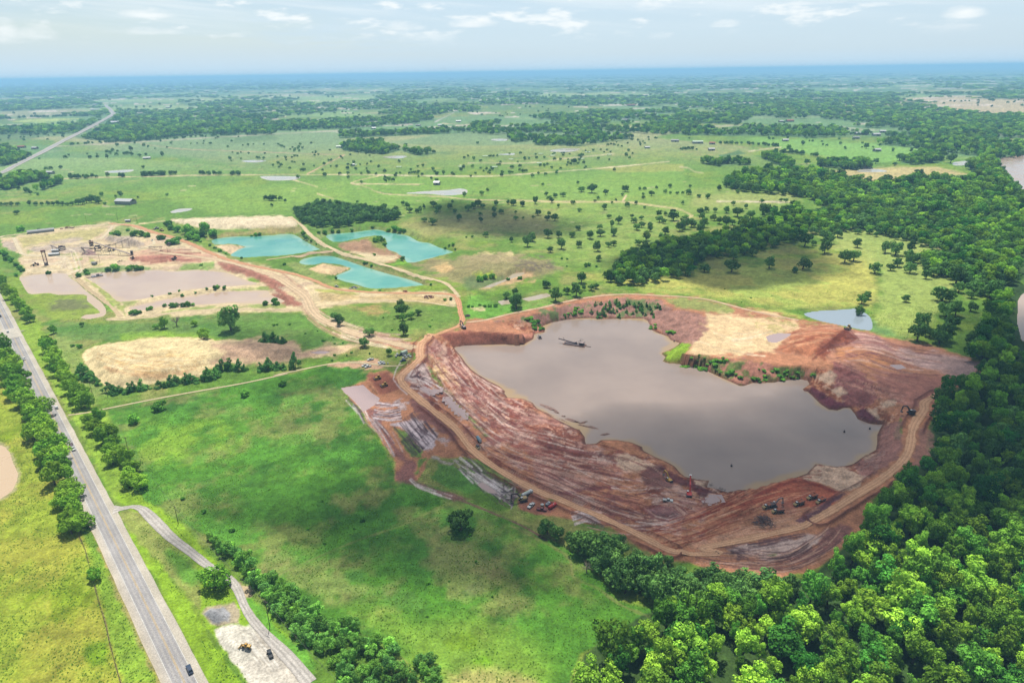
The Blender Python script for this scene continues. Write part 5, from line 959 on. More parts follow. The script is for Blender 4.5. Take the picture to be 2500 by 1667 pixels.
# farther woods: candidates spread evenly over the view, kept where the ground is wooded
def px_scatter(n, y0, y1):
    v = rw.uniform(0, 1, n); yy = y0 + (y1 - y0) * v
    return np.stack([rw.uniform(-60, 2560, n), yy], -1)
for j, s in enumerate(FARW[:25]):
    p = PP(s)[:, :2]; lo, hi = np.maximum(p.min(0), (-60, 150)), np.minimum(p.max(0), (2560, 900))
    area = (hi[0] - lo[0]) * (hi[1] - lo[1]); n = int(min(area / 9.0, 5000))
    q = np.stack([rw.uniform(lo[0], hi[0], n), rw.uniform(lo[1], hi[1], n)], -1)
    q = q[sdist(q[:, 0], q[:, 1], p) > 0]
    gq = G(q); q = q[fbm(gq[:, 0], gq[:, 1], 260 if j not in (11, 25, 26) else 420, 5, 360 + j, .62) > (.46 if j not in (11, 25, 26) else .49)]
    g = G(q); d = np.hypot(g[:, 0], g[:, 1]); add_mass(g[:, 0], g[:, 1], np.maximum(rw.uniform(5, 8, len(q)), d * .0030 * rw.uniform(.7, 1.3, len(q))), np.clip(7.0 / np.maximum(7, d * .0030), .35, 1) * rw.uniform(.7, 1.2, len(q)), rw.integers(0, 3, len(q)))
q = px_scatter(26000, 183, 330); g = G(q); d = np.hypot(g[:, 0], g[:, 1])
ok = (d > 2500) & (fbm(g[:, 0], g[:, 1] * .55, 520, 4, 61) > .54); g, d = g[ok], d[ok]
add_mass(g[:, 0], g[:, 1], d * .0034 * rw.uniform(.6, 1.3, len(d)), np.clip(7.0 / (d * .0034), .18, 1) * rw.uniform(.7, 1.3, len(d)), rw.integers(0, 3, len(d)))
q = px_scatter(2600, 230, 480); g = G(q); d = np.hypot(g[:, 0], g[:, 1]); ok = (d > 1500) & (fbm(g[:, 0], g[:, 1], 380, 3, 66) > .55); g, d = g[ok], d[ok]
add_mass(g[:, 0], g[:, 1], np.maximum(4.5, d * .0016) * rw.uniform(.7, 1.2, len(d)), np.full(len(d), .9), rw.integers(2, 4, len(d)))
for s, n in (("S 1000,1080 1180,1075 1350,1070 1520,1055", 22), ("S 1640,1062 1740,1060", 8), ("S 2030,1045 2320,1035", 18), ("A 360,1000 900,970 1430,935 2300,880", 90), ("A 0,820 200,808 600,796", 46), ("A 30,875 300,860 640,835", 40), ("A 980,1205 1210,1195", 20), ("A 1360,1192 1640,1198", 22), ("C 650,1040 850,1060 950,1075", 26), ("C 270,985 480,990 680,1005", 30), ("C 1000,790 1040,785", 5), ("C 1570,770 1640,768 1960,768", 16), ("C 1370,710 1600,718", 20), ("C 0,1025 120,1030", 9), ("E 0,128 60,135 120,130", 8), ("S 0,1290 430,1285" if 0 else "S 210,1220 430,1290", 6)):
    p = smooth_line(PP(s)[:, :2], 2.0); i = rw.integers(0, len(p), n); q = p[i] + rw.normal(size=(n, 2)) * [1.5, .6]; g = G(q); d = np.hypot(g[:, 0], g[:, 1]); add_mass(g[:, 0], g[:, 1], np.maximum(rw.uniform(3.5, 6.5, n), d * .0016), np.full(n, 1.0), rw.integers(2, 4, n))
A = np.concatenate(pts)
_z = height(A[:, 0], A[:, 1]); _k = np.ones(len(A), bool)
for _f in (0, .35, .7, 1.0, 1.3):
    _a, _b = PX(A[:, 0], A[:, 1], _z + A[:, 2] * A[:, 3] * 2 * _f); _d, _ = ldist(_a, _b, far_px[:, :2]); _k &= _d > 3.5
A = A[_k]
zz = height(A[:, 0], A[:, 1])
me = bpy.data.meshes.new("woodland"); me.vertices.add(len(A)); me.vertices.foreach_set('co', np.stack([A[:, 0], A[:, 1], zz - .1], -1).astype(np.float32).ravel())
for nm, v in (('rr', A[:, 2]), ('hh', A[:, 2] * A[:, 3]), ('rot', rw.uniform(0, 6.28, len(A)))):
    a = me.attributes.new(nm, 'FLOAT', 'POINT'); a.data.foreach_set('value', v.astype(np.float32))
a = me.attributes.new('kindno', 'INT', 'POINT'); a.data.foreach_set('value', A[:, 4].astype(np.int32))
me.update()
wood = put(bpy.data.objects.new("woodland", me), kind='stuff')
ng = bpy.data.node_groups.new("trees_on_points", 'GeometryNodeTree')
ng.interface.new_socket("Geometry", in_out='INPUT', socket_type='NodeSocketGeometry'); ng.interface.new_socket("Geometry", in_out='OUTPUT', socket_type='NodeSocketGeometry')
gi, go = ng.nodes.new('NodeGroupInput'), ng.nodes.new('NodeGroupOutput')
iop = ng.nodes.new('GeometryNodeInstanceOnPoints'); g2i = ng.nodes.new('GeometryNodeGeometryToInstance')
src = [o for o in bpy.data.objects if o.data in (KINDS['forest']['c'][:3])][:0]
def first_of(mesh): return next(o for o in bpy.data.objects if o.type == 'MESH' and o.data == mesh)
order_m = [KINDS['forest']['c'][0], KINDS['forest']['c'][2], KINDS['pasture']['c'][1], KINDS['pasture']['c'][3]]
for mm in reversed(order_m):
    oi = ng.nodes.new('GeometryNodeObjectInfo'); oi.inputs['Object'].default_value = first_of(mm); oi.transform_space = 'ORIGINAL'
    ng.links.new(oi.outputs['Geometry'], g2i.inputs[0])
def attr(n, t):
    a = ng.nodes.new('GeometryNodeInputNamedAttribute'); a.data_type = t; a.inputs['Name'].default_value = n; return a.outputs['Attribute']
cs = ng.nodes.new('ShaderNodeCombineXYZ'); rr_ = attr('rr', 'FLOAT'); ng.links.new(rr_, cs.inputs[0]); ng.links.new(rr_, cs.inputs[1]); ng.links.new(attr('hh', 'FLOAT'), cs.inputs[2])
cr = ng.nodes.new('ShaderNodeCombineXYZ'); ng.links.new(attr('rot', 'FLOAT'), cr.inputs[2])
ng.links.new(gi.outputs[0], iop.inputs['Points']); ng.links.new(g2i.outputs[0], iop.inputs['Instance']); iop.inputs['Pick Instance'].default_value = True
ng.links.new(attr('kindno', 'INT'), iop.inputs['Instance Index']); ng.links.new(cr.outputs[0], iop.inputs['Rotation']); ng.links.new(cs.outputs[0], iop.inputs['Scale'])
ng.links.new(iop.outputs[0], go.inputs[0])
md = wood.modifiers.new("trees", 'NODES'); md.node_group = ng
# dead trees
def dead_tree(px_, py_, w, lab):
    x, y, z = at(px_, py_); r = w * depth(x, y, z) / FPX * .5; rr = random.Random(3)
    segs = [((0, 0, -.1), (0, 0, .5), .08, .06)]
    for k in range(16):
        a = rr.uniform(0, 6.28); l = rr.uniform(.5, 1.0); m = (math.cos(a) * l * .5, math.sin(a) * l * .5, .5 + rr.uniform(.1, .5)); t = (math.cos(a + .2) * l, math.sin(a + .2) * l, .6 + rr.uniform(.1, .8))
        segs += [((0, 0, .45), m, .035, .022), (m, t, .022, .008)]
        for q in range(3): segs.append((m, (m[0] + rr.uniform(-.35, .35), m[1] + rr.uniform(-.35, .35), m[2] + rr.uniform(.1, .4)), .012, .004))
    e = bpy.data.objects.new('dead_tree', None); e.location = (x, y, z); e.scale = (r, r, r * 1.1); put(e, lab, "dead tree")
    put(bpy.data.objects.new('branches', limb_mesh('branches', segs[1:], M_DEAD, 5)), parent=e); put(bpy.data.objects.new('trunk', limb_mesh('trunk', segs[:1], M_DEAD, 7)), parent=e)
dead_tree(*PP("D 1450,1160")[0], 36, "bleached leafless tree with spreading branches on the rough ground"); dead_tree(*PP("K 610,660")[0], 38, "grey fallen dead tree lying at the meadow's edge"); dead_tree(*PP("K 900,470")[0], 40, "half bare grey tree in the belt by the haul road")

# ------------------------------------------------------------------ clouds overhead (their shadows darken the pit and meadows) and the haze
CLOUD_H = 640.0
def cloud(s, tmax, dens, edge, seed, base=CLOUD_H):
    m = bpy.data.materials.new("cloud_vapour"); m.use_nodes = True; nt = m.node_tree; nt.nodes.clear()
    o = nt.nodes.new("ShaderNodeOutputMaterial"); v = nt.nodes.new("ShaderNodeVolumeScatter"); v.inputs['Density'].default_value = dens; v.inputs['Anisotropy'].default_value = .4
    v.inputs['Color'].default_value = (1, 1, 1, 1); nt.links.new(v.outputs[0], o.inputs['Volume'])
    p = G(PP(s)); off = SUN_DIR[:2] / SUN_DIR[2] * (base + tmax * .3); p = p + off
    lo, hi = p.min(0) - 40, p.max(0) + 40; st = max(9.0, math.sqrt((hi[0] - lo[0]) * (hi[1] - lo[1]) / 9000))
    xs, ys = np.arange(lo[0], hi[0], st), np.arange(lo[1], hi[1], st); X, Y = np.meshgrid(xs, ys); x, y = X.ravel(), Y.ravel()
    d = sdist(x, y, p) + (fbm(x, y, 90, 5, 700 + seed) - .5) * edge * 1.8 + edge * .25
    t = tmax * sstep(0, edge * 2.0, d) * (.55 + .9 * fbm(x, y, 55, 4, 710 + seed))
    k = (d > 0).reshape(X.shape); q = k[:-1, :-1] & k[1:, :-1] & k[:-1, 1:] & k[1:, 1:]
    r, c = np.nonzero(q); n = len(xs); a = r * n + c; Q = np.stack([a, a + 1, a + n + 1, a + n], -1)
    used, inv = np.unique(Q, return_inverse=True); Q = inv.reshape(Q.shape); N_ = len(used)
    top = np.stack([x[used], y[used], base + t[used] + .5], -1); bot = np.stack([x[used], y[used], base - t[used] * .25 - .5], -1)
    ed = {}
    for f in Q:
        for i in range(4):
            e = (f[i], f[(i + 1) % 4]); ed[e] = ed.get(e, 0) + 1
    wall = [(b, a_, a_ + N_, b + N_) for (a_, b) in ed if (b, a_) not in ed]
    put(bpy.data.objects.new("cloud", raw_mesh("cloud", np.concatenate([top, bot]), np.concatenate([Q, Q[:, ::-1] + N_, np.array(wall)]), None, [m])), kind='structure')
cloud("F 840,815 960,790 1010,870 1120,925 1180,990 1400,900 1700,890 1880,850 1960,810 2050,765 2180,710 2352,690 2560,740 2560,1300 2352,1285 2100,1295 1850,1340 1650,1340 1480,1375 1400,1320 1250,1260 1050,1190 900,1200 760,1260 600,1230 480,1170 700,1120 850,1040 900,960 840,890", 70, .0140, 26, 1)
cloud("F 2210,870 2300,760 2400,700 2640,740 2640,1270 2352,1275 2100,1285 1900,1330 2020,1230 2090,1120 2150,1020", 60, .024, 18, 9, 760)
cloud("F 560,900 650,860 760,840 840,860 760,900 640,925", 60, .014, 14, 2); cloud("F 470,1130 760,1150 1000,1130 1300,1240 1500,1390 1450,1450 1250,1430 950,1390 760,1390 600,1300 420,1210", 50, .019, 24, 3)
cloud("F 930,470 1060,455 1230,485 1370,515 1330,545 1180,560 1050,540 950,520", 70, .02, 40, 4); cloud("F 1380,600 1500,560 1700,525 1850,540 1970,640 1900,665 1650,670 1540,645 1400,640", 70, .018, 30, 5)
cloud("F 520,750 760,760 860,830 620,850 460,800", 50, .014, 22, 6); cloud("F 330,1205 440,1235 530,1290 410,1340 330,1290", 50, .025, 10, 7); cloud("F 380,400 760,420 900,470 640,480 400,450", 50, .012, 40, 8) if 0 else None
HAZE_D, HAZE_C = 8.8e-5, (.33, .64, .90, 1)
def build_haze():
    m = bpy.data.materials.new("haze_air"); m.use_nodes = True; nt = m.node_tree; nt.nodes.clear()
    o = nt.nodes.new("ShaderNodeOutputMaterial"); v = nt.nodes.new("ShaderNodeVolumePrincipled")
    v.inputs['Density'].default_value = HAZE_D; v.inputs['Color'].default_value = HAZE_C; v.inputs['Anisotropy'].default_value = 0.0
    nt.links.new(v.outputs[0], o.inputs['Volume'])
    bm = bmesh.new(); bmesh.ops.create_cube(bm, size=1.0); me = bpy.data.meshes.new("haze"); bm.to_mesh(me); bm.free(); me.materials.append(m)
    b = put(bpy.data.objects.new("haze", me), kind='stuff'); zt, zb = CAMH + 34, -26.0
    b.scale = (150000, 140000, zt - zb); b.location = (0, 66000, (zt + zb) / 2)
build_haze()

# ------------------------------------------------------------------ tufts and weeds standing in the near grass
def tuft_mesh(seed, mat):
    r = np.random.default_rng(seed); V = []
    for k in range(16):
        a = r.uniform(0, 6.28); c = np.array([math.cos(a), math.sin(a), 0]) * r.uniform(0, .6); d = np.array([math.cos(a + 1.5), math.sin(a + 1.5), 0]) * r.uniform(.12, .3); h = r.uniform(.25, .6); o = np.array([math.cos(a), math.sin(a), 0]) * h * .5
        V += [c - d, c + d, c + o + d * .6 + [0, 0, h], c + o - d * .6 + [0, 0, h]]
    return raw_mesh('grass_tuft', np.array(V), np.arange(64).reshape(-1, 4), None, [mat], {'tint': np.repeat(r.uniform(.8, 1.2, 16), 4)}, smooth=False)
M_TUFT = leaf_mat("grass_blades", (140, 172, 70), (92, 138, 52), .3, .3)
sel = np.nonzero((grass > .85) & (dist < 760) & (px > -20) & (px < 2520) & (py > 700) & (py < 1700))[0]
area = dist[sel] ** 1.6; pick = rw.choice(sel, 60000, p=area / area.sum())
tx, ty = gx[pick] + rw.normal(size=60000) * .8, gy[pick] + rw.normal(size=60000) * .8
thick = fbm(tx, ty, 16, 4, 810, .6); ok = (rw.uniform(0, 1, 60000) < sstep(.3, .6, thick)) & (ldist(*PX(tx, ty, tx * 0), PP('I 950,142 1080,122 1160,140 1250,222 1400,372 1560,492 1700,602 1860,700 1930,772 1965,840 2000,930 2065,1040 2180,1172 2300,1292 2420,1420 2540,1568'))[0] > 17) & (ldist(tx, ty, HWY_NEAR)[0] > 9); tx, ty = tx[ok], ty[ok]
me = bpy.data.meshes.new("grass"); me.vertices.add(len(tx)); me.vertices.foreach_set('co', np.stack([tx, ty, height(tx, ty) - .03], -1).astype(np.float32).ravel())
a = me.attributes.new('rr', 'FLOAT', 'POINT'); a.data.foreach_set('value', rw.uniform(.2, .5, len(tx)).astype(np.float32)); a = me.attributes.new('rot', 'FLOAT', 'POINT'); a.data.foreach_set('value', rw.uniform(0, 6.28, len(tx)).astype(np.float32)); me.update()
go_ = put(bpy.data.objects.new("grass", me), kind='stuff')
n2 = bpy.data.node_groups.new("tufts_on_points", 'GeometryNodeTree'); n2.interface.new_socket("Geometry", in_out='INPUT', socket_type='NodeSocketGeometry'); n2.interface.new_socket("Geometry", in_out='OUTPUT', socket_type='NodeSocketGeometry')
gi, go = n2.nodes.new('NodeGroupInput'), n2.nodes.new('NodeGroupOutput'); iop = n2.nodes.new('GeometryNodeInstanceOnPoints')
tuft = put(bpy.data.objects.new('grass_tuft', tuft_mesh(1, M_TUFT)), kind='stuff'); tuft.location = (float(tx[0]), float(ty[0]), hz1(tx[0], ty[0]))
oi = n2.nodes.new('GeometryNodeObjectInfo'); oi.inputs['Object'].default_value = tuft; oi.inputs['As Instance'].default_value = True
ng = n2; cr = n2.nodes.new('ShaderNodeCombineXYZ'); n2.links.new(attr('rot', 'FLOAT'), cr.inputs[2]); n2.links.new(gi.outputs[0], iop.inputs['Points']); n2.links.new(oi.outputs['Geometry'], iop.inputs['Instance']); n2.links.new(cr.outputs[0], iop.inputs['Rotation']); n2.links.new(attr('rr', 'FLOAT'), iop.inputs['Scale']); n2.links.new(iop.outputs[0], go.inputs[0])
md = go_.modifiers.new("tufts", 'NODES'); md.node_group = n2
# ------------------------------------------------------------------ machines, vehicles, plant, buildings
MT = {'white': flat_mat("white_paint", (240, 242, 240), .35, .5, noise=.05), 'black': flat_mat("black_paint", (44, 46, 52), .3, .5, noise=.1), 'grey': flat_mat("grey_paint", (150, 154, 160), .4, .5, noise=.1), 'blue': flat_mat("dark_blue_paint", (52, 74, 104), .3, .5, noise=.1),
      'red': flat_mat("red_paint", (226, 44, 34), .4, .5, noise=.1), 'maroon': flat_mat("maroon_paint", (140, 40, 46), .4, .5, noise=.1), 'yellow': flat_mat("machine_yellow", (232, 178, 46), .5, .4, noise=.15, dirt=(150, 104, 80)), 'glass': flat_mat("dark_glass", (40, 50, 58), .08, .6, noise=.05),
      'tyre': flat_mat("rubber", (46, 44, 44), .9, .2, noise=.2), 'steel': flat_mat("dark_steel", (172, 150, 148), .6, .4, noise=.25, dirt=(120, 80, 70)), 'rust': flat_mat("rusty_steel", (186, 138, 124), .8, .2, noise=.3, dirt=(96, 70, 76)), 'dark': flat_mat("blackened_steel", (104, 88, 92), .7, .3, noise=.3),
      'tan': flat_mat("dusty_yellow", (196, 168, 110), .6, .3, noise=.2, dirt=(150, 104, 80)), 'wood': flat_mat("weathered_timber", (110, 94, 82), .9, .1, noise=.3), 'tin': flat_mat("tin_roof", (228, 228, 226), .45, .5, noise=.1, nscale=.4), 'wall': flat_mat("pale_wall", (206, 202, 192), .8, .2, noise=.1, nscale=.5),
      'redroof': flat_mat("red_roof", (190, 110, 96), .7, .2, noise=.15), 'greyroof': flat_mat("grey_roof", (160, 160, 162), .6, .3, noise=.15), 'tank': flat_mat("blue_grey_tank", (104, 140, 160), .4, .5, noise=.12), 'lime': flat_mat("pale_green_roof", (206, 232, 200), .5, .4, noise=.08), 'mud': flat_mat("wet_mud", (140, 104, 92), .7, .3, noise=.4, nscale=.6), 'wire': flat_mat("wire", (90, 90, 92), .5, .4), 'load': flat_mat("loaded_soil", (190, 112, 84), .9, .1, noise=.3)}
class B:
    """collects shapes into one mesh"""
    def __init__(s): s.bm = bmesh.new()
    def box(s, c, d, top=(1, 1), rx=0, rz=0, shift=0):
        hx, hy, hz = d[0] / 2, d[1] / 2, d[2] / 2; vs = []
        R = Matrix.Rotation(rz, 3, 'Z') @ Matrix.Rotation(rx, 3, 'X')
        for z, tx, ty, sh in ((-hz, 1, 1, 0), (hz, top[0], top[1], shift)):
            for x, y in ((-hx, -hy), (hx, -hy), (hx, hy), (-hx, hy)): vs.append(s.bm.verts.new(R @ Vector((x * tx, y * ty + sh, z)) + Vector(c)))
        for f in ((3, 2, 1, 0), (4, 5, 6, 7), (0, 1, 5, 4), (1, 2, 6, 5), (2, 3, 7, 6), (3, 0, 4, 7)): s.bm.faces.new([vs[i] for i in f])
        return s
    def prism(s, prof, x0, x1):
        """profile in y,z pushed across x"""
        a = [s.bm.verts.new((x0, y, z)) for y, z in prof]; b = [s.bm.verts.new((x1, y, z)) for y, z in prof]; n = len(prof)
        s.bm.faces.new(a); s.bm.faces.new(b[::-1])
        for i in range(n): s.bm.faces.new((a[(i + 1) % n], a[i], b[i], b[(i + 1) % n]))
        return s
    def bar(s, p, q, r=.1, n=6, r2=None):
        p, q = Vector(p), Vector(q); d = (q - p).normalized(); a = d.orthogonal().normalized(); b = d.cross(a); r2 = r if r2 is None else r2
        A = [s.bm.verts.new(p + (a * math.cos(t) + b * math.sin(t)) * r) for t in [i * 2 * math.pi / n for i in range(n)]]; C = [s.bm.verts.new(q + (a * math.cos(t) + b * math.sin(t)) * r2) for t in [i * 2 * math.pi / n for i in range(n)]]
        s.bm.faces.new(A[::-1]); s.bm.faces.new(C)
        for i in range(n): s.bm.faces.new((A[i], A[(i + 1) % n], C[(i + 1) % n], C[i]))
        return s
    def make(s, name, mat, parent=None, bevel=0):
        bmesh.ops.recalc_face_normals(s.bm, faces=s.bm.faces)
        if bevel: bmesh.ops.bevel(s.bm, geom=s.bm.edges[:], offset=bevel, segments=1, affect='EDGES')
        me = bpy.data.meshes.new(name); s.bm.to_mesh(me); s.bm.free(); me.materials.append(MT[mat] if isinstance(mat, str) else mat)
        return put(bpy.data.objects.new(name, me), parent=parent)
def pt(s): return PP(s)[0]
def thing(name, label, cat, where, face=None, group=None, lift=0.0, scale=1.0):
    """where/face: survey points; the front (+Y) turns towards FACE"""
    p = pt(where); x, y, z = at(p[0], p[1])
    e = bpy.data.objects.new(name, None); e.location = (x, y, z + lift); e.scale = (scale,) * 3
    if face is not None:
        q = pt(face); fx, fy, _ = at(q[0], q[1]); e.rotation_euler = (0, 0, math.atan2(fy - y, fx - x) - math.pi / 2)
    return put(e, label, cat, group)
def wheels(e, ys, x, r, w):
    for y in ys:
        for sx in (-1, 1): 
            o = B().bar((sx * (x - w / 2), y, r), (sx * (x + w / 2), y, r), r, 12).make('wheel', 'tyre', e)
            B().bar((sx * (x - w / 2 + .02), y, r), (sx * (x + w / 2 + .03), y, r), r * .5, 8).make('rim', 'grey', o)
def pickup(label, where, face, colour='white', group=None, bed=True, name='pickup_truck', cat='pickup', door=False, sc=.95):
    e = thing(name, label, cat, where, face, group, scale=sc)
    b = B().prism([(-2.85, .5), (2.75, .45), (2.85, .75), (2.75, 1.08), (1.15, 1.16), (-.75, 1.16), (-.75, .9), (-2.85, .9)], -.95, .95)
    if bed:
        for x in (-.9, .9): b.box((x, -1.8, 1.0), (.1, 2.1, .36))
        b.box((0, -2.8, 1.0), (1.8, .1, .36))
    else: b.prism([(-2.7, .9), (-.7, .9), (-.7, 1.15), (-2.6, 1.15)], -.95, .95)
    b.make('body', colour, e)
    y0 = -.75 if bed else -2.4
    B().box((0, (y0 + 1.15) / 2, 1.82), (1.46, (1.15 - y0) * .66, .09), shift=0).make('roof', colour, e)
    B().box((0, (y0 + 1.15) / 2, 1.46), (1.8, 1.15 - y0, .64), top=(.82, .7)).make('cabin_glass', 'glass', e)
    wheels(e, (-1.85, 1.85), .82, .4, .28)
    for sx in (-.7, .7): B().box((sx, 2.8, .82), (.34, .08, .2)).make('headlight', 'tin', e)
    if door: B().box((-1.25, .35, .95), (.7, .08, 1.0), rz=.4).make('door', colour, e)
    return e
def car(label, where, face, colour, group=None): return pickup(label, where, face, colour, group, False, 'car', 'car', sc=.92)
HG = "H "
car("white car on the highway at the pale bridge deck", "H 66,207", "H 20,90", 'white'); car("white car on the highway shoulder lane behind the roadside trees", "H 200,428", "H 300,700", 'white')
car("small white car on the highway near the farm lane turning", "H 465,828", "H 400,690", 'white'); car("dark blue car driving up the highway near the gravel drive", "I 1556,1465", "I 1400,1100", 'blue'); car("dark car on the highway beside the short tree row", "H 4,78", "H 60,210", 'black')
pickup("black pickup standing on the gravel drive with its door open", "I 2215,1335", "I 2150,1170", 'black', door=True, sc=.85)
e = pickup("white pickup pulling a black flatbed trailer on the highway", "H 602,1165", "H 660,1300", 'white', sc=1.05)
tr = thing('flatbed_trailer', "black flatbed trailer behind the white pickup on the highway", "trailer", "H 585,1133", "H 645,1268")
B().box((0, 0, .75), (2.0, 5.2, .16)).make('deck', 'dark', tr)
for x in (-.95, .95): B().box((x, 0, 1.05), (.08, 5.2, .5)).make('side_rail', 'dark', tr)
B().box((0, 3.2, .7), (.15, 1.6, .12)).make('hitch', 'steel', tr); wheels(tr, (-.7, .3), .95, .38, .25)
for lab, w, f in (("white pickup parked alone beside the grass by the lane", "M 410,232", "M 350,245"), ("white pickup parked side by side, the one by the grass", "M 512,258", "M 450,266"), ("white pickup parked side by side, the one on the dirt", "M 522,272", "M 460,280"), ("white pickup parked nose out at the lane's south edge", "M 358,290", "M 290,305"),
                  ("smaller white pickup parked behind another at the lane's south edge", "M 386,300", "M 320,316"), ("white pickup parked beside the white box trailer", "M 746,203", "M 720,180"), ("white pickup at the east end of the grass parking place", "M 782,197", "M 750,178"), ("white pickup with a dark bed driving on the pit floor near the red excavator", "N 1688,872", "N 1760,876"),
                  ("small white pickup parked at the meadow's edge by the maroon truck", "N 378,925", "N 345,955"), ("white pickup on the reddish access road by the turquoise pond", "E 577,840", "E 500,820"), ("white truck on the plant road by the gravel heaps", "Q 2185,632", "Q 2150,700")):
    pickup(lab, w, f, 'white')
car("blue car parked on the grass beside the haul road", "M 722,242", "M 690,250", 'blue'); pickup("maroon pickup parked below the red tank", "N 480,962", "N 530,970", 'maroon')
t = thing('box_trailer', "white box trailer with a pale green roof parked on the grass", "trailer", "M 733,178", "M 700,190")
B().box((0, 0, 1.9), (2.5, 5.5, 2.4)).make('box_body', 'white', t); B().box((0, 0, 3.15), (2.6, 5.6, .12)).make('roof', 'lime', t); wheels(t, (-.6, .5), 1.05, .42, .26)
pickup("black pickup hitched to the white box trailer", "M 706,185", "M 670,196", 'black')
for i, w in enumerate(("M 668,188", "M 655,204", "M 722,224", "M 576,268")):
    t = thing('water_tank', ("white tank with a dark base near the box trailer", "smaller white tank on the grass farther from the box trailer", "pale pinkish tank beside the blue car", "tiny white tank east of the paired pickups")[i], "tank", w)
    s = (1, .8, .9, .6)[i]; B().box((0, 0, .3 * s), (1.7 * s, 1.7 * s, .6 * s)).make('skid', 'dark', t); B().bar((0, 0, .6 * s), (0, 0, 1.9 * s), .85 * s, 12).make('tank', 'white', t)
# service vehicles by the meadow
t = thing('service_truck', "long white tank truck parked beside the haul road", "truck", "N 335,820", "N 385,795", scale=.8)
B().box((0, 4.1, 1.7), (2.4, 2.0, 1.9), top=(.95, .8)).make('cab', 'white', t); B().box((0, 4.6, 2.1), (2.1, 1.25, .6), top=(.95, .8)).make('windscreen', 'glass', t); B().bar((0, -4.2, 1.95), (0, 2.8, 1.95), 1.2, 14).make('tank', 'white', t)
B().box((0, -.3, 3.1), (.8, 4, .15)).make('walkway', 'lime', t); B().box((0, -.5, .85), (1.2, 9, .3)).make('chassis', 'dark', t); wheels(t, (-3.2, -1.9, 3.6), 1.05, .52, .36)
t = thing('storage_tank', "bright red fuel tank lying on the dirt beside the haul road", "tank", "N 582,932", "N 610,900", scale=.62)
B().bar((0, -4.0, 1.6), (0, 4.0, 1.6), 1.55, 18).bar((0, 4.0, 1.6), (0, 4.5, 1.6), 1.55, 18, 1.0).bar((0, -4.5, 1.6), (0, -4.0, 1.6), 1.0, 18, 1.55).make('shell', 'red', t)
for y in (-2.5, 2.5): B().box((0, y, .2), (2.8, .5, .5)).make('skid', 'dark', t)
B().box((.3, 1.0, 3.1), (.7, .7, .2)).make('hatch', 'white', t)
t = thing('generator', "grey pump set with white barrels beside the red tank", "pump", "N 540,915", "N 560,890", scale=.8)
B().box((0, 0, 1.0), (2.2, 3.4, 1.5)).make('housing', 'grey', t); B().bar((.2, -.4, 1.75), (.2, -.4, 3.1), .18, 8).make('exhaust', 'white', t); B().box((0, 1.2, 2.0), (1.4, .9, .5)).make('control_box', 'white', t); wheels(t, (0,), 1.15, .4, .25)
t = thing('fuel_drum', "small white topped tan tank between maroon pickup and pump set", "tank", "N 485,925"); B().bar((0, 0, 0), (0, 0, 1.4), .9, 12).make('drum', 'tan', t); B().bar((0, 0, 1.4), (0, 0, 1.8), .9, 12, .3).make('lid', 'white', t)
t = thing('tank_trailer', "blue-grey cylindrical tank trailer standing on the mud beside the haul road", "trailer", "M 1447,1005", "M 1425,975", scale=.78)
B().bar((0, -3.6, 2.0), (0, 3.4, 2.0), 1.35, 16).make('tank', 'tank', t); B().bar((0, -3.75, 2.0), (0, -3.6, 2.0), 1.2, 16).make('end_cap', 'white', t); B().box((0, 0, .75), (1.4, 7, .25)).make('frame', 'dark', t); wheels(t, (-2.6, -1.4), 1.0, .5, .3)
t = thing('pump_skid', "dark pump skid with pale pipes below the blue-grey tank", "pump", "M 1440,1070", "M 1460,1090"); B().box((0, 0, .5), (2.4, 4.4, .4)).make('skid', 'tan', t); B().box((0, -.6, 1.2), (1.6, 2.0, 1.1)).make('engine', 'dark', t); B().bar((-.8, 1.6, .9), (.8, 1.6, 1.6), .25, 8).make('pipe', 'grey', t)
def tracks_(e, L, x, w, h):
    for sx in (-1, 1): B().prism([(-L / 2, h * .5), (-L / 2 + h * .35, 0), (L / 2 - h * .35, 0), (L / 2, h * .5), (L / 2 - h * .35, h), (-L / 2 + h * .35, h)], sx * x - w / 2, sx * x + w / 2).make('track', 'dark', e)
def excavator(label, where, face, body='yellow', arm=None, sc=.85, stick_down=True):
    e = thing('excavator', label, "excavator", where, face, scale=sc); arm = arm or body
    tracks_(e, 4.6, 1.25, .7, 1.0)
    B().box((0, -.5, 1.85), (2.7, 3.6, 1.25)).make('house', body, e, .12); B().box((0, -2.4, 1.8), (2.7, .8, 1.2), top=(.95, .8)).make('counterweight', 'dark' if body != 'dark' else 'steel', e, .1)
    c = B().box((-.8, .95, 2.2), (1.0, 1.6, 1.8), top=(.9, .8)).make('cab', body, e); B().box((-.8, 1.1, 2.5), (1.04, 1.5, .95), top=(.92, .82)).make('window', 'glass', c); B().box((-.8, .9, 3.12), (.95, 1.3, .08)).make('roof', 'white', c)
    B().prism([(.7, 1.9), (1.2, 1.8), (3.6, 5.1), (6.2, 5.5), (6.2, 6.0), (3.3, 5.8), (.7, 2.5)], 0, .75).make('boom', arm, e)
    if stick_down: B().prism([(5.5, 6.1), (6.4, 6.0), (6.8, 5.3), (7.2, 2.4), (6.8, 2.3), (6.0, 5.2)], .15, .55).make('stick', arm, e); B().prism([(6.6, 2.4), (7.3, 2.5), (7.5, 1.6), (6.6, .9), (5.9, 1.3), (6.4, 1.9)], -.3, 1.0).make('bucket', 'steel', e)
    else: B().prism([(5.6, 5.4), (6.2, 6.1), (8.6, 8.4), (8.9, 8.2), (6.6, 5.3)], .05, .7).make('stick', arm, e); B().prism([(8.5, 8.3), (9.3, 8.6), (9.7, 7.7), (8.9, 7.3), (8.4, 7.6)], -.3, 1.0).make('bucket', 'white', e)
    return e
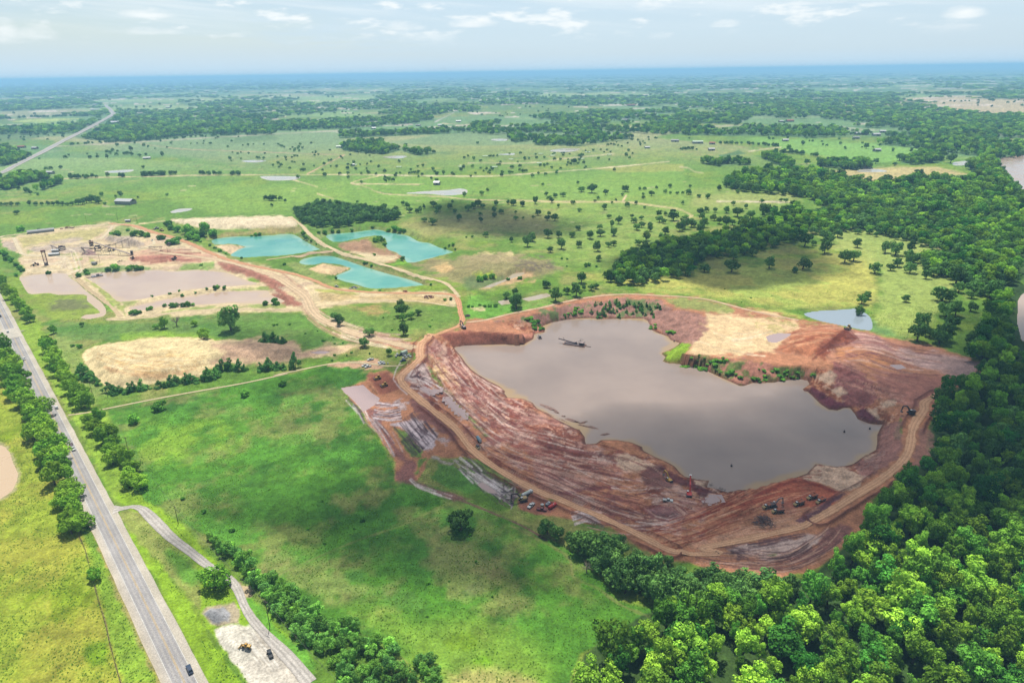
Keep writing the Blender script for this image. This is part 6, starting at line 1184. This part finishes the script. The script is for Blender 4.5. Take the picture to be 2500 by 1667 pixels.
excavator("yellow excavator digging on top of the dark spoil heap", "N 1700,680", "N 1600,610", 'yellow'); excavator("red excavator with a tall raised arm at the pond's edge", "N 1890,825", "N 1885,740", 'red', stick_down=False, sc=1.0)
excavator("dark excavator loading dump trucks on the red bench", "O 735,925", "O 830,905", 'dark', 'steel', .8); excavator("dark excavator parked at the haul road's junction", "E 1618,1182", "E 1590,1165", 'steel', 'dark', 1.0); excavator("dark excavator crouched by the haul road at the grassy strip", "P 1540,908", "P 1490,920", 'dark', 'dark', 1.0)
excavator("dusty excavator folded beside the white tank truck", "N 300,872", "N 260,880", 'tan', 'dark', .95)
def dump_truck(label, where, face):
    e = thing('dump_truck', label, "dump truck", where, face, "articulated dump trucks on the red bench", scale=.68)
    B().prism([(2.4, .9), (5.6, .9), (5.7, 1.5), (5.0, 2.1), (4.2, 2.2), (2.4, 2.2)], -1.35, 1.35).make('bonnet', 'tan', e)
    c = B().box((0, 3.1, 2.75), (1.9, 1.5, 1.3), top=(.85, .8)).make('cab', 'white', e); B().box((0, 3.15, 2.85), (1.96, 1.5, .75), top=(.88, .82)).make('window', 'glass', c)
    b = B(); b.prism([(-4.6, 2.1), (-3.6, 1.5), (1.2, 1.5), (2.0, 2.0), (2.0, 3.2), (1.7, 3.3), (1.2, 1.9), (-3.4, 1.8), (-4.4, 2.5)], -1.4, 1.4)
    for sx in (-1, 1): b.prism([(-4.6, 2.1), (-3.6, 1.5), (1.2, 1.5), (2.0, 2.0), (2.0, 3.2), (-4.0, 3.0)], sx * 1.5 - .12, sx * 1.5 + .12)
    b.make('dump_body', 'rust', e); B().prism([(-3.8, 2.3), (-3.2, 1.75), (1.1, 1.85), (1.5, 2.6), (-.8, 3.1)], -1.3, 1.3).make('load', 'load', e); B().box((0, -.5, 1.2), (1.0, 6.5, .5)).make('chassis', 'dark', e)
    wheels(e, (-2.9, -1.2, 3.5), 1.25, .85, .6)
dump_truck("articulated dump truck waiting by itself in mid bench", "O 985,905", "O 930,925"); dump_truck("articulated dump truck at the top of the red bench", "O 1110,845", "O 1055,865"); dump_truck("articulated dump truck beside the long dark berm", "O 1192,882", "O 1150,905"); dump_truck("articulated dump truck in front of the loading excavator", "O 785,980", "O 720,990"); dump_truck("articulated dump truck half hidden behind the loading excavator", "O 690,932", "O 650,945")
def dozer(label, where, face, colour='yellow', sc=1.1):
    e = thing('bulldozer', label, "bulldozer", where, face, scale=sc); tracks_(e, 4.2, 1.05, .6, 1.15)
    B().prism([(-1.9, .7), (1.9, .7), (1.9, 1.7), (.5, 1.8), (-1.9, 1.7)], -.75, .75).make('hull', colour, e); c = B().box((0, -.5, 2.35), (1.4, 1.4, 1.3), top=(.88, .88)).make('cab', colour, e); B().box((0, -.5, 2.5), (1.46, 1.44, .7), top=(.9, .9)).make('window', 'glass', c)
    B().prism([(2.4, .1), (2.65, .1), (2.5, .7), (2.75, 1.4), (2.5, 1.4), (2.25, .7)], -1.9, 1.9).make('blade', 'steel', e)
    for sx in (-1, 1): B().box((sx * 1.5, 1.2, .6), (.2, 2.6, .25)).make('push_arm', colour, e)
dozer("yellow bulldozer at the far dark cut below the parked pickups", "M 482,413", "M 430,425"); dozer("yellow bulldozer at the second dark cut by the sandy berm", "M 545,480", "M 500,492"); dozer("bulldozer on the crest of the red spoil by the flooded hollow", "P 1090,304", "P 1060,320", 'tan', 1.3); dozer("rusty bulldozer at the tip of the long red heap", "Q 1908,892", "Q 1870,890", 'rust', 1.2); dozer("dark bulldozer on the red heap's far flank", "D 1432,612", "D 1400,615", 'rust', 1.2)
def loader(label, where, face, colour='yellow', sc=1.1):
    e = thing('wheel_loader', label, "wheel loader", where, face, scale=sc)
    B().prism([(-3.4, .8), (-.3, .8), (-.3, 1.7), (-1.4, 2.1), (-3.3, 1.9)], -1.0, 1.0).make('rear_body', colour, e, .06); c = B().box((0, -.5, 2.45), (1.5, 1.5, 1.5), top=(.88, .85)).make('cab', colour, e); B().box((0, -.45, 2.6), (1.56, 1.5, .85), top=(.9, .87)).make('window', 'glass', c)
    B().box((0, 1.0, 1.1), (1.3, 2.0, .8)).make('front_frame', colour, e)
    for sx in (-.6, .6): B().prism([(.6, 1.9), (1.0, 2.0), (2.4, 1.5), (3.4, .7), (3.2, .4), (2.2, 1.1), (.8, 1.5)], sx - .12, sx + .12).make('lift_arm', colour, e)
    B().prism([(3.1, .1), (4.4, .05), (4.4, .2), (3.5, .4), (3.4, 1.2), (3.0, 1.3), (2.9, .6)], -1.45, 1.45).make('bucket', 'tan', e); wheels(e, (-2.2, 1.3), 1.1, .75, .55); B().bar((.6, -2.4, 1.9), (.6, -2.4, 2.8), .09, 8).make('exhaust', 'dark', e)
loader("yellow wheel loader working on the white limestone lay-by", "I 2015,1275", "I 1960,1265", sc=.68); loader("rusty wheel loader standing by the twin-legged tower", "Q 505,990", "Q 470,995", 'rust', 1.3); loader("wheel loader parked on the sand north of the plant", "Q 2320,495", "Q 2280,480", 'tan', 1.3); loader("white dump wagon parked on the sand north of the plant", "Q 2240,470", "Q 2190,480", 'white', 1.3)
# dredgers
t = thing('dredger', "long dark dredger floating in the middle of the quarry pond", "dredger", "Z 1400,851", "Z 1365,846", lift=0); t.location.z = -9.0
for x in (-2.2, 2.2): B().box((x, -1, .25), (1.5, 20, .9)).make('pontoon', 'rust', t)
B().box((0, -1, .8), (5.4, 18, .2)).make('deck', 'dark', t); B().prism([(-2, 1.2), (14, 3.6), (14, 4.2), (-2, 2.0)], -.5, .5).make('boom', 'dark', t); h = B().box((0, -7.5, 1.9), (3.2, 3.4, 2.2)).make('engine_house', 'dark', t); B().box((0, -7.5, 3.1), (3.5, 3.8, .15)).make('roof', 'steel', h)
for x in (-1.8, 1.8): B().bar((x, -5.5, .8), (x, -5.5, 5.2), .16).bar((x, -9.8, .8), (x, -9.8, 3.8), .16).bar((x, -5.5, 5.2), (x, -8.5, 5.2), .14).make('mast', 'dark', t)
B().bar((0, 9, 3), (0, 9.5, 5.6), .12).bar((0, 9.5, 5.6), (0, 7.5, 2.8), .1).make('a_frame', 'steel', t); B().box((.6, -2, 1.9), (1.6, 1.8, 2.0)).make('pump', 'steel', t); B().bar((0, -11, .4), (0, -16, .3), .3).make('discharge_pipe', 'steel', t)
t = thing('dredger', "grey dredger afloat on the pinkish settling pond", "dredger", "D 800,768", "D 720,770"); t.location.z = -2.0
for x in (-1.8, 1.8): B().box((x, 0, .3), (1.4, 12, .9)).make('pontoon', 'steel', t)
B().box((0, 0, .85), (5, 11, .2)).make('deck', 'grey', t); B().box((0, -1, 1.9), (2.4, 3, 2)).make('engine_house', 'steel', t); B().bar((0, -3, 1), (0, -7, 4.5), .25).bar((0, 2, 1), (0, 6, 3), .2).make('ladder', 'steel', t); B().bar((0, 5, .3), (0, 18, .2), .3).make('discharge_pipe', 'dark', t)
t = thing('pump_barge', "small black pump barge moored off the eroded peninsula", "barge", "E 2243,1278", "E 2230,1250"); t.location.z = -9.0
B().box((0, 0, .2), (3.4, 4.4, .7)).make('float', 'dark', t); B().box((0, .3, 1.2), (2, 2, 1.4)).make('pump', 'black', t); B().bar((0, 2, .8), (0, 9, .6), .12).make('hose', 'dark', t)
for i, w in enumerate(("N 2290,592", "O 1406,262", "O 1655,207", "f 1328,1292")):
    t = thing('buoy', ("dark marker buoy near the red bench shore", "dark marker buoy out in the pond's eastern water", "tiny dark float near the spoil slope", "dark drum afloat under the reddish bank")[i], "buoy", w); t.location.z = -9.0; B().bar((0, 0, -.3), (0, 0, .9), .6, 10).make('float', 'dark', t); B().bar((0, 0, .9), (0, 0, 2.0), .12).make('staff', 'dark', t)
for i, (w, L_, W_, a) in enumerate((("M 2100,680", 22, 5, -.75), ("M 2190,735", 6, 2, -.5), ("M 2255,770", 4, 1.5, -.4), ("N 780,105", 20, 4, -.6), ("N 880,122", 9, 3, .5), ("N 930,165", 20, 3, -.45), ("N 1085,238", 9, 3.2, .25), ("N 590,5" , 10, 3, -.6))):
    p = pt(w); g = G(p, -9.0); r = np.random.default_rng(i + 40); n = 14
    ring = [(math.cos(k / n * 6.283) * L_ / 2 * r.uniform(.7, 1.1), math.sin(k / n * 6.283) * W_ / 2 * r.uniform(.6, 1.2)) for k in range(n)]
    ca, sa = math.cos(a), math.sin(a); V = [(g[0] + x * ca - y * sa, g[1] + x * sa + y * ca, -9.4) for x, y in ring] + [(g[0] + (x * ca - y * sa) * .55 + r.uniform(-.5, .5), g[1] + (x * sa + y * ca) * .55, -9 + r.uniform(.25, .8)) for x, y in ring] + [(g[0], g[1], -8.5)]
    me = raw_mesh('mud_bar', V, [(k, (k + 1) % n, n + (k + 1) % n, n + k) for k in range(n)], [(n + k, n + (k + 1) % n, 2 * n) for k in range(n)], [MT['mud']]); put(bpy.data.objects.new('mud_bar', me), kind='structure')
# sand plant
def conveyor(label, a, ha, b, hb, w=1.4, legs=3, mat='steel'):
    pa, pb = pt(a), pt(b); A = Vector(at(pa[0], pa[1], ha)) ; Bq = Vector(at(pb[0], pb[1], hb)); A.z += ha; Bq.z += hb
    e = bpy.data.objects.new('conveyor', None); e.location = (A.x, A.y, A.z - ha); put(e, label, "conveyor"); o = e.location
    d = (Bq - A); s = Vector((-d.y, d.x, 0)).normalized() * w / 2; f = B()
    for sg in (-1, 1):
        f.bar(A - o + s * sg, Bq - o + s * sg, .13, 4).bar(A - o + s * sg - Vector((0, 0, 1.0)), Bq - o + s * sg - Vector((0, 0, 1.0)), .1, 4); n = max(3, int(d.length / 4))
        for k in range(n): f.bar(A - o + s * sg + d * (k / n) - Vector((0, 0, 1.0)), A - o + s * sg + d * ((k + 1) / n), .06, 4)
    f.make('truss', mat, e)
    g = B(); q = [A - o + s, A - o - s, Bq - o - s, Bq - o + s]; vs = [g.bm.verts.new(v + Vector((0, 0, .3))) for v in q] + [g.bm.verts.new(v + Vector((0, 0, .1))) for v in q]
    for fc in ((0, 1, 2, 3), (7, 6, 5, 4), (0, 4, 5, 1), (1, 5, 6, 2), (2, 6, 7, 3), (3, 7, 4, 0)): g.bm.faces.new([vs[i] for i in fc])
    g.make('belt', 'steel', e)
    for k in range(legs):
        t_ = (k + .7) / legs if legs > 1 else .8; c = A - o + d * t_; zg = hz1(c.x + o.x, c.y + o.y) - o.z
        if c.z - zg < 1.5: continue
        B().bar(c + s, (c.x + s.x * 2.2, c.y + s.y * 2.2, zg), .16, 4).bar(c - s, (c.x - s.x * 2.2, c.y - s.y * 2.2, zg), .16, 4).make('leg', mat, e)
conveyor("longest conveyor, running from the screening tower down to the hopper", "Q 1345,655", 15, "Q 1870,822", 2.5, 1.8, 4); conveyor("slender conveyor climbing to the peak of the grey gravel heap", "Q 1590,695", 4, "Q 1855,580", 12, 1.4, 3); conveyor("short conveyor tipping onto the dark gravel cone", "Q 1290,738", 7, "Q 1165,728", 9, 1.4, 1); conveyor("steep little conveyor standing on the dark gravel cone", "Q 1225,785", 1.5, "Q 1165,735", 8, 1.2, 1)
conveyor("conveyor jutting west from the crusher", "Q 850,748", 3, "Q 720,695", 9, 1.3, 2); conveyor("low conveyor linking the screening tower and the washing rig", "Q 1460,745", 3, "Q 1575,690", 9, 1.3, 2); conveyor("isolated low conveyor east of the gravel heaps", "Q 2130,722", 2, "Q 2330,715", 6, 1.3, 2); conveyor("stub conveyor below the slender conveyor", "Q 1470,700", 6, "Q 1590,685", 8, 1.2, 2)
def frame_tower(name, label, cat, where, w, d, h, floors, mat='rust', boxes=()):
    e = thing(name, label, cat, where, "Q 1345,900", scale=.7)
    for sx in (-1, 1):
        for sy in (-1, 1): B().bar((sx * w / 2, sy * d / 2, 0), (sx * w / 2, sy * d / 2, h), .28, 6).make('post', mat, e)
    for k in range(1, floors + 1):
        z = h * k / floors; B().box((0, 0, z), (w + .6, d + .6, .3)).make('platform', mat, e)
        b = B()
        for sx in (-1, 1): b.bar((sx * w / 2, -d / 2, z), (sx * w / 2, d / 2, z - h / floors), .14, 4).bar((-w / 2, sx * d / 2, z), (w / 2, sx * d / 2, z - h / floors), .14, 4)
        b.make('brace', mat, e)
    for (nm, c, s, m) in boxes: B().box(c, s, top=(1.0, 1.0) if nm != 'hopper' else (1.6, 1.6)).make(nm, m, e)
    return e
frame_tower('screening_tower', "tall dark screening tower at the head of the longest conveyor", "plant tower", "Q 1325,740", 7, 6, 14, 3, 'rust', (('screen_box', (0, 0, 11), (6, 5, 2.6), 'rust'), ('hopper', (0, 0, 6.5), (3.4, 3.4, 2.6), 'steel'), ('motor_house', (1, 0, 15), (3, 3, 2), 'dark')))
frame_tower('washing_rig', "jumbled dark washing rig between screening tower and hopper", "washing plant", "Q 1410,775", 11, 6, 8, 2, 'steel', (('screen_box', (0, 0, 9.2), (8, 5, 2.2), 'dark'), ('hopper', (-3, 0, 5.2), (3, 3, 2.4), 'rust'), ('chute', (4.6, 0, 4), (2, 3, 4), 'dark')))
frame_tower('washing_rig', "smaller washing rig under the longest conveyor", "washing plant", "Q 1600,778", 12, 4, 5, 1, 'dark', (('screen_box', (0, 0, 5.8), (9, 3.4, 1.5), 'rust'), ('tank', (-4, 0, 2.2), (3, 3, 3), 'steel')))
frame_tower('crusher', "dark crusher rig with a stepped top west of the screening tower", "crusher", "Q 890,770", 12, 6, 6, 2, 'dark', (('crusher_box', (1, 0, 8.0), (6, 5, 3.4), 'steel'), ('hopper', (-4, 0, 6.6), (3, 3, 2), 'dark'), ('engine_box', (7, 0, 2), (6, 4, 3.2), 'dark')))
frame_tower('feed_hopper', "dark feed hopper at the low end of the longest conveyor", "hopper", "Q 1895,835", 7, 4, 5, 1, 'steel', (('hopper', (0, 0, 6.2), (4, 3, 2.4), 'dark'), ('end_plate', (3.8, 0, 4), (.6, 4.5, 7), 'dark')))
t = thing('tower', "rusty twin-legged loading tower alone on the pale sand", "tower", "Q 668,985", "Q 668,1050", scale=.72)
for x in (-2.4, 2.4):
    b = B().bar((x, 0, 0), (x, 0, 24), .55, 8)
    b.make('column', 'rust', t)
for k in range(6): B().bar((-2.4, 0, 2 + k * 4), (2.4, 0, 2 + k * 4), .25, 6).make('rung', 'rust', t)
B().box((0, 0, 25), (7.2, 3.4, 3.2)).make('head_frame', 'rust', t); B().box((0, 0, 2.4), (6.5, 4, 4.8), top=(.8, .8)).make('boot', 'steel', t); B().bar((-1.6, .6, 24), (-1.6, .6, 5), .2, 6).make('ladder', 'steel', t)
frame_tower('screening_tower', "small rusty machine at the end of the isolated low conveyor", "plant tower", "D 1390,505", 8, 5, 4, 1, 'dark', (('screen_box', (0, 0, 5), (7, 4, 2.4), 'dark'),))
# sheds and farm buildings
def house(label, where, L_, W_, H_, roof='tin', wall='wall', face=None, cat='barn', name='barn', door=True):
    e = thing(name, label, cat, where, face or None)
    if not face: e.rotation_euler = (0, 0, rt.uniform(-.3, .3))
    B().box((0, 0, H_ / 2), (L_, W_, H_)).make('wall', wall, e)
    b = B(); h = W_ * .22; o = .5
    vs = [(-L_ / 2 - o, -W_ / 2 - o, H_ - .1), (L_ / 2 + o, -W_ / 2 - o, H_ - .1), (L_ / 2 + o, 0, H_ + h), (-L_ / 2 - o, 0, H_ + h), (-L_ / 2 - o, W_ / 2 + o, H_ - .1), (L_ / 2 + o, W_ / 2 + o, H_ - .1)]
    v = [b.bm.verts.new(q) for q in vs] + [b.bm.verts.new((q[0], q[1], q[2] + .3)) for q in vs]
    for f in ((0, 1, 2, 3), (3, 2, 5, 4), (6, 9, 8, 7), (9, 10, 11, 8), (0, 6, 7, 1), (4, 5, 11, 10), (0, 3, 9, 6), (3, 4, 10, 9), (1, 7, 8, 2), (2, 8, 11, 5)): b.bm.faces.new([v[i] for i in f])
    b.make('roof', roof, e)
    if door: B().box((L_ * .1, -W_ / 2 - .02, H_ * .4), (min(5, L_ * .25), .12, H_ * .8)).make('door', 'glass', e)
    return e
def shelter(label, where, L_, W_, H_):
    e = thing('cattle_shelter', label, "shelter", where); e.rotation_euler = (0, 0, rt.uniform(-.15, .15))
    for x in (-1, 1):
        for y in (-1, 1): B().bar((x * L_ * .46, y * W_ * .42, 0), (x * L_ * .46, y * W_ * .42, H_), .2, 6).make('post', 'wood', e)
    B().box((0, 0, H_ + .2), (L_, W_, .4), rx=.08).make('roof', 'lime', e)
house("long pale barn with a dark doorway in the green field behind the plant", "S 1785,1440", 34, 16, 6, 'tin', 'wall', "S 1700,1460"); house("white roofed barn by the pale cattle pond's upper shore", "U 808,575", 12, 12, 5, 'tin', 'wall'); house("long low grey shed on the sand at the plant's north edge", "Q 590,512", 34, 8, 3, 'greyroof', 'wall', "Q 590,560", "shed", "shed")
house("little hut beside the bushes on the plant's south edge", "Q 1358,975", 5, 4, 2.6, 'greyroof', 'wall', None, "hut", "hut", False); house("tiny white site cabin where the red road enters the plant", "Q 1838,365", 7, 4, 3, 'tin', 'wall', None, "cabin", "cabin", False)
house("white roofed site trailer beside the crusher", "Q 800,795", 8, 4, 2.8, 'tin', 'wall', None, "cabin", "cabin", False); house("low white shed behind the twin-legged tower", "Q 780,845", 12, 5, 2.5, 'tin', 'wall', None, "shed", "shed", False)
for i, (w, lab) in enumerate((("U 478,428", "pale open shelter standing alone west of the middle pasture"), ("U 1022,427", "pale open shelter beside a small tree in the middle pasture"), ("U 1312,429", "pale open shelter south of the dried pond"), ("U 1452,363", "pale open shelter near the worn feeding ground"), ("U 1698,396", "pale open shelter amid small trees by the track"), ("U 1816,330", "pale open shelter on the worn ground below the round pond"), ("U 2068,358", "pale open shelter east of the spreading bare tree"), ("U 2120,300", "pale open shelter above the track in the upper pasture"), ("U 2308,320", "pale open shelter at the track's far end"), ("U 1712,313", "long pale shelter roof beside the dried pond"), ("U 1228,334", "small pale shelter behind a tree in the middle pasture"), ("U 95,410", "small white shelter beneath two trees by the red track"))):
    shelter(lab, w, rt.uniform(11, 15), rt.uniform(6, 8), 3)
FARB = [("A 790,848", 60, 34, 8, 'tin', "large white roofed plant beside the far highway bend"), ("A 650,756", 70, 20, 6, 'tin', "long white roof in the brown field near the far highway"), ("A 840,850", 24, 20, 6, 'redroof', "reddish roofed hall beside the large white plant"), ("A 650,722", 40, 20, 7, 'tin', "white shed at the foot of the far highway's last stretch"), ("A 345,1190", 22, 12, 5, 'tin', "white farmhouse roof among trees by the pasture road"), ("A 1005,1088", 24, 10, 4, 'tin', "white shed hidden among oaks in the western pasture"), ("A 2320,1010", 24, 12, 4, 'lime', "pale green roof beside the far pasture pond"),
        ("A 1870,812", 30, 18, 6, 'tin', "white farm roof in the wide woods beyond the pasture"), ("A 240,1020", 24, 14, 5, 'tin', "white roof by the highway's western side lane"), ("A 150,1012", 30, 14, 5, 'redroof', "red roofed house west of the far highway"), ("B 612,790", 34, 20, 7, 'tin', "white roof at the foot of the short straight lane"), ("B 625,806", 24, 14, 6, 'greyroof', "grey roof just below the short straight lane"), ("B 690,775", 28, 16, 6, 'greyroof', "greyish shed tucked in trees north of the short lane"), ("B 535,863", 26, 12, 5, 'greyroof', "grey shed in the field above the long white pond"), ("B 685,862", 24, 14, 5, 'tin', "white farmhouse east of the grey field shed"), ("B 232,883", 22, 14, 5, 'tin', "white house west of the long white pond"), ("B 430,845", 24, 12, 5, 'tin', "white roof at the wood's edge above the long pond"),
        ("B 810,835", 30, 14, 5, 'tin', "white farm row north of the curving track"), ("B 1030,850", 30, 16, 6, 'redroof', "reddish roofed house at the woods' western tip"), ("B 1070,690", 50, 26, 8, 'tin', "distant white hall in the pale field"), ("B 1560,832", 46, 18, 6, 'tin', "long white roof in the meadow north of the big copse"), ("B 1620,798", 30, 20, 7, 'tin', "bright white barn at the woods' edge"), ("B 1825,830", 34, 16, 6, 'lime', "pale roof in the meadow's middle"), ("B 1950,828", 36, 16, 6, 'greyroof', "grey roof in the meadow's eastern part"), ("B 1900,925", 24, 14, 5, 'redroof', "red roofed house in the big copse's eastern end"), ("B 2290,970", 30, 14, 5, 'greyroof', "grey roofed house on the lane past the big copse"), ("B 2100,1015", 18, 10, 4, 'tin', "small white shed below the big copse"), ("B 90,1135", 10, 8, 4, 'tin', "small white shed under two trees by the red track"),
        ("C 720,967", 22, 14, 5, 'tin', "white farmhouse with trees in the upper green field"), ("C 215,1030", 22, 12, 5, 'tin', "white shed on the green strip by the hedged lane"), ("C 120,982", 40, 16, 6, 'lime', "pale long roof among trees by the hedged lane"), ("C 220,988", 22, 14, 5, 'redroof', "red roofed house beside the hedged lane"), ("C 1240,921", 60, 16, 6, 'tin', "long white barn at the river woods' clearing"), ("C 1340,930", 30, 18, 6, 'tin', "white roofed barn below the long white barn"), ("C 1385,908", 24, 16, 6, 'tin', "white house behind the river clearing's trees"), ("C 1203,950", 24, 12, 5, 'greyroof', "grey shed at the hedge end below the long barn"), ("C 1345,1036", 22, 16, 5, 'tin', "white roofed hay shed alone in the bright green field"), ("C 1570,830", 34, 20, 7, 'tin', "large white house beyond the woods at the tan field's foot"), ("C 1485,831", 24, 14, 5, 'tin', "smaller white house west of the large white house"), ("C 440,868", 26, 16, 5, 'tin', "white roofed farmhouse in the narrow clearing"), ("C 750,834", 40, 20, 6, 'redroof', "cluster-side red roof within the central woods"), ("C 690,836", 24, 14, 5, 'tin', "white roof at the narrow clearing's east end"), ("C 1270,1150", 24, 12, 5, 'redroof', "dark red roofed house beside the blue pond"), ("C 990,912", 12, 10, 8, 'tin', "small white tower-like roof among the central woods"),
        ("A 1150,740", 40, 20, 6, 'tin', "white roof in the distant western fields"), ("A 1480,795", 30, 16, 6, 'tin', "distant white roof east of the wide woods"), ("A 1180,625", 50, 40, 12, 'tin', "faraway white hall near the horizon in the west"), ("B 1080,637", 40, 30, 12, 'tin', "faraway white hall near the horizon mid view"), ("B 750,632", 40, 30, 10, 'redroof', "faraway orange roof near the horizon"), ("B 1990,726", 60, 20, 8, 'redroof', "faraway reddish long roof above the dark woods"), ("C 820,625", 40, 30, 14, 'tin', "faraway white speck of a building over the eastern woods")]
for w, a, b, c, r, lab in FARB: house(lab, w, a * .8, b * .8, c, r, 'wall', None, "farm building", "farm_building", a > 20)
# poles, wires, fence
def pole(label, where, h, arm=True):
    e = thing('utility_pole', label, "utility pole", where); e.rotation_euler = (0, 0, -.5)
    B().bar((0, 0, -.3), (0, 0, h), .17, 8, .11).make('post', 'wood', e)
    if arm: 
        o = B().box((0, 0, h - .7), (2.6, .14, .16)).make('crossarm', 'wood', e)
        for x in (-1.15, 0, 1.15): B().bar((x, 0, h - .62), (x, 0, h - .3), .06, 6).make('insulator', 'grey', o)
    return e
pn = pole("tall power pole with a crossarm beside the hedgerow and drive", "I 2212,1105", 14); pf = pole("power pole standing in the meadow near the gravel drive's mouth", "I 1462,262", 11); ph = pole("power pole behind the row between farm lane and drive", "H 1055,1190", 11); pole("power pole beside the sand heap's tree row", "H 757,712", 10); pole("power pole at the tip of the sand heap's young trees", "H 882,735", 7, False)
for i, w in enumerate(("D 712,318", "D 966,300", "D 1125,318", "D 602,612", "D 820,640", "D 1376,560", "E 1672,935")):
    pole(("thin pole in the grass north of the plant", "tall thin pole beside the red road's start", "thin pole east of the red road's start", "thin pole on the sand south of the gravel cones", "thin pole near the little hut", "thin pole beside the red heap", "short leaning post beside the haul road bend")[i], w, (12, 14, 12, 10, 12, 9, 6)[i], False)
def wire(label, a, b, sag):
    pa, pb = Vector(a), Vector(b); pts_ = [pa.lerp(pb, k / 14) - Vector((0, 0, sag * 4 * (k / 14) * (1 - k / 14))) for k in range(15)]; m = B()
    for p, q in zip(pts_[:-1], pts_[1:]): m.bar(p, q, .035, 4)
    o = m.make('power_line', 'wire'); put(o, label, "power line")
tn = Vector(pn.location) + Vector((0, 0, 13.6)); tf = Vector(pf.location) + Vector((0, 0, 10.6)); th = Vector(ph.location) + Vector((0, 0, 10.6)); dv = (tn - tf); nx_ = tn + Vector((dv.x, dv.y, 0)).normalized() * 70
wire("upper wire strung over the hedgerow between two poles", tf, tn, 1.6); wire("wire running on from the tall pole above the hedgerow", tn, nx_, 1.5); wire("wire strung along the meadow's edge between two poles", th, tf, 2.0); wire("lower wire strung over the hedgerow between two poles", tf - Vector((0, 0, .9)), tn - Vector((0, 0, 1.1)), 1.9)
fl = smooth_line(PP("I 645,350 700,480 728,590 775,770 820,930 865,1090 905,1250 990,1568"), 6.0); fx, fy, fz = at_many(fl)
fe = bpy.data.objects.new('wire_fence', None); fe.location = (fx[0], fy[0], fz[0]); put(fe, "thin wire fence with timber posts across the western pasture", "fence")
s_ = np.concatenate([[0], np.cumsum(np.hypot(np.diff(fx), np.diff(fy)))]); q = np.arange(0, s_[-1], max(3.5, s_[-1] / 95)); ax, ay, az = np.interp(q, s_, fx) - fx[0], np.interp(q, s_, fy) - fy[0], np.interp(q, s_, fz) - fz[0]
post = B().bar((0, 0, -.2), (0, 0, 1.35), .08, 6).make('post', 'wood', fe); post.location = (ax[0], ay[0], az[0])
for a, b, c in list(zip(ax, ay, az))[1:]:
    o = post.copy(); o.location = (a, b, c); SC.collection.objects.link(o); o.parent = fe
m = B()
for z_ in (.5, .9, 1.25):
    for k in range(len(ax) - 1): m.bar((ax[k], ay[k], az[k] + z_), (ax[k + 1], ay[k + 1], az[k + 1] + z_), .02, 3)
m.make('wire', 'wire', fe)
# heaps of brush, rubble and scrap
def heap(name, label, cat, where, w, h, mat, n=40, seed=0, sticks=True):
    e = thing(name, label, cat, where); r = random.Random(seed); b = B()
    for k in range(n):
        a = r.uniform(0, 6.28); q = r.uniform(0, 1) ** .7; x, y = math.cos(a) * q * w / 2, math.sin(a) * q * w / 2; z = h * (1 - q * q) * r.uniform(.3, 1)
        if sticks: t_ = r.uniform(0, 6.28); l = w * r.uniform(.12, .3); b.bar((x - math.cos(t_) * l / 2, y - math.sin(t_) * l / 2, z * .8), (x + math.cos(t_) * l / 2, y + math.sin(t_) * l / 2, z + r.uniform(-.2, .5)), .14, 5, .06)
        else: b.box((x, y, z * .7), (r.uniform(.6, 1.6), r.uniform(.6, 2.2), r.uniform(.4, 1)), (.8, .8), r.uniform(-.5, .5), r.uniform(0, 3))
    b.make('sticks' if sticks else 'lumps', mat, e)
heap('brush_heap', "dark brush heap on the bench below the dump trucks", "brush heap", "O 650,1075", 11, 2.6, 'dark', 90, 1); heap('rubble_heap', "rusty scrap heap beside the access road", "scrap heap", "E 1330,925", 12, 2.5, 'rust', 40, 2, False); heap('rubble_heap', "grey rubble heap on the turquoise pond's near bank", "rubble heap", "E 720,848", 10, 1.5, 'grey', 26, 3, False)
heap('rubble_heap', "small red scrap pile along the access road", "scrap heap", "E 1135,880", 6, 1.6, 'redroof', 12, 4, False); heap('rubble_heap', "long scatter of scrap on the sand's north road", "scrap heap", "Q 970,452", 22, 2.4, 'rust', 34, 5, False); heap('rubble_heap', "dark boulder pile beside the haul road bend", "rubble heap", "E 1650,1080", 6, 2.2, 'dark', 16, 6, False); heap('brush_heap', "grey driftwood tangle at the pond's southern edge", "driftwood", "O 235,772", 9, 1.4, 'dark', 26, 7); heap('brush_heap', "curved driftwood log on the pond's southern shore", "driftwood", "N 2070,715", 8, .8, 'dark', 8, 8); heap('brush_heap', "dark brush tangle near the plant's little hut", "brush heap", "Q 1735,935", 10, 2.5, 'dark', 40, 9)
